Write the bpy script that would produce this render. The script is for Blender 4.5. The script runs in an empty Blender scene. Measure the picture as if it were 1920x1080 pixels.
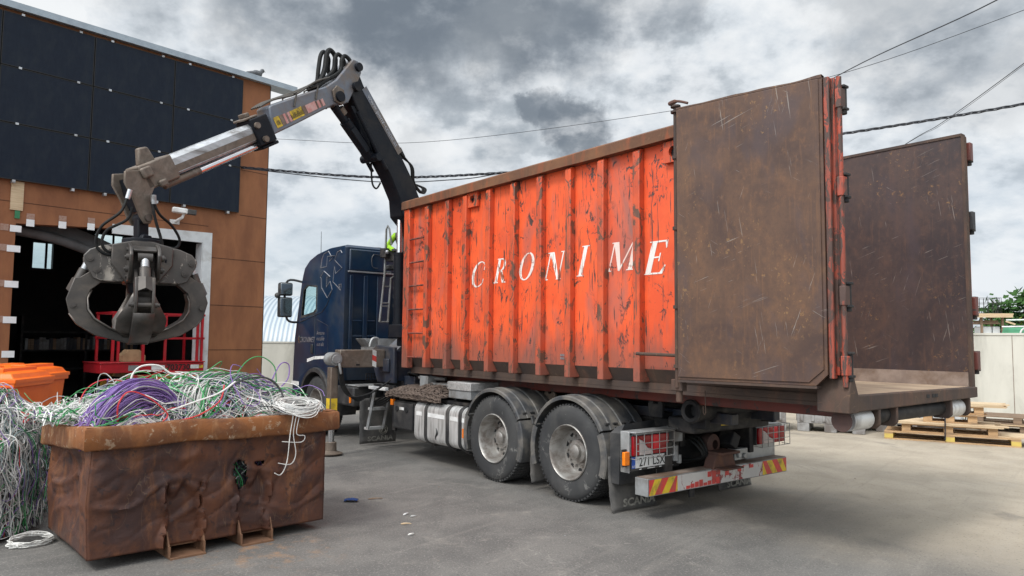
import bpy, bmesh, math, random
from mathutils import Vector, Matrix, noise as mnoise
from mathutils.geometry import tessellate_polygon
R = random.Random(7)
SC = bpy.context.scene
COL = SC.collection
rad = math.radians

# ------------------------------------------------------------------ materials
def nn(nt, t, ins=None, **at):
    n = nt.nodes.new('ShaderNode' + t)
    for k, v in at.items(): setattr(n, k, v)
    for k, v in (ins or {}).items():
        s = n.inputs[k]
        if isinstance(v, bpy.types.NodeSocket): nt.links.new(v, s)
        else: s.default_value = v
    return n
def c4(c): return (c[0], c[1], c[2], 1.0) if len(c) == 3 else c
def objco(nt, st=(1, 1, 1)):
    tc = nn(nt, 'TexCoord')
    return nn(nt, 'VectorMath', {0: tc.outputs['Object'], 1: st}, operation='MULTIPLY').outputs[0]
def noi(nt, vec, scale, detail=4, rough=.55, dist=0.):
    return nn(nt, 'TexNoise', {'Vector': vec, 'Scale': scale, 'Detail': detail, 'Roughness': rough, 'Distortion': dist}).outputs['Fac']
def step(nt, f, a, b):
    return nn(nt, 'MapRange', {'Value': f, 'From Min': a, 'From Max': b, 'To Min': 0., 'To Max': 1.}, interpolation_type='SMOOTHSTEP').outputs[0]
def mth(nt, op, a, b=0.): return nn(nt, 'Math', {0: a, 1: b}, operation=op).outputs[0]
def mix(nt, f, a, b):
    n = nt.nodes.new('ShaderNodeMix'); n.data_type = 'RGBA'
    for i, v in ((0, f), (6, a), (7, b)):
        s = n.inputs[i]
        if isinstance(v, bpy.types.NodeSocket): nt.links.new(v, s)
        elif i == 0: s.default_value = v
        else: s.default_value = c4(v)
    return n.outputs[2]
def newmat(name):
    m = bpy.data.materials.new(name); m.use_nodes = True
    nt = m.node_tree; return m, nt, nt.nodes['Principled BSDF']
def setb(nt, b, col=None, rough=None, metal=None, bump=None, bs=.3, bd=.01, spec=None):
    for k, v in (('Base Color', col), ('Roughness', rough), ('Metallic', metal), ('Specular IOR Level', spec)):
        if v is None: continue
        if isinstance(v, bpy.types.NodeSocket): nt.links.new(v, b.inputs[k])
        else: b.inputs[k].default_value = c4(v) if k == 'Base Color' else v
    if bump is not None:
        bn = nn(nt, 'Bump', {'Height': bump, 'Strength': bs, 'Distance': bd})
        nt.links.new(bn.outputs[0], b.inputs['Normal'])
def mat(name, c1, c2=None, scale=6, rough=.6, metal=0., bs=.15, st=(1, 1, 1), dirt=None, da=.5, ds=3., spec=.4, bd=.01):
    """two-tone noisy surface with an optional layer of dirt in patches"""
    m, nt, b = newmat(name)
    v = objco(nt, st)
    c2 = c2 or tuple(x * .7 for x in c1)
    n1 = noi(nt, v, scale, 6, .6)
    col = mix(nt, step(nt, n1, .35, .68), c1, c2)
    if dirt:
        d = step(nt, noi(nt, v, ds, 7, .65, .4), .5 - .25 * da, .85 - .3 * da)
        col = mix(nt, d, col, dirt)
    setb(nt, b, col, rough, metal, n1, bs, bd, spec)
    return m
def worn(name, c1, c2, under, smudge, thr=.64, scr=.012, streak=.66, rough=.5, smax=.6, bot=0.):
    """old paint: chips, curved scratches, vertical scrapes, grey smudges"""
    m, nt, b = newmat(name)
    v = objco(nt)
    base = mix(nt, step(nt, noi(nt, v, 2.2, 5, .6), .35, .65), c1, c2)
    sm = mth(nt, 'MULTIPLY', step(nt, noi(nt, objco(nt, (1, 1.2, .45)), 1.5, 5, .6, .5), .5, .74), smax)
    base = mix(nt, sm, base, smudge)
    area = step(nt, noi(nt, v, 1.1, 3), .36, .62)
    band = mth(nt, 'ABSOLUTE', mth(nt, 'SUBTRACT', noi(nt, objco(nt, (1, 1, .7)), 3.6, 5, .62, .8), .5))
    s1 = mth(nt, 'MULTIPLY', mth(nt, 'SUBTRACT', 1., step(nt, band, scr * .3, scr)), step(nt, noi(nt, v, 4.3, 2), .52, .6))
    s2 = step(nt, noi(nt, objco(nt, (1, 9, .75)), 4.5, 4, .6, .25), streak, streak + .025)
    s2 = mth(nt, 'MULTIPLY', s2, step(nt, noi(nt, v, 1.7, 2), .42, .55))
    ch = step(nt, noi(nt, objco(nt, (1, 1, .55)), 8, 6, .68, .9), thr, thr + .03)
    ch2 = step(nt, noi(nt, objco(nt, (1, 1, .8)), 34, 3, .6, .4), .72, .75)
    s3 = step(nt, noi(nt, objco(nt, (1, 11, .38)), 2.6, 5, .65, .12), streak + .01, streak + .04)
    s3 = mth(nt, 'MULTIPLY', s3, step(nt, noi(nt, v, 1.3, 2), .45, .55))
    s2 = mth(nt, 'MAXIMUM', s2, s3)
    msk = mth(nt, 'MAXIMUM', mth(nt, 'MAXIMUM', mth(nt, 'MULTIPLY', s1, area), s2), mth(nt, 'MAXIMUM', ch, mth(nt, 'MULTIPLY', ch2, .8)))
    if bot:      # splashed grime along the lower edge
        sp = nn(nt, 'SeparateXYZ', {0: v}).outputs[2]
        gz = mth(nt, 'ADD', sp, mth(nt, 'MULTIPLY', mth(nt, 'SUBTRACT', noi(nt, objco(nt, (1, 2.5, .5)), 3., 6, .65), .5), .9))
        base = mix(nt, mth(nt, 'MULTIPLY', mth(nt, 'SUBTRACT', 1., step(nt, gz, bot * .45, bot)), .72), base, (.17, .085, .065))
    und = mix(nt, noi(nt, v, 14, 3), under, tuple(x * 1.9 for x in under))
    col = mix(nt, msk, base, und)
    setb(nt, b, col, rough, 0., mth(nt, 'SUBTRACT', 1., msk), .25, .004)
    return m
def plate(name, cols, scr=(.3, .27, .24), rough=.55, sc=1.):
    """steel sheet darkened by rust, with bright fine scratches"""
    m, nt, b = newmat(name)
    v = objco(nt)
    n1 = noi(nt, v, 1.3 * sc, 7, .62, .6); n2 = noi(nt, objco(nt, (1, 1, .6)), 5 * sc, 6, .65, .3)
    col = mix(nt, step(nt, n1, .33, .66), cols[0], cols[1])
    n3 = noi(nt, objco(nt, (1, 1, .7)), 17 * sc, 6, .7, .2)
    col = mix(nt, mth(nt, 'MULTIPLY', step(nt, n2, .45, .78), .42), col, cols[2])
    col = mix(nt, mth(nt, 'MULTIPLY', step(nt, n3, .5, .72), .45), col, cols[2])
    col = mix(nt, mth(nt, 'MULTIPLY', step(nt, n3, .5, .3), .5), col, cols[1])
    pur = step(nt, noi(nt, objco(nt, (1, 1, .5)), 1.9, 4, .6, .8), .5, .68)
    col = mix(nt, mth(nt, 'MULTIPLY', pur, .55), col, (.068, .052, .058))
    strk = step(nt, noi(nt, objco(nt, (9, 9, .5)), 3.0, 5, .65, .2), .55, .72)
    col = mix(nt, mth(nt, 'MULTIPLY', strk, .4), col, cols[2])
    fine = noi(nt, v, 45, 3, .7)
    col = mix(nt, mth(nt, 'MULTIPLY', step(nt, fine, .55, .75), .35), col, cols[1])
    tot = None      # straight scrapes in a few directions, in clusters
    for ang, sc_, th, ms, lo in ((.35, 2.2, .675, 2.1, .50), (-.6, 3.1, .69, 2.9, .52), (1.25, 2.6, .68, 2.4, .50), (1.7, 1.6, .67, 1.7, .47)):
        rv = nn(nt, 'VectorRotate', {'Vector': v, 'Angle': ang}, rotation_type='X_AXIS').outputs[0]
        rv = nn(nt, 'VectorMath', {0: rv, 1: (1, 1.0, 34)}, operation='MULTIPLY').outputs[0]
        q = mth(nt, 'MULTIPLY', step(nt, noi(nt, rv, sc_, 3, .6, .05), th, th + .02), step(nt, noi(nt, v, ms, 3, .6), lo, lo + .1))
        tot = q if tot is None else mth(nt, 'MAXIMUM', tot, q)
    col = mix(nt, mth(nt, 'MULTIPLY', tot, .62), col, scr)
    yl = mth(nt, 'MULTIPLY', step(nt, noi(nt, v, 24, 4, .7), .58, .68), step(nt, noi(nt, v, 1.6, 2), .52, .64))
    col = mix(nt, mth(nt, 'MULTIPLY', yl, .55), col, (.30, .17, .07))
    setb(nt, b, col, rough, .15, n2, .2, .006, .35)
    return m
def rusty(name, cols, rough=.75, sc=1., bs=.35, fl=.62):
    m, nt, b = newmat(name)
    v = objco(nt)
    n1 = noi(nt, v, 2.0 * sc, 8, .62, .5); n2 = noi(nt, v, 9 * sc, 8, .7, .3); n3 = noi(nt, objco(nt, (1, 1, .3)), 6 * sc, 5, .6, .6)
    col = mix(nt, step(nt, n1, .36, .64), cols[0], cols[1])
    col = mix(nt, mth(nt, 'MULTIPLY', step(nt, n3, .5, .7), .6), col, cols[2])
    col = mix(nt, mth(nt, 'MULTIPLY', step(nt, n2, fl, fl + .06), .65), col, cols[3])
    wp = mth(nt, 'ABSOLUTE', mth(nt, 'SUBTRACT', noi(nt, objco(nt, (1, 1, .4)), 5, 3, .5, 1.), .5))
    col = mix(nt, mth(nt, 'MULTIPLY', mth(nt, 'MULTIPLY', mth(nt, 'SUBTRACT', 1., step(nt, wp, .002, .008)), step(nt, n1, .5, .6)), .18), col, (.36, .23, .13))
    setb(nt, b, col, rough, .1, n2, bs, .012, .3)
    return m
def emis(name, c, s=1.):
    m, nt, b = newmat(name)
    setb(nt, b, (0, 0, 0), .5); b.inputs['Emission Color'].default_value = c4(c); b.inputs['Emission Strength'].default_value = s
    return m

MT = {}
MT['orange'] = worn('orange_paint', (.82, .118, .033), (.70, .088, .026), (.045, .030, .026), (.27, .125, .105), .605, .024, .605, .5, .95, .85)
MT['orange_rib'] = worn('orange_rib_paint', (.66, .098, .03), (.50, .075, .03), (.09, .045, .03), (.22, .10, .075), .55, .03, .60, .55, .8, .62)
MT['orange_edge'] = worn('orange_edge_paint', (.40, .062, .03), (.22, .05, .03), (.05, .028, .022), (.16, .075, .055), .50, .04, .54, .6, .8)
MT['red_rail'] = worn('red_rail_paint', (.16, .030, .02), (.085, .026, .02), (.03, .022, .02), (.08, .04, .035), .58)
MT['rail_rust'] = rusty('top_rail_rust', [(.20, .095, .05), (.13, .065, .04), (.32, .09, .04), (.09, .055, .04)])
MT['door'] = plate('door_steel', [(.125, .070, .045), (.070, .042, .034), (.20, .100, .050)])
MT['liner'] = plate('liner_steel', [(.075, .052, .047), (.042, .033, .035), (.125, .070, .050)])
MT['kick'] = mat('dusty_steel', (.30, .24, .20), (.2, .155, .13), 5, .8, dirt=(.14, .09, .06))
MT['cfloor'] = mat('dusty_floor', (.46, .35, .24), (.34, .25, .17), 4, .9, st=(3, .6, 1), dirt=(.25, .18, .13))
MT['under'] = rusty('underside_steel', [(.06, .045, .04), (.09, .06, .045), (.13, .07, .05), (.16, .10, .07)])
MT['skip'] = rusty('skip_rust', [(.125, .050, .028), (.058, .031, .027), (.215, .088, .038), (.036, .025, .026)], .5, 1.2, .6, .56)
MT['rim'] = rusty('rim_rust', [(.255, .098, .034), (.15, .062, .03), (.36, .20, .10), (.42, .31, .21)], .7, 1.6, .5, .575)
MT['pocket'] = rusty('pocket_rust', [(.22, .12, .07), (.15, .08, .05), (.27, .16, .10), (.10, .055, .04)])
MT['navy'] = mat('navy_paint', (.005, .019, .046), (.007, .026, .060), 3, .28, 0, .02, dirt=(.035, .045, .06), da=.25, ds=2, spec=.5)
MT['navyd'] = mat('navy_frame_paint', (.014, .022, .042), (.03, .035, .045), 5, .5, dirt=(.07, .06, .055), da=.5)
MT['black'] = mat('black_plastic', (.018, .019, .021), (.03, .031, .033), 6, .55, dirt=(.075, .07, .066), da=.45)
MT['blackd'] = mat('dark_void_steel', (.012, .012, .013), (.02, .02, .021), 6, .7)
MT['chassis'] = mat('chassis_steel', (.011, .012, .015), (.024, .023, .023), 6, .6, dirt=(.065, .058, .052), da=.35, ds=5, spec=.25)
MT['fender'] = mat('dusty_fender_plastic', (.045, .048, .053), (.085, .085, .085), 4, .62, st=(1, 1, 1), dirt=(.17, .155, .135), da=.5, ds=4)
MT['tyre'] = worn('tyre_rubber', (.028, .029, .031), (.05, .05, .05), (.13, .127, .12), (.085, .082, .076), .66, .018, .72, .85, .7)
MT['rimsteel'] = mat('wheel_steel', (.42, .41, .39), (.3, .285, .265), 7, .42, .55, .1, dirt=(.16, .13, .11), da=.4, ds=6)
MT['flap'] = mat('mudflap_rubber', (.05, .05, .05), (.085, .082, .078), 3, .75, dirt=(.14, .13, .12), da=.4)
MT['flaptext'] = mat('faded_print', (.27, .26, .23), (.14, .135, .12), 18, .8)
MT['tank'] = mat('dull_aluminium', (.74, .74, .73), (.60, .60, .59), 3, .45, .5, .05, st=(1, 3, .4), dirt=(.25, .24, .23), da=.35, ds=4)
MT['alu'] = mat('tread_aluminium', (.6, .6, .59), (.42, .42, .41), 30, .45, .5, .5, dirt=(.25, .24, .23), da=.3)
MT['greybox'] = mat('grey_steel', (.27, .28, .285), (.2, .2, .2), 6, .5, dirt=(.12, .11, .1))
MT['chrome'] = mat('chrome_rod', (.75, .76, .78), (.62, .63, .65), 5, .16, .95, .02)
MT['steel'] = mat('worn_steel_tube', (.58, .60, .63), (.44, .45, .46), 5, .34, .6, .1, st=(.6, 2, 2), dirt=(.13, .115, .10), da=.45, ds=3)
MT['crane'] = mat('crane_grey_paint', (.13, .15, .19), (.17, .185, .21), 4, .42, .2, .05, dirt=(.16, .125, .10), da=.5, ds=2.6)
MT['craned'] = mat('crane_dark_paint', (.005, .007, .012), (.010, .012, .017), 5, .5, 0, .05, dirt=(.022, .02, .02), da=.2, spec=.2)
MT['mud'] = mat('mud_brown_steel', (.165, .128, .10), (.095, .078, .066), 5, .55, .35, .15, dirt=(.24, .20, .165), da=.35, ds=5)
MT['grap'] = mat('grapple_steel', (.066, .060, .056), (.10, .09, .083), 3, .40, .5, .06, dirt=(.15, .125, .105), da=.22, ds=4)
MT['grapw'] = worn('grapple_worn_paint', (.06, .053, .048), (.085, .074, .066), (.27, .24, .205), (.15, .13, .11), .66, .01, .60, .42)
MT['hose'] = mat('hose_rubber', (.010, .011, .012), (.02, .02, .019), 9, .6, spec=.2)
MT['dusthose'] = mat('dusty_hose', (.09, .078, .064), (.05, .046, .042), 9, .6)
MT['white'] = mat('white_paint', (.78, .78, .77), (.66, .66, .65), 5, .5, dirt=(.4, .38, .35), da=.2)
MT['letter'] = worn('letter_paint', (.80, .78, .74), (.74, .71, .66), (.20, .07, .04), (.72, .30, .2), .57, .03, .58, .55, .6)
MT['silver'] = mat('silver_foil', (.36, .36, .38), (.28, .28, .30), 5, .3, .5)
MT['glass'] = None
MT['mirror'] = mat('mirror_glass', (.30, .36, .40), (.34, .40, .44), 2, .08, .9, .0)
MT['red'] = mat('red_lens', (.36, .006, .012), (.25, .005, .01), 8, .2, 0, .03)
MT['redb'] = mat('bright_red_lens', (.8, .015, .03), (.7, .012, .025), 8, .2, 0, .03)
MT['clear'] = mat('clear_lens', (.6, .52, .5), (.5, .44, .43), 8, .2)
MT['amber'] = mat('amber_lens', (.85, .22, .01), (.7, .16, .01), 8, .25)
MT['yellow'] = mat('yellow_sticker', (.72, .50, .03), (.6, .42, .03), 9, .5, dirt=(.2, .15, .05), da=.3, ds=9)
MT['redrefl'] = mat('red_reflective', (.66, .06, .05), (.5, .05, .045), 9, .4, dirt=(.3, .1, .08), da=.3, ds=7)
MT['pink'] = mat('faded_red_sticker', (.50, .22, .20), (.55, .36, .33), 12, .5)
MT['bumper'] = worn('worn_bumper_print', (.58, .56, .53), (.5, .48, .46), (.17, .03, .03), (.4, .36, .34), .58, .012, .60)
MT['galv'] = mat('galvanised_steel', (.42, .43, .43), (.32, .33, .33), 6, .5, .4, .1, dirt=(.2, .19, .18), da=.4)
MT['pwhite'] = mat('plate_white', (.74, .75, .74), (.68, .69, .68), 9, .45)
MT['pblue'] = mat('plate_blue', (.02, .09, .42), (.02, .08, .36), 9, .4)
MT['ink'] = mat('black_ink', (.012, .012, .013), (.02, .02, .02), 9, .5)
MT['net'] = mat('rope_net', (.14, .105, .085), (.08, .06, .05), 12, .95, dirt=(.2, .15, .12), da=.3)
MT['rustpart'] = rusty('hitch_rust', [(.12, .06, .045), (.08, .05, .045), (.2, .09, .05), (.06, .045, .04)])
MT['wood'] = mat('pallet_wood', (.56, .37, .20), (.43, .27, .14), 5, .85, 0, .25, st=(.7, 6, 6), dirt=(.27, .19, .12), da=.3)
MT['woodold'] = mat('old_pallet_wood', (.26, .18, .12), (.17, .12, .085), 5, .9, 0, .3, st=(.7, 6, 6))
MT['woody'] = mat('yellow_block_wood', (.62, .47, .12), (.5, .36, .12), 5, .85, 0, .2)
MT['plank'] = mat('pale_plank', (.60, .47, .31), (.47, .34, .21), 4, .85, 0, .2, st=(.6, 8, 8))
MT['gplast'] = mat('grey_plastic_crate', (.38, .38, .38), (.27, .27, .265), 5, .6, dirt=(.16, .14, .13), da=.45)
MT['wplast'] = mat('white_plastic_tank', (.66, .68, .68), (.55, .57, .57), 3, .5)
MT['wall'] = mat('cream_wall_paint', (.62, .60, .53), (.54, .525, .46), 1.2, .8, 0, .05, dirt=(.40, .385, .335), da=.35, ds=1.5, st=(1, 1, .25))
MT['facade'] = mat('brown_board', (.30, .122, .052), (.235, .094, .042), 3, .7, 0, .12, st=(1, 1, .35), dirt=(.19, .072, .032), da=.4, ds=1.6)
MT['seam'] = mat('dark_seam', (.06, .028, .016), (.045, .02, .012), 6, .9)
MT['solar'] = mat('solar_glass', (.0045, .0095, .021), (.0065, .0125, .025), 9, .42, 0, .03, st=(2, 2, .8), dirt=(.012, .018, .028), da=.3, ds=3, spec=.22)
MT['trim'] = mat('roof_trim', (.36, .42, .47), (.3, .35, .4), 6, .4, .3)
MT['wframe'] = mat('white_door_frame', (.66, .68, .69), (.58, .6, .61), 4, .6, dirt=(.45, .44, .42), da=.25)
MT['tape'] = mat('white_tape', (.80, .81, .82), (.72, .73, .74), 9, .5)
MT['tapeclear'] = mat('grey_tape_mark', (.36, .24, .19), (.3, .17, .12), 30, .6)
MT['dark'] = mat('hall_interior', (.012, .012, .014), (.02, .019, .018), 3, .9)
MT['ductm'] = mat('grey_curtain', (.13, .13, .135), (.09, .09, .09), 4, .6)
MT['redp'] = mat('red_machine_paint', (.42, .012, .02), (.32, .012, .018), 5, .4, dirt=(.2, .03, .03), da=.3)
MT['yelp'] = mat('yellow_machine_paint', (.62, .36, .03), (.4, .24, .04), 6, .5, dirt=(.12, .09, .06), da=.5)
MT['obin'] = mat('orange_plastic', (.95, .17, .012), (.86, .14, .01), 3, .42, 0, .03)
MT['card'] = mat('cardboard', (.42, .27, .15), (.33, .2, .11), 6, .9)
MT['bark'] = mat('bark', (.10, .08, .06), (.06, .05, .04), 9, .9)
MT['leaf'] = mat('green_leaves', (.055, .12, .035), (.028, .062, .02), 4, .9, spec=.05)
MT['leafy'] = mat('yellow_green_leaves', (.17, .20, .035), (.10, .14, .03), 4, .9, spec=.05)
MT['hangar'] = None
MT['greenp'] = mat('green_sheet', (.03, .17, .075), (.05, .25, .12), 3, .5)
MT['lime'] = mat('hi_vis_cloth', (.30, .55, .02), (.25, .48, .02), 9, .8)
MT['skin'] = mat('skin', (.55, .33, .24), (.5, .29, .2), 9, .5)
MT['helmet'] = mat('dark_teal_cap', (.01, .05, .05), (.015, .06, .06), 9, .4)
MT['bird'] = mat('pigeon_feathers', (.14, .15, .16), (.07, .075, .085), 25, .7)
MT['wire'] = mat('wire_black', (.016, .018, .026), (.022, .024, .03), 9, .5)
MT['blue'] = mat('blue_rag', (.02, .06, .2), (.015, .04, .14), 9, .8)
MT['cw'] = mat('white_cable', (.70, .69, .66), (.56, .55, .52), 9, .45, bs=0)
MT['cl'] = mat('light_grey_cable', (.44, .44, .43), (.36, .36, .35), 9, .45, bs=0)
MT['cg'] = mat('green_cable', (.05, .30, .09), (.04, .22, .08), 9, .45, bs=0)
MT['cp'] = mat('purple_cable', (.26, .16, .41), (.19, .115, .33), 9, .42, bs=0)
MT['ck'] = mat('black_cable', (.035, .037, .042), (.05, .05, .055), 9, .45, bs=0)
MT['cr'] = mat('red_cable', (.60, .05, .055), (.5, .035, .04), 9, .45, bs=0)
MT['ct'] = mat('teal_grey_cable', (.20, .27, .27), (.16, .22, .22), 9, .45, bs=0)
MT['core'] = mat('cable_mass', (.07, .07, .08), (.16, .16, .16), 20, .8, bs=.6, st=(2, 1, 1), dirt=(.1, .16, .11), ds=12)
def _glass():
    m, nt, b = newmat('tinted_glass')
    out = nt.nodes['Material Output']
    t = nn(nt, 'BsdfTransparent', {'Color': (.90, .975, .975, 1)}); g = nn(nt, 'BsdfGlossy', {'Roughness': .02, 'Color': (.8, .9, .9, 1)})
    mx = nn(nt, 'MixShader', {0: .07, 1: t.outputs[0], 2: g.outputs[0]})
    nt.links.new(mx.outputs[0], out.inputs[0]); return m
MT['glass'] = _glass()
def _hangar():
    m, nt, b = newmat('ribbed_roof_sheet')
    v = objco(nt)
    w = nn(nt, 'TexWave', {'Vector': v, 'Scale': 1.05, 'Distortion': 0., 'Detail': 0.}, wave_type='BANDS', bands_direction='X').outputs['Fac']
    col = mix(nt, step(nt, w, .3, .8), (.40, .44, .47), (.24, .29, .34))
    setb(nt, b, col, .45, .1, w, .5, .03); return m
MT['hangar'] = _hangar()
def _asphalt():
    m, nt, b = newmat('yard_surface')
    tc = nn(nt, 'TexCoord'); v = tc.outputs['Object']
    sx = nn(nt, 'SeparateXYZ', {0: v})
    big = noi(nt, v, .33, 7, .6, .8); mid = noi(nt, v, 1.3, 8, .65, .4); fine = noi(nt, v, 55, 3, .7); spk = noi(nt, v, 130, 1)
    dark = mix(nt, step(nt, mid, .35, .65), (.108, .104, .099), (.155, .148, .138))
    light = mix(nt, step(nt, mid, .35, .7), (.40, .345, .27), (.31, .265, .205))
    # paler beige towards the right and the back, darker grey in front, noisy border
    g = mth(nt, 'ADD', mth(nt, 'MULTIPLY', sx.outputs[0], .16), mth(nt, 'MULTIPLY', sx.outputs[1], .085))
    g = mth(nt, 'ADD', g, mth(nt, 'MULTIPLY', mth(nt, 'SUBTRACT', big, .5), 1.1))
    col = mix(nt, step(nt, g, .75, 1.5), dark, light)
    st = step(nt, noi(nt, nn(nt, 'VectorMath', {0: v, 1: (1, .45, 1)}, operation='MULTIPLY').outputs[0], .9, 6, .6, 1.2), .56, .72)
    col = mix(nt, mth(nt, 'MULTIPLY', st, .45), col, (.085, .082, .080))
    du = step(nt, noi(nt, v, 2.1, 8, .7, .6), .56, .72)
    col = mix(nt, mth(nt, 'MULTIPLY', du, .35), col, (.33, .30, .26))
    col = mix(nt, mth(nt, 'MULTIPLY', step(nt, fine, .52, .72), .6), col, (.34, .32, .29))
    pit = noi(nt, v, 38, 2, .6)
    col = mix(nt, mth(nt, 'MULTIPLY', step(nt, pit, .60, .70), .5), col, (.05, .048, .045))
    trk = noi(nt, nn(nt, 'VectorMath', {0: nn(nt, 'VectorRotate', {'Vector': v, 'Angle': -.9}, rotation_type='Z_AXIS').outputs[0], 1: (.25, 5, 1)}, operation='MULTIPLY').outputs[0], 1.1, 5, .6, .3)
    col = mix(nt, mth(nt, 'MULTIPLY', step(nt, trk, .58, .74), .2), col, (.075, .072, .068))
    col = mix(nt, mth(nt, 'MULTIPLY', step(nt, trk, .44, .32), .1), col, (.36, .33, .29))
    col = mix(nt, mth(nt, 'MULTIPLY', step(nt, spk, .68, .74), .55), col, (.46, .44, .41))
    # rust stains by the skip
    rs = nn(nt, 'VectorMath', {0: v, 1: (-2.0, 6.1, 0)}, operation='DISTANCE').outputs['Value']
    rm = mth(nt, 'MULTIPLY', mth(nt, 'SUBTRACT', 1., step(nt, rs, .15, .9)), step(nt, noi(nt, v, 5, 6, .7), .5, .66))
    col = mix(nt, mth(nt, 'MULTIPLY', rm, .6), col, (.33, .19, .10))
    # cracks
    ck = mth(nt, 'ABSOLUTE', mth(nt, 'SUBTRACT', noi(nt, v, .55, 6, .6, .6), .5))
    col = mix(nt, mth(nt, 'MULTIPLY', mth(nt, 'SUBTRACT', 1., step(nt, ck, .0004, .0016)), .35), col, (.34, .32, .29))
    setb(nt, b, col, .82, 0, mth(nt, 'ADD', mth(nt, 'MULTIPLY', fine, .6), mid), .35, .012, .25)
    return m
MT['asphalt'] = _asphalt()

# ------------------------------------------------------------------ geometry helpers
class MB:
    def __init__(s): s.v = []; s.f = []; s.m = []; s.i = 0
    def add(s, vs, fs):
        o = len(s.v); s.v += [Vector(p) for p in vs]
        for f in fs: s.f.append([o + k for k in f]); s.m.append(s.i)
        return s
    def box(s, a, b, R_=None, c=None):
        x0, y0, z0 = a; x1, y1, z1 = b
        vs = [Vector(p) for p in ((x0, y0, z0), (x1, y0, z0), (x1, y1, z0), (x0, y1, z0), (x0, y0, z1), (x1, y0, z1), (x1, y1, z1), (x0, y1, z1))]
        if R_ is not None:
            c = Vector(c) if c else sum(vs, Vector()) / 8
            vs = [c + R_ @ (p - c) for p in vs]
        return s.add(vs, [(0, 3, 2, 1), (4, 5, 6, 7), (0, 1, 5, 4), (1, 2, 6, 5), (2, 3, 7, 6), (3, 0, 4, 7)])
    def beam(s, p, q, w, h, up=(0, 0, 1)):
        """a square bar from p to q"""
        p = Vector(p); q = Vector(q); d = (q - p).normalized(); up = Vector(up)
        if abs(d.dot(up)) > .98: up = Vector((1, 0, 0))
        a = d.cross(up).normalized(); b = a.cross(d)
        vs = [e + a * (w / 2 * i) + b * (h / 2 * j) for e in (p, q) for i, j in ((-1, -1), (1, -1), (1, 1), (-1, 1))]
        return s.add(vs, [(0, 3, 2, 1), (4, 5, 6, 7), (0, 1, 5, 4), (1, 2, 6, 5), (2, 3, 7, 6), (3, 0, 4, 7)])
    def cyl(s, p, q, r, r2=None, n=14, caps=True):
        return s.tube([p, q], [r, r if r2 is None else r2], n, caps)
    def tube(s, pts, r, n=6, caps=True, closed=False):
        pts = [Vector(p) for p in pts]; m = len(pts)
        rs = r if isinstance(r, (list, tuple)) else [r] * m
        d = (pts[1] - pts[0]).normalized()
        u = d.orthogonal().normalized(); o = len(s.v)
        for k, p in enumerate(pts):
            if closed: t = pts[(k + 1) % m] - pts[k - 1]
            else: t = pts[min(k + 1, m - 1)] - pts[max(k - 1, 0)]
            if t.length < 1e-9: t = d
            t.normalize(); u = u - t * u.dot(t)
            if u.length < 1e-6: u = t.orthogonal()
            u.normalize(); w = t.cross(u)
            for j in range(n):
                a = 2 * math.pi * (j + .5) / n
                s.v.append(p + (u * math.cos(a) + w * math.sin(a)) * rs[k])
        for k in range(m if closed else m - 1):
            for j in range(n):
                a = o + k * n + j; b = o + k * n + (j + 1) % n; k2 = (k + 1) % m
                s.f.append([a, b, o + k2 * n + (j + 1) % n, o + k2 * n + j]); s.m.append(s.i)
        if caps and not closed:
            s.f.append([o + j for j in range(n)][::-1]); s.m.append(s.i)
            s.f.append([o + (m - 1) * n + j for j in range(n)]); s.m.append(s.i)
        return s
    def prism(s, poly, ax, a, b, holes=()):
        """poly in the two other axes, extruded along axis ax from a to b"""
        def P(u, v, w): return {'x': (w, u, v), 'y': (u, w, v), 'z': (u, v, w)}[ax]
        loops = [list(poly)] + [list(h) for h in holes]
        flat = [p for l in loops for p in l]; n = len(flat)
        tris = tessellate_polygon([[Vector((p[0], p[1], 0)) for p in l] for l in loops])
        vs = [P(p[0], p[1], a) for p in flat] + [P(p[0], p[1], b) for p in flat]
        fs = [tuple(t) for t in tris] + [tuple(n + k for k in t[::-1]) for t in tris]
        o = 0
        for l in loops:
            m = len(l)
            for k in range(m):
                i, j = o + k, o + (k + 1) % m
                fs.append((i, j, n + j, n + i))
            o += m
        return s.add(vs, fs)
    def lathe(s, prof, c, ax='x', n=32, a0=0., a1=2 * math.pi, close=False):
        """prof = (radius, offset along the axis)"""
        c = Vector(c); full = abs(a1 - a0) > 6.28; m = len(prof); o = len(s.v); K = n if full else n + 1
        for k in range(K):
            a = a0 + (a1 - a0) * k / n; ca, sa = math.cos(a), math.sin(a)
            for r, h in prof:
                s.v.append(c + Vector({'x': (h, r * ca, r * sa), 'y': (r * ca, h, r * sa), 'z': (r * ca, r * sa, h)}[ax]))
        for k in range(n):
            k2 = (k + 1) % K
            for j in range(m if close else m - 1):
                j2 = (j + 1) % m
                s.f.append([o + k * m + j, o + k2 * m + j, o + k2 * m + j2, o + k * m + j2]); s.m.append(s.i)
        if close and not full:
            s.f.append([o + j for j in range(m)]); s.m.append(s.i); s.f.append([o + n * m + j for j in range(m)][::-1]); s.m.append(s.i)
        return s
    def disc(s, c, r, ax, n=16): 
        c = Vector(c); vs = []
        for k in range(n):
            a = 2 * math.pi * k / n; ca, sa = math.cos(a) * r, math.sin(a) * r
            vs.append(c + Vector({'x': (0, ca, sa), 'y': (ca, 0, sa), 'z': (ca, sa, 0)}[ax]))
        return s.add(vs, [tuple(range(n))])
    def sheet(s, g):
        """g = rows of points"""
        o = len(s.v); w = len(g[0])
        for r in g: s.v += [Vector(p) for p in r]
        for i in range(len(g) - 1):
            for j in range(w - 1):
                s.f.append([o + i * w + j, o + i * w + j + 1, o + (i + 1) * w + j + 1, o + (i + 1) * w + j]); s.m.append(s.i)
        return s
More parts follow.
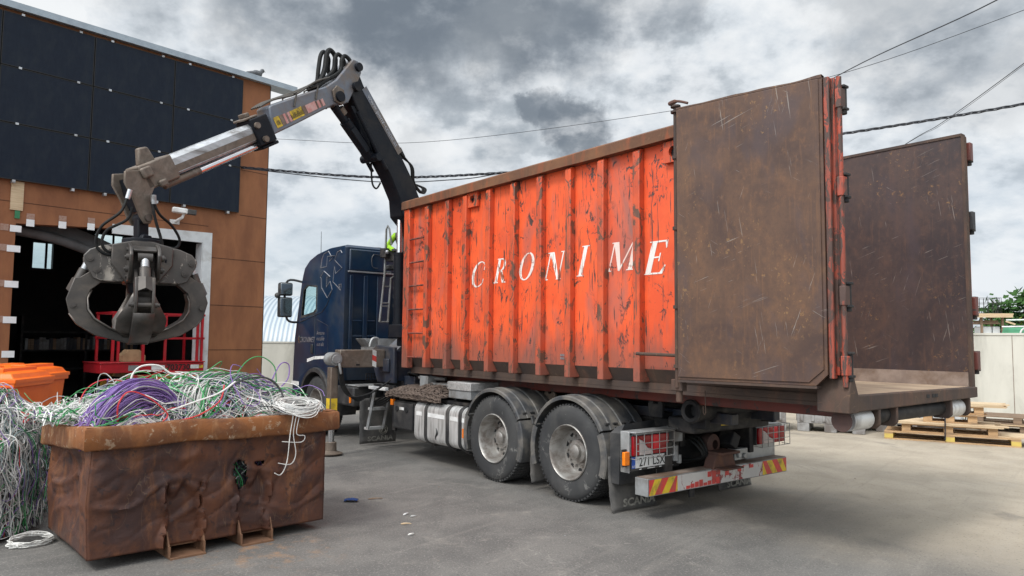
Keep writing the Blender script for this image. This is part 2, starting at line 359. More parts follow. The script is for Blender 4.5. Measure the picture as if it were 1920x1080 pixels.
    def sphere(s, c, r, n=12, sc=(1, 1, 1)):
        pr = [(max(1e-4, math.sin(math.pi * k / n)) * r, -math.cos(math.pi * k / n) * r) for k in range(n + 1)]
        t = MB().lathe(pr, (0, 0, 0), 'z', n * 2); c = Vector(c)
        return s.add([c + Vector((p.x * sc[0], p.y * sc[1], p.z * sc[2])) for p in t.v], t.f)
    def text(s, body, h, o, xd, up, shear=0., ext=.002, bold=0., cx=True, wide=1.):
        """flat lettering standing on a surface; o = middle of the line's base"""
        cu = bpy.data.curves.new('t', 'FONT'); cu.body = body; cu.size = 1.; cu.shear = shear; cu.offset = bold; cu.resolution_u = 3
        cu.align_x = 'CENTER' if cx else 'LEFT'
        ob = bpy.data.objects.new('t', cu); COL.objects.link(ob)
        me = ob.to_mesh(); xd = Vector(xd).normalized(); up = Vector(up).normalized(); nr = xd.cross(up); o = Vector(o)
        k = h / .72
        vs = [o + xd * (p.co.x * k * wide) + up * (p.co.y * k) + nr * ext for p in me.vertices]
        fs = [tuple(p.vertices) for p in me.polygons]
        s.add(vs, fs); ob.to_mesh_clear(); bpy.data.objects.remove(ob); bpy.data.curves.remove(cu)
        return s
    def xf(s, M):
        s.v = [M @ p for p in s.v]; return s
BASE = {}
class Frame:
    def __init__(s, o=(0, 0, 0), yaw=0.): s.o = Vector(o); s.yaw = yaw; s.M = Matrix.Translation(s.o) @ Matrix.Rotation(yaw, 4, 'Z')
    def w(s, p): return s.M @ Vector(p)
WORLD = Frame()
def meta(o, label=None, cat=None, group=None, kind=None):
    for k, v in (('label', label), ('category', cat), ('group', group), ('kind', kind)):
        if v: o[k] = v
def thing(fr, base, name, label, cat, group=None):
    o = bpy.data.objects.new(name, None); COL.objects.link(o)
    o.matrix_world = fr.M @ Matrix.Translation(Vector(base)); o.empty_display_size = .2
    BASE[o] = Vector(base); meta(o, label, cat, group); return o
def mesh(mb, name, mats, base, smooth=True, ang=40, recalc=True):
    me = bpy.data.meshes.new(name)
    me.from_pydata([p - base for p in mb.v], [], mb.f)
    for m in (mats if isinstance(mats, (list, tuple)) else [mats]): me.materials.append(MT[m] if isinstance(m, str) else m)
    me.polygons.foreach_set('material_index', mb.m)
    if recalc:
        bm = bmesh.new(); bm.from_mesh(me); bmesh.ops.recalc_face_normals(bm, faces=bm.faces); bm.to_mesh(me); bm.free()
    if smooth:
        me.polygons.foreach_set('use_smooth', [True] * len(me.polygons)); me.set_sharp_from_angle(angle=rad(ang))
    me.update(); return me
def bevel(o, w, seg=2):
    b = o.modifiers.new('bevel', 'BEVEL'); b.width = w; b.segments = seg; b.limit_method = 'ANGLE'; b.angle_limit = rad(40)
    return o
def part(mb, name, mats, par, bev=0., label=None, kind=None, **k):
    root = par
    while root.parent: root = root.parent
    o = bpy.data.objects.new(name, mesh(mb, name, mats, BASE[root], **k)); COL.objects.link(o); o.parent = par
    if bev: bevel(o, bev)
    meta(o, label, kind=kind); return o
def parts(mb, name, mats, par, **k):
    """one part for each connected piece of the mesh"""
    root = list(range(len(mb.v)))
    def find(a):
        while root[a] != a: root[a] = root[root[a]]; a = root[a]
        return a
    for f in mb.f:
        for q in f[1:]: root[find(q)] = find(f[0])
    groups = {}
    for i, f in enumerate(mb.f): groups.setdefault(find(f[0]), []).append(i)
    for fs in groups.values():
        m = MB(); mp = {}
        for i in fs:
            for q in mb.f[i]:
                if q not in mp: mp[q] = len(m.v); m.v.append(mb.v[q])
            m.f.append([mp[q] for q in mb.f[i]]); m.m.append(mb.m[i])
        mi = m.m[0]; mm = mats[mi] if isinstance(mats, (list, tuple)) else mats
        m.m = [0] * len(m.m); part(m, name, mm, par, **k)
def solo(fr, base, mb, name, mats, label=None, cat=None, group=None, kind=None, bev=0., **k):
    o = bpy.data.objects.new(name, mesh(mb, name, mats, Vector(base), **k)); COL.objects.link(o)
    o.matrix_world = fr.M @ Matrix.Translation(Vector(base)); BASE[o] = Vector(base)
    if bev: bevel(o, bev)
    meta(o, label, cat, group, kind); return o
def dup(o, par=None, M=None, label=None):
    c = o.copy(); COL.objects.link(c)
    if par is not None: c.parent = par
    if M is not None: c.matrix_world = M
    if label: c['label'] = label
    for ch in [x for x in bpy.data.objects if x.parent == o]: dup(ch, c)
    return c
def arc(c, r, a0, a1, n, ax='y'):
    return [Vector(c) + Vector({'x': (0, r * math.cos(a), r * math.sin(a)), 'y': (r * math.cos(a), 0, r * math.sin(a)), 'z': (r * math.cos(a), r * math.sin(a), 0)}[ax])
            for a in [rad(a0 + (a1 - a0) * k / n) for k in range(n + 1)]]
def spline(pts, n=8):
    """Catmull-Rom through the points"""
    pts = [Vector(p) for p in pts]; out = []
    for i in range(len(pts) - 1):
        p0 = pts[max(i - 1, 0)]; p1 = pts[i]; p2 = pts[i + 1]; p3 = pts[min(i + 2, len(pts) - 1)]
        for k in range(n):
            t = k / n
            out.append(.5 * ((2 * p1) + (p2 - p0) * t + (2 * p0 - 5 * p1 + 4 * p2 - p3) * t * t + (3 * p1 - p0 - 3 * p2 + p3) * t ** 3))
    return out + [pts[-1]]

# ------------------------------------------------------------------ camera, light, sky
CAMH = 1.7347
cam = bpy.data.cameras.new('camera'); cam.lens = 25.555; cam.sensor_width = 36; cam.clip_end = 2000; cam.clip_start = .1
co = bpy.data.objects.new('camera', cam); COL.objects.link(co)
co.matrix_world = Matrix.Translation((0, 0, CAMH)) @ Matrix.Rotation(rad(90) + .0709, 4, 'X') @ Matrix.Rotation(.009, 4, 'Z')
SC.camera = co
SUN_AZ, SUN_EL = 222., 52.      # compass degrees clockwise from +Y, elevation
sd = Vector((math.sin(rad(SUN_AZ)) * math.cos(rad(SUN_EL)), math.cos(rad(SUN_AZ)) * math.cos(rad(SUN_EL)), math.sin(rad(SUN_EL))))
sl = bpy.data.lights.new('sun', 'SUN'); sl.energy = 2.2; sl.angle = rad(14); sl.color = (1, .96, .9)
so = bpy.data.objects.new('sun', sl); COL.objects.link(so); so.rotation_euler = (-sd).to_track_quat('-Z', 'Y').to_euler(); so.location = sd * 60
def sky():
    W = bpy.data.worlds.new('World'); SC.world = W; W.use_nodes = True; nt = W.node_tree
    bg = nt.nodes['Background']
    tc = nn(nt, 'TexCoord'); d = nn(nt, 'VectorMath', {0: tc.outputs['Generated']}, operation='NORMALIZE').outputs[0]
    sx = nn(nt, 'SeparateXYZ', {0: d}); z = mth(nt, 'MAXIMUM', sx.outputs[2], 0.)
    den = mth(nt, 'ADD', z, .42)
    pl = nn(nt, 'CombineXYZ', {0: mth(nt, 'DIVIDE', sx.outputs[0], den), 1: mth(nt, 'DIVIDE', sx.outputs[1], den), 2: 3.7}).outputs[0]
    n1 = noi(nt, pl, 3.4, 11, .57, 0.); n2 = noi(nt, pl, 9.0, 9, .58, 0.)
    # turbulence for cloud edges
    nv = nn(nt, 'TexNoise', {'Vector': d, 'Scale': 9., 'Detail': 7., 'Roughness': .62}).outputs['Color']
    nv = nn(nt, 'VectorMath', {0: nv, 1: (.5, .5, .5)}, operation='SUBTRACT').outputs[0]
    nv = nn(nt, 'VectorMath', {0: nv, 'Scale': .16}, operation='SCALE').outputs[0]
    dd = nn(nt, 'VectorMath', {0: nn(nt, 'VectorMath', {0: d, 1: nv}, operation='ADD').outputs[0]}, operation='NORMALIZE').outputs[0]
    def blob(az, el, r, soft=.5):
        v = (math.sin(rad(az)) * math.cos(rad(el)), math.cos(rad(az)) * math.cos(rad(el)), math.sin(rad(el)))
        dt = nn(nt, 'VectorMath', {0: dd, 1: v}, operation='DOT_PRODUCT').outputs['Value']
        return step(nt, dt, math.cos(rad(r)), math.cos(rad(r * soft)))
    def union(L):
        m = None
        for b in L:
            q = mth(nt, 'MULTIPLY', blob(*b[:4]), b[4])
            m = q if m is None else mth(nt, 'MAXIMUM', m, q)
        return m
    mixv = mth(nt, 'ADD', mth(nt, 'MULTIPLY', n1, .62), mth(nt, 'MULTIPLY', n2, .38))
    r = nn(nt, 'ValToRGB', {0: mixv}); e = r.color_ramp.elements
    e[0].position = .345; e[0].color = (.36, .41, .46, 1); e[1].position = .545; e[1].color = (.90, .925, .945, 1)
    q = e.new(.42); q.color = (.50, .55, .60, 1); q = e.new(.475); q.color = (.72, .77, .82, 1)
    col = r.outputs[0]
    dark = union([(-9, 26, 9.5, .35, .9), (-2, 26.5, 9, .35, .9), (5, 25.5, 6.5, .3, .8), (-17, 27, 9, .4, .7), (2.2, 17.8, 2.2, .6, .75), (5, 16.6, 3.6, .55, .85), (12, 25, 4, .4, .5), (30, 21, 7, .3, .5), (35, 17, 5, .3, .42), (-8, 14.5, 3.5, .2, .35), (28, 27, 6, .3, .45), (-30, 30, 10, .3, .6)])
    dark = mth(nt, 'MULTIPLY', dark, mth(nt, 'SUBTRACT', 1.12, mth(nt, 'MULTIPLY', step(nt, n2, .42, .72), .5)))
    dark = mth(nt, 'MINIMUM', dark, 1.)
    col = mix(nt, dark, col, mix(nt, step(nt, n1, .4, .62), (.18, .215, .26), (.27, .305, .345)))
    brt = union([(-18, 9, 7, .2, .6), (6, 12.5, 6, .2, .5), (-14, 18, 5, .2, .6), (-3, 16, 5, .2, .45), (13, 21, 6, .2, .5), (-16, 12, 4, .2, .6), (23, 24, 3, .2, .5), (1, 20, 3, .2, .35)])
    col = mix(nt, mth(nt, 'MULTIPLY', brt, step(nt, n2, .38, .6)), col, (.86, .88, .90))
    # clear blue between the clouds low down, from the Nishita sky
    sk = nn(nt, 'TexSky', sky_type='NISHITA', sun_disc=False, sun_elevation=rad(SUN_EL), sun_rotation=rad(SUN_AZ))
    skc = nn(nt, 'VectorMath', {0: sk.outputs[0], 'Scale': .10}, operation='SCALE').outputs[0]
    low = mth(nt, 'SUBTRACT', 1., step(nt, z, .02, .26))
    blue = mth(nt, 'MULTIPLY', low, step(nt, mth(nt, 'SUBTRACT', 1., n1), .40, .62))
    blue = mth(nt, 'MULTIPLY', blue, .75)
    lowc = mix(nt, .45, skc, (.55, .68, .80))
    col = mix(nt, blue, col, lowc)
    col = mix(nt, mth(nt, 'MULTIPLY', mth(nt, 'SUBTRACT', 1., step(nt, z, .03, .30)), .45), col, (.76, .825, .885))
    # brightness added to the unseen sky around the sun, to lift the foreground
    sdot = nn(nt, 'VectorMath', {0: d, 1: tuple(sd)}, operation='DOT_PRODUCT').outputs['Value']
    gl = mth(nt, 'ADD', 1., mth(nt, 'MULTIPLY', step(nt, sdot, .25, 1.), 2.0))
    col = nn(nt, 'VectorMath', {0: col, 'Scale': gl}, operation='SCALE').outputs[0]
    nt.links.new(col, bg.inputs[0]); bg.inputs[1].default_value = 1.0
sky()
SC.view_settings.view_transform = 'Standard'; SC.view_settings.look = 'None'; SC.view_settings.exposure = 0.; SC.view_settings.gamma = 1
SC.view_settings.use_curve_mapping = False
SC.cycles.max_bounces = 8; SC.cycles.transparent_max_bounces = 12

# ------------------------------------------------------------------ ground
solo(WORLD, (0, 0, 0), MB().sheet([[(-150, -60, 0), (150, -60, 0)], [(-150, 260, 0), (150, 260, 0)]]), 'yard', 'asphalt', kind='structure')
# ------------------------------------------------------------------ brown building with the doorway
FA = Frame((-5.81, 17.0, 0), math.atan2(.755, .656))     # x along the facade (to the right corner = 0), y into the building
def build_hall():
    H = 7.72; DL, DR, DT = -5.02, -1.32, 4.02            # doorway (outer edge of the white frame on the right)
    t = thing(FA, (0, 0, 0), 'workshop_building', 'brown panelled workshop with an open doorway and black panels on its front', 'building')
    m = MB().prism([(-14, 0), (DL, 0), (DL, 3.78), (DR, DT), (DR, 0), (0, 0), (0, H), (-14, H)], 'y', 0, .25)
    part(m, 'wall', 'facade', t)
    # board seams on the right hand strip and above the door
    m = MB()
    for z in (.44, 1.45, 2.44, 3.49): m.box((DR + .01, -.004, z - .006), (-.003, .004, z + .006))
    m.box((-.66, -.004, 4.52), (-.003, .004, 4.532)); m.box((-.7, -.004, 5.57), (-.003, .004, 5.58))
    m.box((-14, -.004, 4.17), (-1.4, .004, 4.18)); m.box((DL - .35, -.004, .1), (DL - .345, .004, 4.1))
    part(m, 'panel_seams', 'seam', t, smooth=False)
    part(MB().box((-.012, -.003, 0), (.006, .2, H)), 'corner_trim', 'seam', t)
    part(MB().box((-14, -.14, H + .003), (.62, .30, H + .09)).box((-14, -.165, H - .015), (.62, -.143, H + .11)), 'roof_edge', 'trim', t)
    part(MB().box((-14, .31, H - .1), (-.02, 5.6, H + .06)).box((-.27, .253, 0), (-.02, 5.6, H - .103)), 'roof', 'seam', t)
    # the dark hall behind the door
    m = MB()
    def wallh(y, a, b, z0, z1, holes): m.prism([(a, z0), (b, z0), (b, z1), (a, z1)], 'y', y, y + .1, holes)
    hole = lambda x0, x1, z0, z1: [(x0, z0), (x1, z0), (x1, z1), (x0, z1)]
    BY = 5.5
    wins = [(-3.21, -2.76, 3.43, 4.08), (-1.80, -1.07, 4.02, 4.46)]
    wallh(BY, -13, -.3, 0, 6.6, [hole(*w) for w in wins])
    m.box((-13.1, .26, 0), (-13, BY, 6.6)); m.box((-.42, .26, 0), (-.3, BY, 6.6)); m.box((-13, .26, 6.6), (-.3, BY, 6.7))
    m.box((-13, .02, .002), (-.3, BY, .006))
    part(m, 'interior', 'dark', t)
    for w in wins:
        f = MB(); xm = w[0] + (w[1] - w[0]) * .6
        f.box((w[0] - .05, BY - .03, w[2] - .06), (w[1] + .05, BY - .003, w[2])); f.box((w[0] - .05, BY - .03, w[3]), (w[1] + .05, BY - .003, w[3] + .06))
        for x in (w[0] - .05, xm, w[1]): f.box((x, BY - .033, w[2] + .003), (x + .05, BY - .006, w[3] - .003))
        fo = part(f, 'window', 'blackd', t)
        part(MB().box((w[0], BY + .03, w[2]), (w[1], BY + .04, w[3])), 'pane', 'glass', fo)
    # shelving with files and a brace deep inside the hall
    m = MB()
    for z in (.9, 1.35, 1.8): m.box((-3.6, 4.6, z), (-.8, 5.0, z + .04))
    for x in (-3.6, -2.2, -.86): m.box((x, 4.62, 0), (x + .05, 4.98, 2.2))
    part(m, 'shelf', 'chassis', t)
    m = MB(); x = -3.5
    while x < -.95:
        w = R.uniform(.05, .09); m.i = R.randrange(3); m.box((x, 4.63, 1.394), (x + w * .92, 4.9, 1.39 + R.uniform(.24, .33))); x += w
    part(m, 'binders', ['greybox', 'navyd', 'woodold'], t)
    # white frame around the right part of the opening
    m = MB()
    FL = -3.38
    m.prism([(DR - .20, 0), (DR + .004, 0), (DR + .004, DT + .01), (FL, 3.975), (FL, 3.78), (DR - .20, 3.79)], 'y', -.035, .0 - .003)
    m.box((DR - .215, -.03, 0), (DR - .203, .26, 3.79)); 
    part(m, 'door_frame', 'wframe', t, bev=.006)
    # rolled curtain hanging askew in the top of the doorway
    pts = spline([(-4.98, .45, 3.72), (-4.3, .48, 3.64), (-3.7, .5, 3.48), (-3.15, .52, 3.28)], 6)
    m = MB().tube(pts, .1, 12)
    m.sheet([[p + Vector((0, .05 * k, .05 + .16 * k)) for p in pts] for k in (0, 1, 2)])
    part(m, 'door_curtain', 'ductm', t)
    # tape squares along the raw left edge and lintel
    m = MB(); m2 = MB()
    for k, z in enumerate((.72, 1.33, 1.95, 2.6, 3.25, 3.62)):
        m.box((DL - .10 + R.uniform(-.03, .03), -.012, z), (DL + .09, -.003, z + .12))
        if k > 1: m2.box((DL - .24, -.007, z + .01), (DL - .11, -.0025, z + .13))
    for x in (-4.86, -4.33, -3.83):
        zb = 3.74 + (x - DL) * .055; m.box((x, -.012, zb), (x + .13, -.003, zb + .13)); m2.box((x, -.007, zb + .134), (x + .13, -.0025, zb + .24))
    parts(m, 'tape_square', 'tape', t, smooth=False); parts(m2, 'tape_residue', 'tapeclear', t, smooth=False)
    b = part(MB().box((-5.13, -.03, 4.02), (-4.93, -.003, 4.55)), 'patch_board', 'plank', t)
    part(MB().box((-5.05, -.02, 3.87), (-4.97, -.003, 4.015)), 'green_tape', 'greenp', t)
    return t
build_hall()
def solar():
    rows = ('top row', 'middle row', 'bottom row')
    xs = [-6.98, -5.43, -3.885, -2.31, -.745]; zs = [(6.645, 7.64), (5.602, 6.636), (4.56, 5.593)]
    cols = ('cut by the photo edge', 'first full column', 'second full column', 'nearest the building corner')
    first = None
    for i in range(3):
        for j in range(4):
            x0, x1 = xs[j] + .007, xs[j + 1] - .007; z0, z1 = zs[i]
            z1 -= .004
            lab = 'black solar panel on the brown wall, %s, %s' % (rows[i], cols[j])
            t = thing(FA, (x0, -.1, z0), 'solar_panel', lab, 'solar panel', 'solar panels on the brown wall')
            part(MB().box((x0 + .012, -.10, z0 + .012), (x1 - .012, -.062, z1 - .012)), 'solar_glass', 'solar', t, smooth=False)
            m = MB()
            for a, b in (((x0, z0), (x1, z0 + .012)), ((x0, z1 - .012), (x1, z1)), ((x0, z0 + .012), (x0 + .012, z1 - .012)), ((x1 - .012, z0 + .012), (x1, z1 - .012))):
                m.box((a[0], -.104, a[1]), (b[0], -.06, b[1]))
            part(m, 'frame', 'ink', t, smooth=False)
            e = .002 * ((i + j) % 2); part(MB().box((x0 - .012, -.05 - e, z0 - .012 if i < 2 else z0 + .01), (x1 + .012, -.012 + e, z1 + .012 if i else z1 - .01)), 'back_rail', 'ink', t, smooth=False)
            for x in (x0 + .28, x1 - .28):
                m = MB().box((x, -.115, z1 - .012), (x + .05, -.004, z1 + .026))
                if i == 2: m.box((x, -.112, z0 - .055), (x + .05, -.004, z0 - .003))
                part(m, 'clamp', 'steel', t, smooth=False)
solar()
def cctv():
    t = thing(FA, (-2.07, 0, 4.2), 'security_camera', 'white bullet security camera on the brown wall above the white door frame', 'camera')
    part(MB().box((-2.25, -.03, 4.13), (-2.05, -.003, 4.22)).cyl((-2.14, -.02, 4.18), (-2.1, -.26, 4.25), .03).cyl((-2.1, -.26, 4.24), (-2.08, -.27, 4.34), .028), 'bracket', 'white', t)
    part(MB().beam((-2.32, -.27, 4.39), (-2.03, -.335, 4.376), .12, .11), 'camera_body', 'white', t, bev=.02)
    part(MB().beam((-2.03, -.334, 4.376), (-1.86, -.372, 4.366), .115, .105), 'lens_hood', 'black', t, bev=.01)
cctv()
def pigeon():
    t = MB(); c = Vector((-.42, -.1, 7.89))
    t.sphere(c, .1, 10, (1.25, .75, .8)); t.sphere(c + Vector((.13, 0, .1)), .05, 8); t.tube([c + Vector((.07, 0, .03)), c + Vector((.12, 0, .09))], [.06, .04], 8)
    t.tube([c + Vector((-.08, 0, -.01)), c + Vector((-.26, 0, -.05))], [.06, .03], 8); t.cyl(c + Vector((.17, 0, .1)), c + Vector((.215, 0, .09)), .012, .003, 6)
    for y in (-.03, .03): t.cyl(c + Vector((0, y, -.06)), c + Vector((.01, y, -.095)), .008, n=5)
    solo(FA, (-.42, -.1, 7.8), t, 'pigeon', 'bird', 'grey pigeon perched on the roof edge near the building corner', 'bird')
pigeon()
def lift():
    X0, X1, Y0, Y1 = -3.52, -1.45, -.14, .75
    t = thing(FA, (-2.4, .3, 0), 'scissor_lift', 'red scissor lift numbered 703730 parked in the doorway', 'scissor lift')
    m = MB().box((X0, Y0, 1.0), (X1, Y1, 1.19))
    m.box((X0 - .02, Y0 - .02, 1.19), (X1 + .02, Y1 + .02, 1.215))
    d = part(m, 'platform', 'redp', t, bev=.01)
    m = MB().text('703730', .12, (-2.0, Y0 - .001, 1.04), (1, 0, 0), (0, 0, 1), bold=.03, ext=.003)
    part(m, 'number', 'ink', d, smooth=False)
    m = MB().box((-2.55, Y0 - .003, 1.05), (-2.28, Y0 - .0005, 1.14)).box((-1.74, Y0 - .003, 1.06), (-1.56, Y0 - .0005, 1.14)); m.i = 1
    m.box((-1.55, Y0 - .003, 1.07), (-1.47, Y0 - .0005, 1.13)); m.i = 2; m.box((-3.0, Y0 - .003, 1.04), (-2.8, Y0 - .0005, 1.15))
    parts(m, 'sticker', ['white', 'yellow', 'greybox'], d, smooth=False)
    m = MB()
    for y in (Y0 + .03, Y1 - .03):
        for x in (X0 + .22, X0 + .32, -2.72, -2.28, -1.60, -1.5) if y < 0 else (X0 + .22, -2.4, -1.5): m.beam((x, y, 1.21), (x, y, 2.2), .045, .045)
        for z in (1.7, 2.2): m.beam((X0 + .18, y, z), (X1, y, z), .045, .045)
    for x in (X0 + .22, X1 - .02):
        for z in (1.7, 2.2): m.beam((x, Y0 + .03, z), (x, Y1 - .03, z), .045, .045)
    part(m, 'guard_rail', 'redp', t, smooth=False)
    for s, y in ((1, Y0 + .1), (-1, Y0 + .2), (1, Y1 - .2), (-1, Y1 - .1)):
        for k in range(3):
            z = .36 + .21 * k; a, b = (X0 + .3, X1 - .25) if s > 0 else (X1 - .25, X0 + .3)
            part(MB().beam((a, y, z), (b, y, z + .2), .06, .09), 'scissor_arm', 'yelp', t, smooth=False)
    part(MB().box((X0 + .1, Y0 + .05, .16), (X1 - .1, Y1 - .05, .36)).box((X0 + .5, Y0, .2), (-2.4, Y0 + .05, .95)), 'base', 'redp', t, bev=.015)
    for x in (X0 + .4, X1 - .4):
        for y in (Y0 + .1, Y1 - .1): part(MB().cyl((x, y - .06, .17), (x, y + .06, .17), .17, n=20), 'wheel', 'tyre', t)
    m = MB().prism([(-3.05, 1.22), (-2.62, 1.22), (-2.62, 1.34), (-2.74, 1.46), (-2.93, 1.46), (-3.05, 1.34)], 'y', .0, .3)
    solo(FA, (-2.85, .15, 1.22), m, 'cardboard_box', 'card', 'small brown cardboard box standing on the red scissor lift platform', 'box')
lift()

# ------------------------------------------------------------------ orange wheeled bins
def bin_(x, y, yaw, label):
    F = Frame((x, y, 0), yaw)
    t = thing(F, (0, 0, 0), 'waste_bin', label, 'bin', 'orange waste bins by the doorway')
    W, D, H = .68, .5, 1.12
    rows = []
    for z, k in ((.2, .86), (.6, .93), (H - .06, .98), (H - .06, 1.04), (H, 1.04)):
        rows.append([(sx * W * k, sy * D * k, z) for sx, sy in ((-1, -1), (1, -1), (1, 1), (-1, 1), (-1, -1))])
    m = MB().sheet(rows); m.add(rows[0][:4], [(0, 1, 2, 3)])
    for x0 in (-.34, 0, .34): m.box((x0 - .05, -D * .97 - .02, .28), (x0 + .05, -D * .94, 1.0))
    part(m, 'body', 'obin', t, ang=30, bev=.012)
    m = MB(); rows = []
    for z, k in ((H, 1.06), (H + .05, 1.06), (H + .052, 1.0), (H + .12, .93), (H + .17, .6), (H + .18, .1)):
        rows.append([(sx * W * k, sy * D * k, z) for sx, sy in ((-1, -1), (1, -1), (1, 1), (-1, 1), (-1, -1))])
    m.sheet(rows); m.add(rows[-1][:4], [(0, 1, 2, 3)])
    for x0 in (-.42, 0, .42): m.box((x0 - .1, -D * .85, H + .09), (x0 + .1, D * .85, H + .185))
    part(m, 'lid', 'obin', t, ang=30, bev=.01)
    part(MB().box((.3, -D * 1.065 - .002, H + .012), (.47, -D * 1.06, H + .045)), 'lid_label', 'tape', t, smooth=False)
    for s in (-1, 1):
        part(MB().tube([(s * .5 - .16, -D * 1.03, H - .11), (s * .5 - .16, -D * 1.03 - .06, H - .11), (s * .5 + .16, -D * 1.03 - .06, H - .11), (s * .5 + .16, -D * 1.03, H - .11)], .014, 6), 'handle', 'black', t)
    part(MB().box((-.12, -D * 1.03 - .015, H - .2), (.12, -D * 1.01, H - .07)), 'latch_plate', 'greybox', t)
    for sx in (-1, 1):
        for sy in (-1, 1): part(MB().cyl((sx * .5 - .03, sy * .36, .1), (sx * .5 + .03, sy * .36, .1), .1, n=14), 'castor', 'black', t)
bin_(-7.10, 9.75, rad(8), 'orange wheeled waste bin at the left edge, in front of the other bin')
bin_(-7.62, 10.95, rad(8), 'orange wheeled waste bin behind the front one, with a white sticker on its lid')

# ------------------------------------------------------------------ far background
def wall_run(a, b, h, name, label, th=.2):
    a = Vector(a); b = Vector(b); L = (b - a).length; F = Frame((a.x, a.y, 0), math.atan2(b.y - a.y, b.x - a.x))
    t = thing(F, (0, 0, 0), name, label, 'wall')
    part(MB().box((0, 0, 0), (L, th, h)), 'panel', 'wall', t, smooth=False)
    x = 1.2
    while x < L:
        part(MB().box((x, -.004, .02), (x + .012, .0, h - .01)), 'joint', 'kick', t, smooth=False); x += 2.4
    part(MB().box((-.01, -.02, h + .002), (L + .01, th + .02, h + .05)), 'coping', 'wall', t, smooth=False)
    return F
FW = wall_run((1.5, 25.2), (15.5, 11.8), 1.93, 'boundary_wall', 'cream painted boundary wall behind the pallets, topped by green sheeting')
wall_run((-13, 24.5), (2, 25.5), 1.55, 'yard_wall', 'cream painted wall between the brown building and the truck cab')
solo(FW, (11.0, -.05, 0), MB().box((10.98, -.10, 0), (11.06, -.02, 1.3)), 'fence_post', 'greybox', 'grey metal post standing against the cream wall', 'post')
def hangar():
    F = Frame((-24, 55, 0), rad(4))
    t = thing(F, (0, 0, 0), 'arched_hangar', 'pale arched hangar with a ribbed metal roof behind the cab', 'building')
    n = 24; m = MB(); r = [[(x, -7.5 * math.cos(math.pi * k / n), .3 + 4.6 * math.sin(math.pi * k / n)) for k in range(n + 1)] for x in (-14, 15)]
    m.sheet(r); part(m, 'roof', 'hangar', t)
    for x in (-13.98, 14.98): part(MB().prism([(-7.4 * math.cos(math.pi * k / n), .3 + 4.5 * math.sin(math.pi * k / n)) for k in range(n + 1)], 'x', x - .02, x), 'end_wall', 'wall', t)
    part(MB().box((11.0, -6.1, 2.5), (12.4, -5.5, 3.3)), 'roof_window', 'white', t)
hangar()
def rack():
    F = Frame((18.25, 28.8, 0), rad(-12))
    t = thing(F, (0, 0, 0), 'storage_rack', 'timber and steel storage rack stacked with boards behind the cream wall', 'rack')
    for x, y in ((.32, 0), (1.06, 0), (.32, 1), (1.06, 1)): part(MB().beam((x, y, 0), (x, y, 2.82), .075, .075), 'post', 'woodold', t)
    for a, b in (((-.1, -.2, 2.83), (1.36, 1.2, 2.87)), ((.0, -.15, 2.875), (1.40, 1.1, 2.93)), ((-.1, -.24, 2.77), (1.34, -.12, 2.825))): part(MB().box(a, b), 'top_board', 'plank', t, smooth=False)
    part(MB().box((.2, .05, 2.52), (1.0, 1.0, 2.58)).box((.36, .1, 2.585), (.95, .9, 2.66)), 'lower_board', 'woodold', t, smooth=False)
    part(MB().beam((1.1, -.2, 2.62), (1.42, -.2, 2.50), .05, .06), 'loose_board', 'plank', t, smooth=False)
    for x0, x1 in ((.38, .72), (.76, 1.02)): part(MB().box((x0, .1, 1.5), (x1, .9, 2.42)), 'tote', 'wplast', t, bev=.03)
    t2 = thing(F, (.6, .5, 2.935), 'wire_cage', 'empty galvanised wire cage standing on top of the storage rack', 'cage')
    m = MB(); X0, X1, Y0, Y1, Z1 = .12, 1.05, .0, .85, 3.55
    for k in range(7):
        x = X0 + (X1 - X0) * k / 6
        for y in (Y0, Y1): m.beam((x, y, 2.935), (x, y, Z1), .011, .011)
        y = Y0 + (Y1 - Y0) * k / 6
        for x in (X0, X1): m.beam((x, y, 2.935), (x, y, Z1), .011, .011)
    for z in (2.95, 3.15, 3.35, Z1):
        for y in (Y0, Y1): m.beam((X0, y, z), (X1, y, z), .013, .013)
        for x in (X0, X1): m.beam((x, Y0, z), (x, Y1, z), .013, .013)
    part(m, 'mesh', 'chassis', t2, smooth=False)
rack()
def green():
    F = Frame((14.0, 19.0, 0), rad(-38))
    t = thing(F, (0, 0, 0), 'covered_container', 'green sheeted container with bent white tube rails showing above the cream wall', 'container')
    part(MB().box((-1, 0, 0), (7, 2.2, 2.02)), 'body', 'greenp', t)
    part(MB().prism([(0, 2.03), (2.2, 2.03), (1.6, 2.22), (.5, 2.2)], 'x', -1, 7), 'cover', 'greenp', t)
    for k in range(7):
        x = -.6 + k * 1.05
        part(MB().tube(spline([(x, -.02, 1.95), (x + .05, .0, 2.12), (x + .25, .02, 2.2), (x + .6, .1, 2.2)], 5), .022, 6), 'tube_bow', 'white', t)
    part(MB().tube([(-1, .1, 2.2), (3, .12, 2.25), (7, .1, 2.2)], .022, 6).tube([(-1, 1.6, 2.42), (3, 1.55, 2.46), (7, 1.5, 2.40)], .025, 6), 'rail', 'white', t)
green()
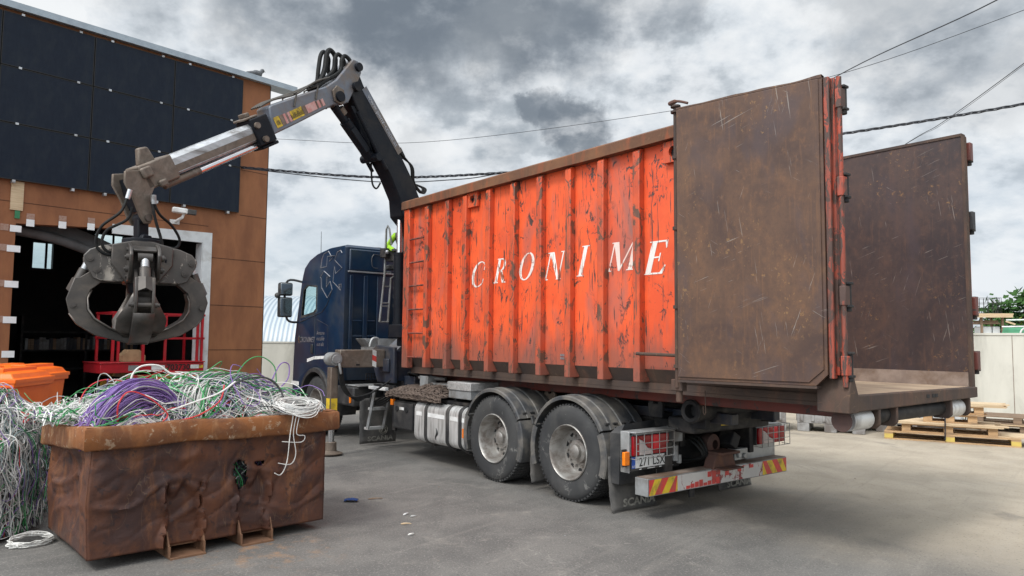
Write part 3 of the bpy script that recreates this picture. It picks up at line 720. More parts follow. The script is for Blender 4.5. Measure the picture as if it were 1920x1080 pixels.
def tree(x, y, h, w, leafm, name, label, n=1500, cz=.62, seed=1, ls=.13):
    F = Frame((x, y, 0)); rr = random.Random(seed)
    t = thing(F, (0, 0, 0), name, label, 'tree', 'trees behind the cream wall')
    m = MB().tube(spline([(0, 0, 0), (.05, .02, h * .3), (-.04, .05, h * .6), (.02, 0, h * .93)], 5), [.13 - .11 * k / 15 for k in range(16)], 8)
    tips = []
    for k in range(16):
        a = rr.uniform(0, 6.28); z = h * rr.uniform(.25, .8); L = w * rr.uniform(.5, 1.05) * (1 - .55 * max(0, z / h - .4))
        e = Vector((math.cos(a) * L, math.sin(a) * L, z + h * rr.uniform(.08, .26)))
        m.tube(spline([(0, 0, z), (e.x * .5, e.y * .5, z + (e.z - z) * .35), tuple(e)], 4), [.05 - .045 * q / 8 for q in range(9)], 5); tips += [e, Vector((e.x * .6, e.y * .6, z + (e.z - z) * .5))]
    tips.append(Vector((0, 0, h * .95)))
    part(m, 'trunk', 'bark', t)
    m = MB()
    for k in range(n):
        c = rr.choice(tips); g = Vector((rr.gauss(0, 1), rr.gauss(0, 1), rr.gauss(0, .8))) * w * .20 + c
        if g.z < .6: continue
        u = Vector((rr.gauss(0, 1), rr.gauss(0, 1), rr.gauss(0, 1))).normalized(); v = u.orthogonal().normalized(); s = ls * rr.uniform(.6, 1.3)
        m.add([g - u * s, g + v * s * .5, g + u * s, g - v * s * .5], [(0, 1, 2, 3)])
    part(m, 'crown', leafm, t, smooth=False, recalc=False)
tree(23.3, 33, 3.95, 1.6, 'leaf', 'leafy_tree', 'dark green leafy tree behind the wire cage and cream wall', 5200, seed=4, ls=.17)
tree(25.6, 34.5, 3.3, 1.3, 'leaf', 'leafy_tree', 'dark green tree at the right edge of the photo behind the cream wall', 3600, seed=9, ls=.17)
tree(20.95, 28.6, 2.7, .9, 'leafy', 'leafy_bush', 'yellow green bush right of the storage rack', 2200, seed=5, ls=.12)
tree(22.2, 28.9, 2.62, .9, 'leafy', 'leafy_bush', 'yellow green bush at the right edge of the photo, below the dark tree', 2200, seed=6, ls=.12)

# ------------------------------------------------------------------ pallets and crates on the right
def pallet(F, x, y, z, L, W, name, label, mw='wood', blockm=None, hh=.145, group=None):
    t = thing(F, (x, y, z), name, label, 'pallet', group)
    m = MB(); nb = 5
    for k in range(nb):
        y0 = y + (W - .13) * k / (nb - 1) + R.uniform(-.004, .004); m.box((x, y0, z + hh - .022), (x + L, y0 + .125, z + hh))
    parts(m, 'deck_board', mw, t, smooth=False)
    m = MB()
    for k in range(3):
        x0 = x + (L - .14) * k / 2; m.box((x0, y, z + hh - .046), (x0 + .14, y + W, z + hh - .0235))
    parts(m, 'cross_board', mw, t, smooth=False)
    m = MB()
    for i in range(3):
        for j in range(3): m.box((x + (L - .14) * i / 2, y + (W - .1) * j / 2, z + .022), (x + (L - .14) * i / 2 + .14, y + (W - .1) * j / 2 + .1, z + hh - .048))
    parts(m, 'block', blockm or mw, t, smooth=False)
    m = MB()
    for j in range(3): m.box((x, y + (W - .1) * j / 2, z), (x + L, y + (W - .1) * j / 2 + .1, z + .0205))
    parts(m, 'runner', mw, t, smooth=False)
    return t
FP = Frame((6.80, 13.38, 0), rad(-31))
def boards(F, x, y, z, L, W, n, layers, name, label, m_='plank'):
    m = MB()
    for l in range(layers):
        for k in range(n):
            y0 = y + W * k / n; dx = R.uniform(-.05, .1); m.box((x + dx, y0 + .004, z + .021 * l), (x + L + R.uniform(-.1, .12), y0 + W / n - .004, z + .021 * l + .0195))
    solo(F, (x, y, z), m, name, m_, label, 'boards', smooth=False)
pallet(FP, 0, 0, 0, 2.05, .9, 'pallet', 'long bottom pallet with yellow blocks under the stacked pallets', 'wood', 'woody', group='wooden pallets')
pallet(FP, .28, .04, .147, 1.45, .8, 'pallet', 'stamped wooden pallet, second layer of the stack beside the cream wall', group='wooden pallets')
boards(FP, .02, -.02, .294, 1.75, .84, 6, 2, 'board_pile', 'pale boards lying on the second pallet of the stack')
pallet(FP, .62, .1, .338, .82, .6, 'pallet', 'small wooden pallet near the top of the stack, on the pale boards', hh=.14, group='wooden pallets')
boards(FP, .58, .06, .48, .95, .66, 5, 1, 'board_pile', 'short dark boards on the small pallet of the stack', 'wood')
pallet(FP, .92, .15, .503, .62, .5, 'pallet', 'topmost small pallet of the stack, partly hidden by the white roller', hh=.13, group='wooden pallets')
boards(FP, .85, .1, .635, .95, .5, 5, 3, 'board_pile', 'pale boards on top of the pallet stack, ends pointing right')
boards(FP, 1.55, .05, .147, .75, .7, 5, 1, 'board_pile', 'splintered boards at the low right end of the long bottom pallet')
solo(FP, (.95, -.05, 0), MB().tube([(.95, -.035, .05), (.96, -.04, .4), (.955, -.035, .62)], .012, 6), 'iron_bar', 'wire', 'thin dark iron bar leaning upright against the pallet stack', 'bar')
FP2 = Frame((9.35, 14.6, 0), rad(-36))
pallet(FP2, 0, 0, 0, 1.4, .9, 'pallet', 'dark old pallet on the ground at the right edge, by the cream wall', 'woodold', group='wooden pallets')
boards(FP2, -.1, -.05, .147, 1.5, .9, 6, 1, 'board_pile', 'weathered boards between the two dark old pallets')
pallet(FP2, -.1, 0, .172, 1.4, .9, 'pallet', 'dark old pallet on top at the right edge, by the cream wall', 'woodold', group='wooden pallets')
def crate(x, y, yaw, name, label, W=1.2, D=1.0, H=.78, z=0, mt='gplast'):
    F = Frame((x, y, 0), yaw)
    t = thing(F, (0, 0, z), name, label, 'crate', 'grey plastic pallet crates')
    m = MB()
    for k, (a, b) in enumerate((((0, 0), (W, .04)), ((0, D - .04), (W, D)), ((0, .04), (.04, D - .04)), ((W - .04, .04), (W, D - .04)))): m.box((a[0], a[1], z + .16), (b[0], b[1], z + H))
    m.box((.04, .04, z + .16), (W - .04, D - .04, z + .2))
    for k in range(6): m.box((.06 + k * (W - .2) / 5, -.02, z + .2), (.12 + k * (W - .2) / 5, -.001, z + H - .1)); 
    for k in range(5): m.box((-.02, .06 + k * (D - .2) / 4, z + .2), (-.001, .12 + k * (D - .2) / 4, z + H - .1))
    m.box((-.025, -.025, z + H - .08), (W + .025, -.003, z + H)); m.box((-.025, -.002, z + H - .08), (-.003, D, z + H))
    part(m, 'tub', mt, t, bev=.008)
    for i in range(3):
        part(MB().box((i * (W - .22) / 2, 0, z), (i * (W - .22) / 2 + .22, D, z + .159)), 'foot', mt, t, bev=.012)
    m = MB()
    for k in range(3): m.cyl((.2 + .4 * k, -.021, z + .5), (.2 + .4 * k, -.03, z + .5), .03, n=10)
    parts(m, 'drain_hole', 'black', t)
crate(5.62, 14.42, rad(-27), 'plastic_crate', 'grey plastic pallet crate on feet behind the red roller of the container')
crate(4.25, 14.75, rad(-20), 'plastic_crate', 'grey plastic pallet crate behind the right tail lamp')
crate(2.75, 15.5, rad(-20), 'plastic_crate', 'grey plastic pallet crate mostly hidden behind the truck bumper')
crate(6.72, 14.62, rad(-27), 'plastic_crate', 'grey plastic pallet crate beside the caged white tank')
def ibc():
    F = Frame((7.95, 15.1, 0), rad(-27))
    t = thing(F, (0, 0, 0), 'caged_tank', 'white plastic tank in a black grid cage behind the pallet stack', 'tank')
    part(MB().box((.03, .03, .16), (1.17, .97, 1.1)), 'bottle', 'wplast', t, bev=.06)
    m = MB()
    for k in range(7):
        x = .0 + .2 * k
        for y in (0, 1): m.beam((x, y, .12), (x, y, 1.15), .02, .02)
    for z in (.2, .42, .64, .86, 1.08):
        for y in (0, 1): m.beam((0, y, z), (1.2, y, z), .02, .02)
        for x in (0, 1.2): m.beam((x, 0, z), (x, 1, z), .02, .02)
    part(m, 'cage', 'wire', t, smooth=False); part(MB().box((0, 0, 0), (1.2, .1, .12)).box((0, .45, 0), (1.2, .55, .12)).box((0, .9, 0), (1.2, 1, .12)), 'base', 'black', t)
ibc()
# ------------------------------------------------------------------ overhead lines
def cable(pts, r, name, label, n=10, mt='wire', twist=0):
    p = spline(pts, n); m = MB()
    if twist:
        for ph in (0, 2.1, 4.2): m.tube([q + Vector((0, .02 * math.cos(k * 1.1 + ph), .02 * math.sin(k * 1.1 + ph))) for k, q in enumerate(p)], r, 5)
    else: m.tube(p, r, 5)
    solo(WORLD, p[0], m, name, mt, label, 'cable', 'overhead lines')
cable([(-6.3, 16.5, 5.64), (-3.1, 15.8, 5.28), (-.4, 15.3, 5.27), (3.2, 14.5, 5.42), (6.4, 14, 5.81), (9.3, 13, 6.11), (13, 12, 6.7)], .012, 'power_line', 'thick twisted cable from the brown wall past the crane to the right edge', 24, twist=1)
cable([(-6.2, 16.45, 5.6), (-3.1, 15.9, 5.2), (-1.2, 15.6, 5.2), (-.4, 15.3, 5.25)], .011, 'power_line', 'lower sagging cable beside the thick twisted one, behind the crane')
cable([(-9, 21, 7.6), (-6.75, 20, 7.28), (-2.2, 18, 6.68), (3.7, 16, 6.92), (6.4, 14, 7.01), (8.7, 12, 7.42), (12, 9, 8.2)], .006, 'power_line', 'thin wire running right across the sky above the container')
cable([(4, 70, 10.5), (7.8, 30, 9.3), (8.96, 20, 9.14), (9.6, 14, 8.56), (9.9, 9, 8.3)], .014, 'power_line', 'dark cable rising steeply from behind the door to the top edge')
cable([(24, 95, 10.5), (17.6, 45, 9.6), (16.29, 30, 9.96), (15.6, 26, 9.75), (14.4, 20, 9.65), (13.6, 16, 9.7)], .013, 'power_line', 'cable climbing to the right edge above the far container wall')
cable([(23.9, 95, 10.4), (17.55, 45, 9.55), (16.25, 30, 9.92), (15.62, 26, 9.70), (14.42, 20, 9.62), (13.6, 16, 9.7)], .007, 'power_line', 'thin wire close beside the cable climbing to the right edge')
# ------------------------------------------------------------------ roll-off container (local frame: x from near to far side, y forward, z up)
FT = Frame((2.5053, 5.5424, 0), .6659)
CW, CL, CZ0, CZ1 = 2.47, 6.69, 1.30, 3.79
def serif(ch):
    """old-style capital letters drawn as polygons in a unit-high box"""
    P = []
    def st(x, w, b=0., t=1., s=.09):      # stem with bracketed serifs
        P.append([(x, b), (x + w, b), (x + w, t), (x, t)])
        for z0, z1 in ((b, b + .035), (t - .035, t)): P.append([(x - s, z0), (x + w + s, z0), (x + w + s, z1), (x - s, z1)])
    def ring(cx, cy, rx, ry, ix, iy, a0, a1, n=22, sx=0.):
        o = [(cx + rx * math.cos(rad(a0 + (a1 - a0) * k / n)), cy + ry * math.sin(rad(a0 + (a1 - a0) * k / n))) for k in range(n + 1)]
        i = [(cx + sx + ix * math.cos(rad(a0 + (a1 - a0) * k / n)), cy + iy * math.sin(rad(a0 + (a1 - a0) * k / n))) for k in range(n + 1)]
        for k in range(n): P.append([o[k], o[k + 1], i[k + 1], i[k]])
    if ch == 'I': st(.28, .17)
    elif ch == 'E':
        st(.12, .17, s=.07)
        for z0, z1, L in ((0, .05, .66), (.95, 1, .62), (.485, .53, .48)): P.append([(.28, z0), (L, z0), (L, z1), (.28, z1)])
        P.append([(.56, .03), (.66, .0), (.71, .26), (.67, .26)]); P.append([(.54, .97), (.62, 1), (.64, .76), (.605, .76)]); P.append([(.445, .38), (.48, .38), (.48, .63), (.445, .63)])
    elif ch == 'N':
        st(.10, .05, s=.08); st(.66, .05, s=.08); P.append([(.10, 1), (.29, 1), (.71, 0), (.62, 0)])
    elif ch == 'M':
        st(.08, .05, s=.07); st(.84, .16, s=.06); P.append([(.08, 1), (.28, 1), (.56, .08), (.47, 0)]); P.append([(.47, 0), (.53, 0), (.88, 1), (.82, 1)])
    elif ch == 'R':
        st(.12, .16, s=.07); ring(.34, .74, .30, .26, .16, .215, -90, 90); P.append([(.27, .48), (.36, .48), (.36, .525), (.27, .525)]); P.append([(.27, .955), (.36, .955), (.36, 1), (.27, 1)])
        P.append([(.33, .5), (.48, .5), (.76, .035), (.6, .0)]); P.append([(.6, 0), (.82, 0), (.82, .035), (.66, .035)])
    elif ch == 'O': ring(.42, .5, .42, .52, .26, .475, 0, 360, 36)
    elif ch == 'C':
        ring(.46, .5, .46, .52, .33, .475, 42, 318, 30, .04); P.append([(.72, .66), (.76, .66), (.78, .98), (.74, .94)]); P.append([(.76, .22), (.80, .16), (.80, .30), (.77, .32)])
    return P
def container():
    t = thing(FT, (CW / 2, CL / 2, 1.12), 'roll_off_container', 'scraped orange roll-off container lettered CRONIME, loaded on the truck with its rear door folded open', 'container')
    # near wall with the two lifting holes
    yr = [6.06, 5.53, 5.10, 4.575, 4.07, 3.57, 3.075, 2.57, 2.07]
    def circ(y, z, r=.055, n=14): return [(y + r * math.cos(6.283 * k / n), z + r * math.sin(6.283 * k / n)) for k in range(n)]
    m = MB().prism([(.02, 1.46), (CL, 1.46), (CL, 3.66), (.02, 3.66)], 'x', .078, .10, [])
    part(m, 'side_wall', 'orange', t, smooth=False)
    m = MB().sheet([[(.078, .02, 1.46), (.078, CL - .02, 1.46)], [(.17, .02, 1.30), (.17, CL - .02, 1.30)]])
    part(m, 'lower_skirt', 'under', t, smooth=False)
    for k, y in enumerate(yr):
        w = .045; zt = 3.655
        m = MB().prism([(.0, 1.33), (.0, zt - .03), (.03, zt), (.077, zt), (.077, 1.46), (.16, 1.33)], 'y', y - w, y + w)
        part(m, 'rib', 'orange_rib', t, bev=.008)
    m = MB().prism([(.0, 1.31), (.0, 3.655), (.10, 3.655), (.10, 1.31)], 'y', 6.53, 6.69)
    part(m, 'corner_post', 'orange_rib', t, bev=.008)
    for k in range(6):
        z = 1.47 + k * .345
        part(MB().cyl((.02, 6.10, z), (.02, 6.53, z), .013, n=8), 'ladder_rung', 'orange_edge', t)
    # top rail
    m = MB(); n = 60
    rows = []
    for k in range(n + 1):
        y = .06 + (CL - .06 + .04) * k / n; b = .012 * mnoise.noise(Vector((y * 1.7, 3, 0)))
        rows.append([(-.025 + b, y, 3.66), (-.025 + b, y, 3.77 + b * .8), (.0 + b, y, 3.79 + b * .8), (.12, y, 3.79 + b * .6), (.13, y, 3.66), (-.025 + b, y, 3.66)])
    m.sheet(rows); m.add(rows[0][:5], [(0, 1, 2, 3, 4)]); m.add(rows[-1][:5], [(0, 1, 2, 3, 4)])
    part(m, 'top_rail', 'rail_rust', t, ang=50)
    # lifting eye plates
    for y, z in ((4.96, 3.57), (1.62, 3.545)):
        pl = [(y - .12, z - .1), (y + .12, z - .1), (y + .12, z + .105), (y - .12, z + .105)]
        m = MB().prism(pl, 'x', .028, .066, [circ(y, z)]); part(m, 'lifting_plate', 'orange_rib', t, smooth=False)
        part(MB().disc((.070, y, z), .056, 'x'), 'lifting_hole', 'blackd', t, smooth=False)
    # lettering, one character between each pair of ribs
    for ch, y, z0, z1, wd in (('C', 4.86, 2.415, 2.735, .29), ('R', 4.37, 2.44, 2.745, .27), ('O', 3.87, 2.45, 2.765, .27), ('N', 3.365, 2.42, 2.735, .33), ('I', 2.885, 2.43, 2.76, .28), ('M', 2.33, 2.45, 2.75, .30), ('E', 1.85, 2.385, 2.71, .34)):
        m = MB(); P = serif(ch); h = z1 - z0; xm = .42 if ch not in 'M' else .5
        for k, poly in enumerate(P):
            vs = [(.0755 - .0002 * (k % 7), y - ((p[0] - xm) * wd / .84 + (p[1] - .5) * .30 * h), z0 + p[1] * h) for p in poly]
            m.add(vs, [tuple(range(len(vs)))])
        part(m, 'letter', 'letter', t, smooth=False, recalc=False)
    m = MB()
    for r_ in range(2):
        for k in range(5): m.box((.072, 3.16 + k * .022, 1.52 + r_ * .035), (.0775, 3.176 + k * .022, 1.545 + r_ * .035))
    part(m, 'id_stamp', 'silver', t, smooth=False)
    # far wall, front wall, floor
    m = MB().prism([(.0, 1.46), (CL, 1.46), (CL, 3.77), (.0, 3.77)], 'x', CW - .05, CW - .02)
    part(m, 'far_wall', 'liner', t, smooth=False)
    m = MB().prism([(.0, 1.305), (CL, 1.305), (CL, 1.46), (.0, 1.46)], 'x', CW - .075, CW - .02)
    part(m, 'kick_strip', 'kick', t, smooth=False)
    m = MB().box((CW - .06, -.01, 3.772), (CW + .03, CL, 3.80)).box((CW - .06, -.03, 1.30), (CW - .0, -.003, 3.771))
    part(m, 'far_edge', 'under', t, smooth=False)
    part(MB().box((CW + .003, -.02, 1.32), (CW + .035, .02, 3.77)), 'far_edge_paint', 'orange_edge', t, smooth=False)
    for k in range(9): part(MB().box((CW - .018, 1.2 + k * .62, 1.33), (CW + .06, 1.28 + k * .62, 3.66)), 'rib', 'orange_rib', t, smooth=False)
    part(MB().box((.10, CL - .06, 1.30), (CW - .05, CL, 3.70)), 'front_wall', 'orange', t, smooth=False)
    part(MB().box((.20, -.001, 1.264), (CW - .08, CL - .06, 1.325)), 'floor', 'cfloor', t, smooth=False)
    # rear sill and cross members
    m = MB().prism([(.02, 1.205), (CW - .02, 1.225), (CW - .02, 1.325), (.02, 1.335)], 'y', -.06, -.002)
    part(m, 'rear_sill', 'under', t, bev=.01)
    m = MB()
    for a in (1.32, 1.43, 1.49): m.box((a, -.064, 1.265), (a + .055, -.0605, 1.295))
    parts(m, 'sill_slot', 'blackd', t, smooth=False)
    part(MB().box((.14, .0, 1.23), (CW - .05, CL - .05, 1.262)).box((.14, .0, 1.264), (.197, CL - .05, 1.325)), 'floor_underside', 'under', t, smooth=False)
    m = MB()
    for k in range(13): m.box((.795, .25 + k * .5, 1.165), (1.615, .31 + k * .5, 1.219))
    parts(m, 'cross_member', 'under', t, smooth=False)
    for x in (.50, 1.80):
        part(MB().prism([(.14, 1.115), (6.3, 1.10), (6.62, 1.13), (6.64, 1.2), (6.5, 1.228), (.14, 1.228)], 'x', x, x + .13), 'long_rail', 'red_rail', t, bev=.012)
    part(MB().prism([(-.01, 1.20), (-.01, 1.36), (.03, 1.48), (.07, 1.48), (.13, 1.34), (.13, 1.20)], 'y', -.062, .20), 'corner_gusset', 'under', t, bev=.008)
    # rear rollers
    for x0, x1 in ((.13, .43), (1.93, 2.22)):
        part(MB().cyl((x0, .05, 1.135), (x1, .05, 1.135), .085, n=24), 'roller', 'tank', t)
        part(MB().cyl((x0 - .05, .05, 1.135), (x0 - .001, .05, 1.135), .084, .06, n=24), 'roller_end', 'rustpart', t)
        for xx in (x1 + .04, x1 + .34 if x0 < 1 else x0 - .08):
            part(MB().prism([(-.055, 1.225), (.15, 1.225), (.15, 1.10), (.10, 1.055), (-.02, 1.055), (-.055, 1.09)], 'x', xx, xx + .03), 'roller_bracket', 'under', t, bev=.01)
    part(MB().cyl((.46, .06, 1.15), (1.90, .06, 1.15), .068, n=18), 'roller_axle', 'chassis', t)
    # near rear post, hinge pole and hinges
    part(MB().box((-.012, .006, 1.485), (.03, .06, 3.80)), 'rear_post', 'orange_edge', t, bev=.006)
    part(MB().cyl((-.012, -.036, 1.40), (-.012, -.036, 3.79), .02, n=14), 'hinge_pole', 'orange_edge', t)
    for k, z in enumerate((3.62, 2.93, 2.09, 1.56)):
        for nm, x, mt in (('hinge', .0, 'orange_edge'), ('far_hinge', CW + .03, 'orange_edge')):
            if nm == 'far_hinge':
                h = part(MB().box((CW + .036, -.05, z - .08), (CW + .11, .04, z + .1)), 'hinge', ('red_rail', 'black')[k == 1], t, bev=.008); xc, yc = CW + .10, -.01
            else:
                h = part(MB().prism([(-.045, -.02), (-.03, -.062), (.03, -.068), (.03, -.015), (.0, .004)], 'z', z - .075, z + .075), 'hinge', mt, t, bev=.006); xc, yc = .035, -.045
            g = MB().cyl((xc, yc, z - .12), (xc, yc, z + .095), .026, n=12)
            for zz in (z - .09, z + .085): g.box((xc - .045, yc - .032, zz), (xc + .03, yc + .032, zz + .02))
            part(g, 'hinge_pin', 'chassis', h, bev=.004)
    # the door, folded round against the side
    a = Vector((-.035, .02, 0)); b = Vector((-.282, 1.30, 0)); d = (b - a).normalized(); nrm = Vector((-d.y, d.x, 0)); L = (b - a).length
    if nrm.x > 0: nrm = -nrm
    def D(u, w, z): return a + d * u + nrm * w + Vector((0, 0, z))
    def dbox(u0, u1, w0, w1, z0, z1): 
        m = MB(); m.add([D(u, w, z) for z in (z0, z1) for u, w in ((u0, w0), (u1, w0), (u1, w1), (u0, w1))], [(0, 3, 2, 1), (4, 5, 6, 7), (0, 1, 5, 4), (1, 2, 6, 5), (2, 3, 7, 6), (3, 0, 4, 7)]); return m
    def dpoly(poly, w0, w1):
        m = MB().prism(poly, 'y', w0, w1); m.v = [D(p.x, p.y, p.z) for p in m.v]; return m
    zt, zb = 3.80, 1.40
    dr = part(dpoly([(.05, zb + .09), (.14, zb), (L, zb), (L, zt), (.05, zt)], .0, .045), 'door', 'door', t, bev=.004)
    part(dpoly([(.075, zb + .13), (.19, zb + .025), (L - .004, zb + .025), (L - .004, zt - .01), (.075, zt - .01)], .046, .056), 'door_sheet', 'door', dr, bev=.004)
    part(dbox(.004, .047, -.05, .030, zb + .06, zt), 'door_edge', 'orange_edge', dr, bev=.006)
    m = dbox(.06, L, -.06, -.003, zt - .07, zt)
    for q in (.5, 1.1, 1.6, 2.05): m.add(dbox(.06, L - .02, -.055, -.003, zb + q, zb + q + .09).v, [(0, 3, 2, 1), (4, 5, 6, 7), (0, 1, 5, 4), (1, 2, 6, 5), (2, 3, 7, 6), (3, 0, 4, 7)])
    part(m, 'door_frame', 'orange_edge', dr, smooth=False)
    # ragged top edge
    m = MB(); rows = []
    for k in range(31):
        u = .05 + (L - .05) * k / 30; z = zt + .012 + .014 * mnoise.noise(Vector((u * 5, 1.3, 0))) ; rows.append([D(u, -.012, zt), D(u, -.012, z), D(u, .05, z), D(u, .05, zt - .005)])
    part(m.sheet(rows), 'door_lip', 'door', dr, smooth=False)
    m = MB().add([D(u, w, z) for u, w, z in ((L * .1, .05, zb), (L, .05, zb), (L, .05, zb - .02), (L * .1, .05, zb - .02), (L * .1, -.05, zb - .002), (L, -.05, zb - .002), (L, -.05, zb - .022), (L * .1, -.05, zb - .022))], [(0, 1, 2, 3), (7, 6, 5, 4), (0, 4, 5, 1), (3, 2, 6, 7), (0, 3, 7, 4), (1, 5, 6, 2)])
    part(m, 'door_sill', 'under', dr, smooth=False)
    m = MB().cyl(D(L + .03, 0, 1.33), D(L + .03, 0, zt + .04), .021, n=10)
    for z in (3.36, 2.72, 2.02, 1.5): m.cyl(D(L + .03, 0, z), D(L + .03, 0, z + .03), .034, n=10)
    for z in (zt - .02, zt + .03): m.cyl(D(L + .03, 0, z), D(L + .03, 0, z + .018), .045, n=10)
    part(m, 'lock_rod', 'under', dr)
    m = MB().tube(spline([D(L - .1, .02, zt + .04), D(L + .0, .03, zt + .075), D(L + .08, .04, zt + .06)], 5), [.012] * 6 + [.02] * 4 + [.012], 8); part(m, 'lock_hook', 'rustpart', dr)
    part(MB().box((-.29, 1.28, 1.30), (-.22, 1.40, 1.40)).cyl((-.25, 1.34, 1.20), (-.25, 1.34, 1.33), .03, n=10), 'lock_keep', 'under', t, bev=.006)
    part(MB().tube(spline([(-.05, 2.02, 1.61), (-.04, 1.7, 1.605), (-.03, 1.36, 1.60)], 4), .017, 8), 'door_stay', 'under', t)
    m = MB()
    m.tube([(-.02, 1.24, 1.30), (-.02, 1.235, 1.10), (-.02, 1.245, 1.085), (-.02, 1.26, 1.10), (-.02, 1.262, 1.16)], .005, 5)
    part(m, 'safety_pin', 'under', t)
container()
# ------------------------------------------------------------------ the lorry (same local frame as the container)
def wheel_mesh(side):
    """side = -1: outer face towards -x"""
    w = .31
    ty = [(.30, 0.), (.315, -.005), (.37, -.014), (.44, -.016), (.485, -.004), (.505, .018), (.512, .05), (.514, w / 2), (.512, w - .05), (.505, w - .018), (.48, w + .004), (.40, w + .012), (.30, w)]
    t = MB().lathe(ty, (0, 0, 0), 'x', 64)
    for k in range(64):      # tread blocks on the shoulders
        a = 6.283 * (k + .5) / 64; ca, sa = math.cos(a), math.sin(a)
        t.box((.012, .498, -.012), (w - .012, .521, .012)); 
        for q in range(8): p = t.v[-8 + q]; t.v[-8 + q] = Vector((p.x, p.y * ca - p.z * sa, p.y * sa + p.z * ca))
    for x in (.085, .155, .225): t.lathe([(.5215, x - .008), (.523, x - .008), (.523, x + .008), (.5215, x + .008)], (0, 0, 0), 'x', 40)
    rim = MB().lathe([(.300, .005), (.300, -.012), (.292, -.018), (.284, -.010), (.276, .02), (.268, .06), (.258, .10), (.250, .145), (.240, .165), (.20, .175), (.15, .17), (.13, .165), (.13, .2)], (0, 0, 0), 'x', 48)
    rim.i = 1
    for k in range(10):
        a = 6.283 * k / 10; rim.disc((.1705, .213 * math.cos(a), .213 * math.sin(a)), .03, 'x', 14)
    rim.i = 0
    hub = MB().lathe([(.001, .07), (.05, .07), (.075, .085), (.08, .12), (.125, .13), (.135, .172)], (0, 0, 0), 'x', 28)
    for k in range(10):
        a = 6.283 * (k + .5) / 10; hub.cyl((.17, .168 * math.cos(a), .168 * math.sin(a)), (.135, .168 * math.cos(a), .168 * math.sin(a)), .015, n=8)
    return t, rim, hub
def truck():
    t = thing(FT, (1.235, 5.5, 0), 'hook_lift_truck', 'dark blue three-axle hook-lift truck carrying the orange container', 'truck')
    # --- wheels
    AX = (3.08, 4.435, 9.80); ZC = .522
    ty, rim, hub = wheel_mesh(-1)
    def wheel(x, y, flip, inner=False):
        Mx = Matrix.Translation((x, y, ZC)) @ (Matrix.Rotation(math.pi, 4, 'Z') if flip else Matrix()) @ Matrix.Rotation(R.uniform(0, 6), 4, 'X')
        cp = lambda q: (setattr(c := MB(), 'v', [Mx @ p for p in q.v]), setattr(c, 'f', q.f), setattr(c, 'm', q.m), c)[-1]
        w = part(cp(ty), 'wheel', 'tyre', t, ang=35)
        if not inner: part(cp(rim), 'rim', ['rimsteel', 'blackd'], w); part(cp(hub), 'hub', 'rimsteel', w)
    for y in AX:
        wheel(.03, y, False); wheel(2.44, y, True)
        if y < 9: wheel(.36, y, False, True); wheel(2.11, y, True, True)
        part(MB().cyl((.35, y, ZC), (2.12, y, ZC), .09, n=14).sphere((1.235, y, ZC), .24, 8), 'axle', 'chassis', t)
    # --- frame rails, sub frame, tilting hook frame
    for x in (.83, 1.57):
        part(MB().box((x, 2.2, .62), (x + .075, 10.4, .90)), 'frame_rail', 'chassis', t, bev=.01)
        part(MB().box((x - .02, 1.55, .905), (x + .095, 8.1, 1.015)), 'sub_frame_rail', 'navyd', t, bev=.01)
    m = MB()
    for y in (2.3, 3.7, 5.2, 6.6, 8.0): m.box((.906, y, .66), (1.569, y + .12, .88))
    m.box((.3, 3.5, .66), (.8, 3.9, .92)).box((1.67, 3.5, .66), (2.2, 3.9, .92))
    parts(m, 'cross_member', 'chassis', t, bev=.008)
    part(MB().box((1.02, 1.75, .92), (1.45, 7.0, 1.10)), 'hook_arm', 'chassis', t, bev=.01)
    for x in (.95, 1.5): part(MB().cyl((x, 3.0, .74), (x, 6.8, .98), .085, n=16), 'tilt_cylinder', 'chassis', t)
    part(MB().tube([(.5, 3.9, .78), (.55, 3.2, .80), (.60, 2.4, .78)], .07, 10).box((.42, 5.2, .4), (.82, 7.0, .84)).box((1.7, 4.95, .3), (2.35, 7.6, .85)), 'air_tank', 'blackd', t)
    # container guides beside the sub frame
    for y in (2.35, 4.05):
        part(MB().prism([(y - .09, .93), (y + .09, .93), (y + .1, 1.06), (y + .06, 1.17), (y - .06, 1.17), (y - .1, 1.06)], 'x', .60, .64, [[(y - .035, 1.07), (y + .035, 1.07), (y + .035, 1.12), (y - .035, 1.12)]]).box((.641, y - .06, .92), (.82, y + .06, .98)), 'container_guide', 'mud' if y > 3 else 'chassis', t, bev=.006)
    # rear roller of the hook lift
    part(MB().lathe([(.07, -.16), (.105, -.17), (.118, -.155), (.112, -.14), (.105, .0), (.105, .12), (.07, .13), (.068, -.1), (.07, -.16)], (.62, 1.78, 1.045), 'x', 28), 'rear_roller', 'chassis', t)
    part(MB().disc((.56, 1.78, 1.045), .07, 'x', 20), 'roller_bore', 'blackd', t, smooth=False)
    part(MB().cyl((.7, 1.78, 1.04), (2.0, 1.78, 1.04), .06, n=14).box((.62, 1.72, .86), (.70, 1.95, 1.08)).box((1.80, 1.72, .86), (1.88, 1.95, 1.08)), 'roller_shaft', 'chassis', t, bev=.01)
    bm = part(MB().box((.62, 1.86, .80), (1.95, 2.2, .955)), 'rear_beam', 'chassis', t, bev=.02)
    part(MB().prism([(1.06, .86), (1.22, .855), (1.265, .945), (1.06, .935)], 'y', 1.853, 1.858), 'maker_sign', 'yellow', bm, smooth=False)
    part(MB().text('Hyva', .045, (1.15, 1.8525, .875), (1, 0, .05), (0, 0, 1), bold=.02, ext=.0005), 'maker_name', 'ink', bm, smooth=False)
    m = MB().box((.70, 2.21, .42), (.82, 2.6, .8)).box((1.66, 2.21, .42), (1.78, 2.6, .8)).box((.82, 2.3, .42), (1.66, 2.36, .78)).box((.62, 2.20, .5), (.7, 2.3, .8)).box((1.78, 2.0, .5), (1.86, 2.3, .8))
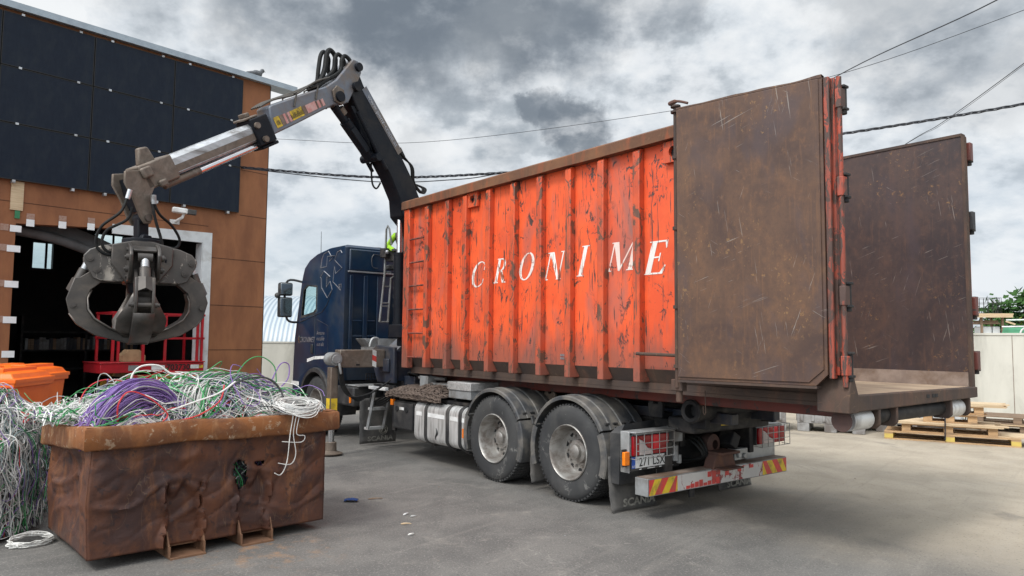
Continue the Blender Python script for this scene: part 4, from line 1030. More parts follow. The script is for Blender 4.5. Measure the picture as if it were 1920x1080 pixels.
    part(m, 'rear_plate', 'chassis', t, bev=.01)
    # coupling
    m = MB().lathe([(.05, 0), (.11, .02), (.12, .08), (.10, .16), (.05, .2)], (1.22, 2.05, .63), 'y', 18)
    part(m, 'tow_coupling', 'rustpart', t)
    m = MB().prism([(1.02, .40), (1.42, .40), (1.36, .55), (1.08, .55)], 'y', 1.93, 2.06).box((1.08, 1.86, .545), (1.40, 2.1, .575)).box((1.05, 1.8, .40), (1.38, 2.0, .418))
    part(m, 'coupling_tray', 'rustpart', t, bev=.008)
    part(MB().box((1.42, 1.98, .58), (1.56, 2.16, .74), Matrix.Rotation(.5, 3, 'Y')), 'buffer_block', 'chassis', t, bev=.012)
    part(MB().box((1.5, 2.0, .44), (1.74, 2.1, .56)).cyl((1.56, 1.97, .5), (1.56, 2.0, .5), .035).cyl((1.66, 1.97, .48), (1.66, 2.0, .48), .03), 'air_couplings', 'galv', t, bev=.006)
    m = MB()
    for q in range(3): m.tube(spline([(.92 + .06 * q, 2.29, .72), (.95 + .05 * q, 2.12, .66 + .02 * q), (1.0 + .03 * q, 2.05, .52), (.97, 2.28, .46)], 5), .014, 6)
    part(m, 'rear_hoses', 'hose', t)
    # --- underrun bumper with reflective stripes
    bp = part(MB().box((.03, 1.955, .235), (2.44, 2.12, .405)), 'bumper', 'greybox', t, bev=.006)
    part(MB().box((.05, 1.960, .4065), (2.42, 2.11, .4085)), 'bumper_top', 'kick', bp, smooth=False)
    m = MB()
    def stripe(u0, u1, i, lo=.245, hi=.395):
        k = .11; m.i = i; pts = [(u0, lo), (u1, lo), (u1 + k, hi), (u0 + k, hi)]; return pts
    def clip(pts, a, b):
        out = []
        for z, s in ((.245, 0), (.395, 1)):
            xs = [min(max(p[0], a), b) for p in pts if abs(p[1] - z) < .01]
            out.append((min(xs), max(xs), z))
        return [(out[0][0], .245), (out[0][1], .245), (out[1][1], .395), (out[1][0], .395)]
    for a, b in ((.045, .47), (1.95, 2.43)):
        u = a - .13; k = 0
        flip = a > 1
        while u < b:
            p = clip(stripe(u, u + .105, k % 2), a, b)
            if flip: p = [(a + b - x, z) for x, z in p]
            if abs(p[1][0] - p[0][0]) + abs(p[2][0] - p[3][0]) > .01: m.add([(x, 1.9525, z) for x, z in p], [(0, 1, 2, 3)])
            u += .105; k += 1
    parts(m, 'warning_stripe', ['redrefl', 'yellow'], bp, smooth=False)
    part(MB().box((.475, 1.950, .245), (1.945, 1.9545, .395)), 'worn_stripe', 'bumper', bp, smooth=False)
    m = MB()
    for k in range(11):
        if k in (3, 6): continue
        m.box((.95 + .075 * k, 1.9475, .33 + .006 * k - .04 * (k % 3 == 1)), (1.015 + .075 * k, 1.9495, .385))
    for k in range(8): m.box((.60 + .07 * k, 1.9475, .25), (.66 + .07 * k, 1.9495, .28 + .012 * (k % 4)))
    parts(m, 'red_remnant', 'redrefl', bp, smooth=False)
    part(MB().box((.5, 2.121, .26), (.6, 2.25, .7)).box((1.9, 2.121, .26), (2.0, 2.25, .7)).box((.72, 2.0, .14), (.80, 2.02, .235)), 'bumper_bracket', 'chassis', bp, bev=.005)
    # --- tail lamps, number plate
    def lamp(x0, x1, y, z0, z1):
        L = part(MB().box((x0 - .01, y + .004, z0 - .01), (x1 + .01, y + .10, z1 + .01)), 'tail_lamp', 'greybox', t, bev=.01)
        w = x1 - x0; m = MB()
        m.i = 0; m.box((x0, y - .03, z0), (x0 + .17 * w, y + .0, z1)); m.i = 1; m.prism([(x0 + .175 * w, z0), (x0 + .56 * w, z0), (x0 + .54 * w, z0 + .045), (x0 + .4 * w, z0 + .07), (x0 + .27 * w, z1 - .05), (x0 + .175 * w, z1 - .03)], 'y', y - .028, y)
        m.i = 0; m.prism([(x0 + .56 * w, z0 + .002), (x0 + .56 * w, z1), (x0 + .175 * w, z1), (x0 + .175 * w, z1 - .028), (x0 + .27 * w, z1 - .048), (x0 + .4 * w, z0 + .072), (x0 + .54 * w, z0 + .047)], 'y', y - .027, y)
        m.i = 2; m.box((x0 + .565 * w, y - .029, z0 + .04), (x0 + .73 * w, y, z1)); m.i = 0; m.box((x0 + .735 * w, y - .028, z0), (x1, y, z1)); m.box((x0 + .565 * w, y - .028, z0), (x0 + .73 * w, y, z0 + .037))
        part(m, 'lens', ['red', 'clear', 'redb'], L, bev=.006)
        g = MB(); yg = y - .085
        for k in range(6): x = x0 - .015 + (w + .03) * k / 5; g.beam((x, yg, z0 - .025), (x, yg, z1 + .03), .006, .006)
        for z in (z0 - .025, z0 + .055, z0 + .125, z1 + .03): g.beam((x0 - .015, yg, z), (x1 + .015, yg, z), .006, .006)
        for x in (x0 - .015, x1 + .015):
            for z in (z0 - .025, z1 + .03): g.beam((x, yg, z), (x, y + .02, z), .006, .006)
        part(g, 'guard', 'galv', L, smooth=False)
    lamp(.01, .545, 2.15, .605, .795)
    lamp(1.90, 2.42, 1.99, .585, .765)
    br = part(MB().box((-.02, 2.252, .44), (.83, 2.265, .84)).box((-.02, 2.06, .832), (.72, 2.25, .842)).box((-.028, 2.14, .44), (-.0205, 2.252, .84)).box((-.02, 2.20, .44), (.72, 2.25, .448)), 'lamp_bracket', 'galv', t, bev=.004)
    part(MB().box((.60, 2.10, .70), (.74, 2.22, .82)).cyl((.66, 2.14, .50), (.66, 2.14, .66), .035).cyl((.72, 2.14, .47), (.72, 2.14, .56), .03).box((.57, 2.2, .60), (.64, 2.23, .76)), 'lamp_connectors', 'greybox', t, bev=.006)
    m = MB()
    for k in range(6): a = 6.283 * k / 6; m.cyl((.605 + .028 * math.cos(a), 2.195, .68 + .045 * math.sin(a)), (.605 + .028 * math.cos(a), 2.199, .68 + .045 * math.sin(a)), .009, n=8)
    parts(m, 'bracket_hole', 'clear', br, smooth=False)
    part(MB().box((1.86, 2.1, .40), (2.43, 2.11, .575)).box((1.86, 2.02, .775), (2.45, 2.14, .79)), 'lamp_bracket', 'galv', t, bev=.003)
    part(MB().box((1.875, 1.98, .575), (1.885, 2.14, .775)), 'lamp_side', 'black', t)
    np_ = part(MB().box((.0, 2.145, .455), (.56, 2.16, .60)), 'number_plate', 'black', t, bev=.004)
    part(MB().box((.062, 2.1405, .480), (.550, 2.1445, .592)), 'plate_face', 'pwhite', np_, smooth=False)
    part(MB().box((.012, 2.1405, .480), (.060, 2.1445, .592)), 'country_band', 'pblue', np_, smooth=False)
    part(MB().text('EST', .02, (.036, 2.1395, .490), (1, 0, 0), (0, 0, 1), ext=.0005), 'country_code', 'pwhite', np_, smooth=False)
    part(MB().text('271 LSX', .083, (.306, 2.1395, .495), (1, 0, 0), (0, 0, 1), ext=.0005, bold=.012, wide=.98), 'plate_number', 'ink', np_, smooth=False)
    part(MB().box((.12, 2.1395, .462), (.15, 2.144, .47)).box((.42, 2.1395, .462), (.45, 2.144, .47)).box((.24, 2.1395, .463), (.35, 2.144, .469)), 'plate_clips', 'pwhite', np_, smooth=False)
    part(MB().box((-.10, 2.13, .52), (-.03, 2.17, .65)), 'side_marker', 'amber', t, bev=.006)
    part(MB().box((-.09, 2.172, .5), (-.02, 2.19, .67)), 'marker_base', 'black', t)
    # --- tandem fenders
    def fender(y, rear):
        segs = [(28, 152)] ; r = .600
        prof = [(r - .032, -.005), (r, -.005), (r + .012, .01), (r + .012, .12), (r + .022, .13), (r + .022, .17), (r + .012, .18), (r + .012, .30), (r + .022, .31), (r + .022, .35), (r + .012, .36), (r + .012, .52), (r + .02, .53), (r + .02, .56), (r + .012, .57), (r + .008, .66), (r - .006, .66), (r - .006, .01), (r - .03, .008)]
        f = part(MB().lathe(prof, (0, y, ZC), 'x', 30, rad(26), rad(152), close=True), 'fender', 'fender', t, ang=30)
        pr2 = [(r - .075, -.008), (r - .004, -.008), (r + .006, .006), (r + .006, .66), (r - .008, .66), (r - .008, .012), (r - .073, .004)]
        part(MB().lathe(pr2, (0, y, ZC), 'x', 14, rad(154), rad(199 if rear else 201), close=True), 'rear_flank', 'fender', f, ang=30)
        part(MB().lathe(pr2, (0, y, ZC), 'x', 14, rad(-20), rad(24), close=True), 'front_flank', 'fender', f, ang=30)
        m = MB()
        for a in (34, 146):
            for k in range(5):
                x = .07 + k * .12; c, s = math.cos(rad(a)), math.sin(rad(a)); m.cyl((x, y + (r + .02) * c, ZC + (r + .02) * s), (x + .06, y + (r + .02) * c, ZC + (r + .02) * s), .012, n=6)
        parts(m, 'fender_clip', 'black', f)
        m = MB()
        for x in (.17, .45): 
            for a in (150, 163): m.lathe([(r + .014, x), (r + .03, x + .01), (r + .03, x + .05), (r + .014, x + .06)], (0, y, ZC), 'x', 6, rad(a), rad(a + 9), close=True)
        parts(m, 'fender_latch', 'black', f)
    fender(AX[0], True); fender(AX[1], False)
    # far side fenders, plain arcs
    for y in AX[:2]: part(MB().lathe([(.6, 1.84), (.612, 1.84), (.612, 2.46), (.6, 2.46)], (0, y, ZC), 'x', 24, rad(-10), rad(190), close=True), 'fender', 'fender', t)
    # moulded corner piece and mudflaps
    part(MB().sheet([[(.02, 2.46, .30), (.02, 2.44, .80), (.10, 2.42, .86)], [(.06, 2.36, .29), (.06, 2.34, .80), (.14, 2.36, .88)], [(.35, 2.34, .28), (.36, 2.32, .78), (.36, 2.35, .9)], [(.62, 2.36, .30), (.64, 2.36, .78), (.64, 2.40, .9)]]), 'fender_corner', 'black', t)
    def flap(x0, x1, y, z0, z1, curl=.03, txt=None, tz=.05, tm='flaptext', wav=.01, ts=.078):
        m = MB(); rows = []
        for k in range(15):
            z = z0 + (z1 - z0) * k / 14; r = []
            for j in range(9):
                x = x0 + (x1 - x0) * j / 8; e = (.012 * mnoise.noise(Vector((z * 14, x0, 2))) if j in (0, 8) else 0)
                r.append((x + e, y - curl * (1 - k / 14) ** 2 + wav * math.sin(j * .7 + k * .2), z))
            rows.append(r)
        o = part(m.sheet(rows), 'mudflap', 'flap', t)
        s = o.modifiers.new('thick', 'SOLIDIFY'); s.thickness = .012
        if txt: part(MB().text(txt, ts, ((x0 + x1) / 2 + .03, y - curl - .02 - wav, z0 + tz), (1, 0, 0), (0, 0, 1), bold=.035, wide=1.25, ext=.001), 'flap_print', tm, o, smooth=False)
    flap(.0, .66, 2.44, .012, .56, .05, 'SCANIA', .05)
    flap(.06, .60, 3.745, .09, .42, .02, 'SC', .03)
    flap(1.80, 2.42, 2.45, .012, .5, .03, 'SCANIA', .03)
    flap(.03, .68, 8.06, .03, .76, .02, 'SCANIA', .04, 'flaptext', .012, .075)
    m = MB(); c = Vector((.44, 8.01, .24))
    m.tube(arc(c, .075, 0, 360, 20, 'y')[:-1], .006, 5, closed=True); m.tube(arc(c, .05, 20, 330, 14, 'y'), .008, 5); m.tube([c + Vector((-.05, 0, -.06)), c + Vector((0, 0, .04)), c + Vector((.05, 0, -.02))], .008, 5)
    part(m, 'flap_emblem', 'flaptext', t)
    # --- fuel tank with straps
    def rr(x0, x1, z0, z1, r, n=5):
        out = []
        for cx, cz, a in ((x1 - r, z1 - r, 0), (x0 + r, z1 - r, 90), (x0 + r, z0 + r, 180), (x1 - r, z0 + r, 270)):
            out += [(cx + r * math.cos(rad(a + 90 * k / n)), cz + r * math.sin(rad(a + 90 * k / n))) for k in range(n + 1)]
        return out
    def slab(x0, x1, z0, z1, r, y0, y1, g=.0):
        return MB().prism(rr(x0 - g, x1 + g, z0 - g, z1 + g, r + g), 'y', y0, y1)
    part(slab(.0, .66, .285, .845, .11, 5.02, 6.28), 'fuel_tank', 'tank', t, bev=.03)
    ft = t
    for y in (5.97, 5.42, 5.12): part(slab(.0, .66, .285, .845, .11, y - .035, y + .035, .012), 'tank_strap', 'black', ft, bev=.004)
    m = MB()
    for y0, y1 in ((6.08, 6.23), (5.50, 5.92), (5.18, 5.36), (5.03, 5.08)): m.box((-.0045, y0, .655), (-.001, y1, .71))
    parts(m, 'reflective_tape', 'white', t, smooth=False)
    part(MB().tube(spline([(-.004, 5.70, .52), (-.004, 5.67, .46), (-.004, 5.71, .40), (-.004, 5.70, .36)], 4), [.004, .006, .012, .016, .02, .02, .016, .012, .012, .01, .008, .006, .003], 5), 'tank_stain', 'black', t)
    part(MB().cyl((.18, 5.62, .845), (.18, 5.62, .885), .06, n=16), 'filler_cap', 'black', t, bev=.006)
    part(MB().box((-.012, 5.03, .46), (-.002, 5.06, .58)), 'side_marker', 'amber', t)
    m = MB()
    for y in (5.97, 5.42, 5.12): m.box((.12, y - .04, .24), (.5, y + .04, .272))
    parts(m, 'tank_bracket', 'black', t, bev=.006)
    # --- black tool box
    tb = part(slab(.03, .6, .40, .815, .03, 6.33, 6.92), 'tool_box', 'black', t, bev=.015)
    part(slab(.008, .03, .415, .80, .02, 6.35, 6.90), 'tool_box_door', 'black', tb, bev=.01)
    for y in (6.80, 6.52): part(MB().lathe([(.001, -.004), (.04, -.004), (.045, .006)], (.0, y, .70), 'x', 18).box((-.008, y - .012, .665), (-.003, y + .012, .735)), 'latch', 'blackd', tb)
    part(MB().box((.0045, 6.60, .69), (.0075, 6.73, .73)), 'box_label', 'white', tb, smooth=False)
    part(MB().box((.0, 6.93, .74), (.05, 7.0, .83)), 'side_marker', 'amber', t, bev=.006); part(MB().box((.05, 6.93, .36), (.09, 7.02, .86)), 'box_bracket', 'chassis', t)
    # --- aluminium tread box above the tank
    ab = part(MB().box((.06, 4.98, .945), (.62, 5.5, 1.055)), 'locker', 'greybox', t, bev=.01)
    part(MB().box((.045, 4.965, 1.056), (.635, 5.515, 1.165)), 'locker_lid', 'alu', ab, bev=.01)
    part(MB().box((.1, 4.9, .86), (.82, 7.15, .90)).box((.2, 5.5, .905), (.82, 5.56, 1.0)), 'side_platform', 'chassis', t)
    # --- step ladder
    m = MB().beam((.06, 7.60, .95), (.0, 7.72, .31), .03, .045).beam((.34, 7.60, .95), (.28, 7.72, .31), .03, .045)
    sl_ = part(m, 'step_ladder', 'greybox', t, smooth=False)
    for z, k in ((.31, 1), (.62, .5)): part(MB().box((.05 - .06 * k, 7.58 + .12 * k, z - .02), (.30 - .03 * k, 7.70 + .12 * k, z + .02)), 'tread', 'tank', sl_, bev=.005)
    part(MB().box((.0, 7.18, .935), (.36, 7.72, .985)), 'step_plate', 'white', t, bev=.008)
    m = MB()
    for q in range(4): m.tube(spline([(.2 + .03 * q, 7.15, .95), (.1 + .02 * q, 7.5, .80 - .03 * q), (.06, 7.75, .72), (.2, 7.9, .95)], 6), .014, 6)
    part(m, 'side_hoses', 'hose', t)
    # --- pipes between net and container
    m = MB().tube([(.22, 6.35, 1.07), (.3, 5.6, 1.09), (.5, 5.2, 1.08)], .035, 10).box((.16, 6.2, 1.03), (.3, 6.42, 1.2)).cyl((.2, 6.5, 1.17), (.34, 6.0, 1.16), .03, n=10)
    part(m, 'hydraulic_line', 'greybox', t, bev=.006)
    m = MB()
    for q in range(4): m.tube(spline([(.26, 6.6, 1.18), (.18 + .04 * q, 6.75, 1.23), (.3 + .05 * q, 6.95, 1.18), (.6, 7.1, 1.15)], 5), .016, 6)
    part(m, 'hydraulic_hoses', 'hose', t)
    # --- crane cross frame on the chassis
    m = MB().prism([(7.08, 1.05), (7.62, 1.05), (7.78, 1.30), (7.78, 1.58), (7.68, 1.63), (7.1, 1.60)], 'x', .10, .16).box((.161, 7.15, 1.08), (2.4, 7.74, 1.55)).box((.06, 7.2, 1.22), (.099, 7.5, 1.42))
    part(m, 'crane_base', 'navyd', t, bev=.012)
    part(MB().box((.3, 6.8, 1.02), (2.2, 7.14, 1.16)), 'crane_cross_beam', 'navyd', t, bev=.01)
    part(MB().prism([(.25, 1.552), (.75, 1.98), (1.7, 1.98), (2.2, 1.552)], 'y', 7.3, 7.68), 'crane_pedestal', 'crane', t, bev=.015)
    part(MB().prism([(.17, 1.6), (.55, 1.6), (.66, 1.73), (.06, 1.73)], 'y', 8.0, 8.35).box((.17, 7.85, 1.30), (.75, 8.36, 1.598)), 'oil_tank', 'greybox', t, bev=.01)
    part(MB().tube(spline([(.10, 7.9, 1.6), (.14, 7.9, 1.72), (.24, 7.9, 1.73), (.28, 7.9, 1.6)], 5), .022, 8), 'tank_hoop', 'galv', t)
    part(MB().box((.06, 7.0, .95), (.10, 7.66, 1.02)), 'frame_edge', 'chassis', t)
    # --- outrigger: beam and leg
    ob = part(MB().box((-.66, 7.36, 1.29), (.09, 7.56, 1.56)), 'outrigger_beam', 'mud', t, bev=.012)
    m = MB(); 
    for k in range(3):
        z = 1.315 + k * .085; m.i = k % 2; m.add([(-.13, 7.357, z), (-.06, 7.357, z - .03), (-.06, 7.357, z + .055), (-.13, 7.357, z + .085)], [(0, 1, 2, 3)])
    part(m, 'warning_sticker', ['white', 'redrefl'], ob, smooth=False)
    part(MB().box((-.40, 7.356, 1.32), (-.34, 7.359, 1.345)), 'beam_slot', 'blackd', ob, smooth=False)
    lg = part(MB().box((-.80, 7.36, .60), (-.68, 7.50, 1.30)), 'outrigger_leg', 'mud', t, bev=.012)
    part(MB().cyl((-.74, 7.32, 1.42), (-.74, 7.56, 1.42), .10, n=20).cyl((-.74, 7.32, 1.42), (-.74, 7.30, 1.42), .07, n=14).cyl((-.70, 7.30, 1.36), (-.67, 7.29, 1.2), .02, n=8), 'leg_pivot', 'greybox', lg, bev=.008)
    m = MB(); m.add([(-.805, 7.37, .62), (-.805, 7.49, .62), (-.805, 7.49, .84), (-.805, 7.37, .84)], [(0, 1, 2, 3)]); m.add([(-.79, 7.357, .62), (-.69, 7.357, .62), (-.69, 7.357, .84), (-.79, 7.357, .84)], [(0, 1, 2, 3)])
    parts(m, 'leg_sticker', 'yellow', lg, smooth=False)
    part(MB().cyl((-.74, 7.43, .1), (-.74, 7.43, .6), .045, n=16), 'leg_rod', 'chrome', lg)
    part(MB().lathe([(.001, .02), (.17, .02), (.175, .035), (.10, .06), (.085, .07), (.08, .19), (.06, .2), (.05, .2)], (-.74, 7.43, 0), 'z', 24), 'foot_plate', 'mud', lg)
    m = MB()
    for q in range(4): m.tube(spline([(-.70 + .02 * q, 7.33, 1.30), (-.66 + .02 * q, 7.30, 1.02), (-.50 + .03 * q, 7.27, .86 - .02 * q), (-.2, 7.2, .92), (.05, 7.1, 1.1)], 6), .014, 6)
    part(m, 'outrigger_hoses', 'hose', t)
    # --- bits below the cab
    m = MB().box((.05, 8.35, .60), (.6, 9.05, .92)).box((.6, 8.2, .45), (.82, 9.3, .9)); bb = part(m, 'battery_box', 'black', t, bev=.03)
    part(MB().box((.035, 8.42, .66), (.049, 8.47, .76)), 'side_marker', 'amber', bb)
    part(MB().box((.12, 8.3, .925), (.7, 8.9, .95)), 'battery_cover', 'greybox', bb, bev=.01)
    m = MB()
    for k in range(10): m.beam((.2 + .05 * k, 8.2, 1.03), (.2 + .05 * k, 8.2, 1.15), .01, .01)
    for z in (1.03, 1.09, 1.15): m.beam((.2, 8.2, z), (.65, 8.2, z), .01, .01)
    part(m, 'grille', 'chassis', t, smooth=False)
    cab(t)
def cab(t):
    W = 2.47
    # side outline (y, z), clockwise from the lower rear
    def arch(r, y=9.80, z=.522): return [(y + r * math.cos(rad(a)), z + r * math.sin(rad(a))) for a in range(0, 181, 12)]
    top = [(8.70, 3.30), (8.76, 3.345), (9.36, 3.35), (9.90, 3.29), (10.25, 3.20), (10.48, 3.07), (10.56, 2.93), (10.62, 2.78), (10.80, 2.1), (10.88, 1.75), (10.92, 1.3), (10.93, .85), (10.93, .48)]
    ar = [p for p in arch(.66)]
    outline = [(8.70, 1.02)] + top + [(10.5, .46)] + [p for p in ar if p[1] > .5] + [(9.12, .62), (9.10, 1.02)]
    win = [(9.80, 2.69), (10.30, 2.73), (10.47, 2.66), (10.56, 2.10), (9.92, 2.16), (9.80, 2.22)]
    body = None
    n = len(outline)
    cx = sum(p[0] for p in outline) / n; cz = sum(p[1] for p in outline) / n
    def inset(d):
        out = []
        for k in range(n):
            p0, p, p1 = (Vector(outline[k - 1]), Vector(outline[k]), Vector(outline[(k + 1) % n]))
            a = (p - p0).normalized(); b = (p1 - p).normalized(); nr = Vector((a.y + b.y, -a.x - b.x))
            nr.normalize(); out.append(p + nr * d)
        return out
    i0, i1 = inset(.07), inset(.02)
    m = MB()
    for fx, sgn in ((0., 1), (W, -1)):
        tr = tessellate_polygon([[Vector((p[0], p[1], 0)) for p in i0], [Vector((p[0], p[1], 0)) for p in win]])
        m.add([(fx, p[0], p[1]) for p in i0] + [(fx, p[0], p[1]) for p in win], [tuple(q) for q in tr])
        m.sheet([[(fx, p[0], p[1]) for p in i0 + i0[:1]], [(fx + sgn * .02, p[0], p[1]) for p in i1 + i1[:1]], [(fx + sgn * .07, p[0], p[1]) for p in outline + outline[:1]]])
    k0 = outline.index((10.62, 2.78)); seq = outline[k0 + 1:] + outline[:k0 + 1]      # the windscreen stays open for its glass
    m.sheet([[(x, p[0], p[1]) for p in seq] for x in (.07, W - .07)])
    bmo = part(m, 'cab', 'navy', t, ang=32)
    wd = bmo.modifiers.new('weld', 'WELD'); wd.merge_threshold = .0005
    c = bmo
    # window pillars, glass, interior
    for fx, s in ((0., 1), (W, -1)):
        part(MB().prism(win, 'x', fx + s * .012, fx + s * .016), 'side_window', 'glass', c, smooth=False)
        wi = [(p[0] + (.06 if p[0] < 10 else -.05), p[1] + (.05 if p[1] < 2.4 else -.03)) for p in win]
        m = MB(); k = len(win); m.add([(fx - s * .003, p[0], p[1]) for p in win] + [(fx - s * .003, p[0], p[1]) for p in wi], [(a, (a + 1) % k, k + (a + 1) % k, k + a) for a in range(k)])
        m.add([(fx - s * .002, p[0], p[1]) for p in win] + [(fx + s * .06, p[0], p[1]) for p in win], [(a, (a + 1) % k, k + (a + 1) % k, k + a) for a in range(k)])
        part(m, 'window_frame', 'black', c, smooth=False)
    part(MB().prism([(10.60, 2.78), (10.615, 2.78), (10.795, 2.1), (10.78, 2.1)], 'x', .09, W - .09), 'windscreen', 'glass', c, smooth=False)
    part(MB().box((.08, 8.8, 1.3), (W - .08, 10.5, 1.34)).box((.25, 9.3, 1.35), (.8, 9.85, 1.75)).box((.3, 9.22, 1.75), (.75, 9.38, 2.32)).box((1.6, 9.3, 1.35), (2.15, 9.85, 1.75)).box((1.65, 9.22, 1.75), (2.1, 9.38, 2.32)).box((.1, 10.35, 1.35), (W - .1, 10.7, 2.06)), 'cab_interior', 'blackd', c, bev=.03)
    part(MB().tube(arc((.5, 10.22, 2.1), .2, 0, 360, 18, 'y')[:-1], .016, 6, closed=True), 'steering_wheel', 'black', c)
    # roof air deflector band and rear panel pressings
    part(MB().box((.06, 8.655, 2.865), (W - .06, 8.699, 2.89)), 'rear_trim', 'silver', c, bev=.004)
    m = MB().box((.08, 8.66, 2.90), (W - .08, 8.699, 3.27)); part(m, 'roof_fairing', 'navy', c, bev=.03)
    m = MB()
    for x0, x1 in ((.10, .16), (.36, .44), (.62, .86), (1.2, 1.9), (2.2, 2.36)): m.box((x0, 8.672, 1.5), (x1, 8.6985, 2.82))
    for x0, x1 in ((.17, .35), (.45, .6)): m.box((x0, 8.682, 1.75), (x1, 8.6985, 1.79)).box((x0, 8.682, 2.02), (x1, 8.6985, 2.05))
    part(m, 'rear_pressing', 'navy', c, bev=.012)
    part(MB().tube(spline([(.52, 8.64, 3.20), (.48, 8.64, 3.12), (.50, 8.64, 2.98), (.6, 8.64, 2.96)], 4), .008, 5).tube(spline([(.52, 8.64, 3.20), (.7, 8.64, 3.19), (.9, 8.64, 3.18)], 3), .008, 5), 'rear_emblem', 'navyd', c)
    # door outline, handle, sun visor, steps
    X = -.004
    door = [(9.80, 2.72), (9.36, 2.34), (9.58, 2.19), (9.86, 2.12)]
    part(MB().tube([(X, y, z) for y, z in [(9.17, 2.58), (9.35, 2.34), (9.57, 2.20), (10.60, 2.03)]], .007, 5).tube([(X, 9.87, 2.14), (X, 9.855, 1.37)], .006, 5), 'door_seam', 'navyd', c)
    part(MB().tube([(X, y, z) for y, z in [(9.83, 2.08), (9.3, 1.95), (9.28, 1.48), (9.82, 1.42)]], .004, 4), 'side_flap_seam', 'navyd', c)
    part(MB().box((-.02, 9.92, 1.45), (.0, 10.02, 1.62)), 'door_handle', 'black', c, bev=.008)
    part(MB().box((.25, 10.60, 2.86), (W - .25, 10.80, 2.92)), 'sun_visor', 'black', c, bev=.02)
    st = [(10.19, 1.345), (9.86, 1.40), (9.25, 1.425), (9.25, 1.375), (9.86, 1.345), (10.19, 1.285)]
    part(MB().prism(st, 'x', -.004, -.001), 'side_stripe', 'white', c, smooth=False)
    part(MB().box((-.004, 10.55, .84), (-.001, 10.92, .91)), 'side_stripe', 'white', c, smooth=False)
    # recycling arrow outlines
    for pts in ([(9.68, 3.005), (9.634, 3.166), (9.558, 3.25), (9.367, 3.28), (9.253, 3.19), (9.326, 3.094), (9.092, 3.18), (9.404, 3.19), (9.429, 3.01), (9.68, 3.005)],
                [(9.697, 2.831), (9.535, 2.937), (9.27, 2.816), (9.401, 2.819), (9.417, 2.641), (9.265, 2.735), (9.17, 2.583), (9.366, 2.444), (9.627, 2.64), (9.651, 2.816), (9.697, 2.831)],
                [(8.80, 3.20), (8.862, 3.25), (8.989, 3.237), (9.096, 3.099), (8.79, 2.94), (9.044, 2.858), (9.094, 2.985), (9.141, 2.717), (8.819, 2.555), (8.80, 2.664), (8.902, 2.654), (8.873, 2.602)]):
        part(MB().tube([(-.002, y, z) for y, z in pts], .0085, 4), 'arrow_outline', 'silver', c)
    part(MB().lathe([(.001, -.003), (.07, -.003), (.075, .0)], (-.001, 10.585, 1.70), 'x', 20), 'round_emblem', 'mirror', c)
    part(MB().text('CRONIMET', .10, (-.003, 10.22, 1.655), (0, -1, 0), (0, 0, 1), shear=.25, ext=.001, bold=.01), 'lettering', 'silver', c, smooth=False)
    for k, s in enumerate(('Anname', 'metallile', 'uue elu')): part(MB().text(s, .075, (-.003, 9.62, 1.79 - .10 * k), (0, -1, 0), (0, 0, 1), shear=.25, ext=.001), 'slogan', 'silver', c, smooth=False)
    # mirrors
    ar_ = part(MB().tube(spline([(.05, 10.62, 2.80), (-.2, 10.74, 2.82), (-.24, 10.78, 2.5), (-.2, 10.72, 2.08), (.03, 10.72, 2.03)], 5), .022, 8), 'mirror_arm', 'black', c)
    for z0, z1 in ((2.53, 2.78), (2.12, 2.50)):
        h = part(MB().box((-.38, 10.66, z0), (-.12, 10.80, z1)), 'mirror_housing', 'black', c, bev=.035)
        part(MB().box((-.36, 10.652, z0 + .025), (-.14, 10.659, z1 - .025)), 'mirror_glass', 'mirror', h, bev=.01)
    part(MB().sphere((-.40, 10.72, 2.53), .055, 8), 'round_mirror', 'black', c)
    part(MB().cyl((.35, 10.5, 3.05), (.35, 10.52, 3.80), .008, .004, n=6), 'antenna', 'black', c)
    part(MB().box((.5, 9.9, 3.285), (.62, 10.0, 3.35)).box((.7, 8.9, 3.35), (.8, 9.0, 3.375)), 'roof_beacon', 'silver', c, bev=.01)
    # wheel arch liner, bumper, steps
    part(MB().lathe([(.60, -.03), (.67, -.03), (.68, .0), (.68, .1), (.66, .5), (.60, .5)], (0, 9.80, .522), 'x', 24, rad(-8), rad(192), close=True), 'wheel_arch', 'black', c)
    part(MB().box((.02, 10.5, .30), (W - .02, 10.97, .60)), 'front_bumper', 'navyd', c, bev=.05)
    part(MB().box((.04, 10.52, .62), (.3, 10.90, .66)).box((.04, 10.5, .9), (.2, 10.9, .93)), 'entry_step', 'black', c)
    part(MB().box((.2, 8.75, .70), (W - .2, 10.4, 1.0)), 'engine_bay', 'blackd', c)
truck()
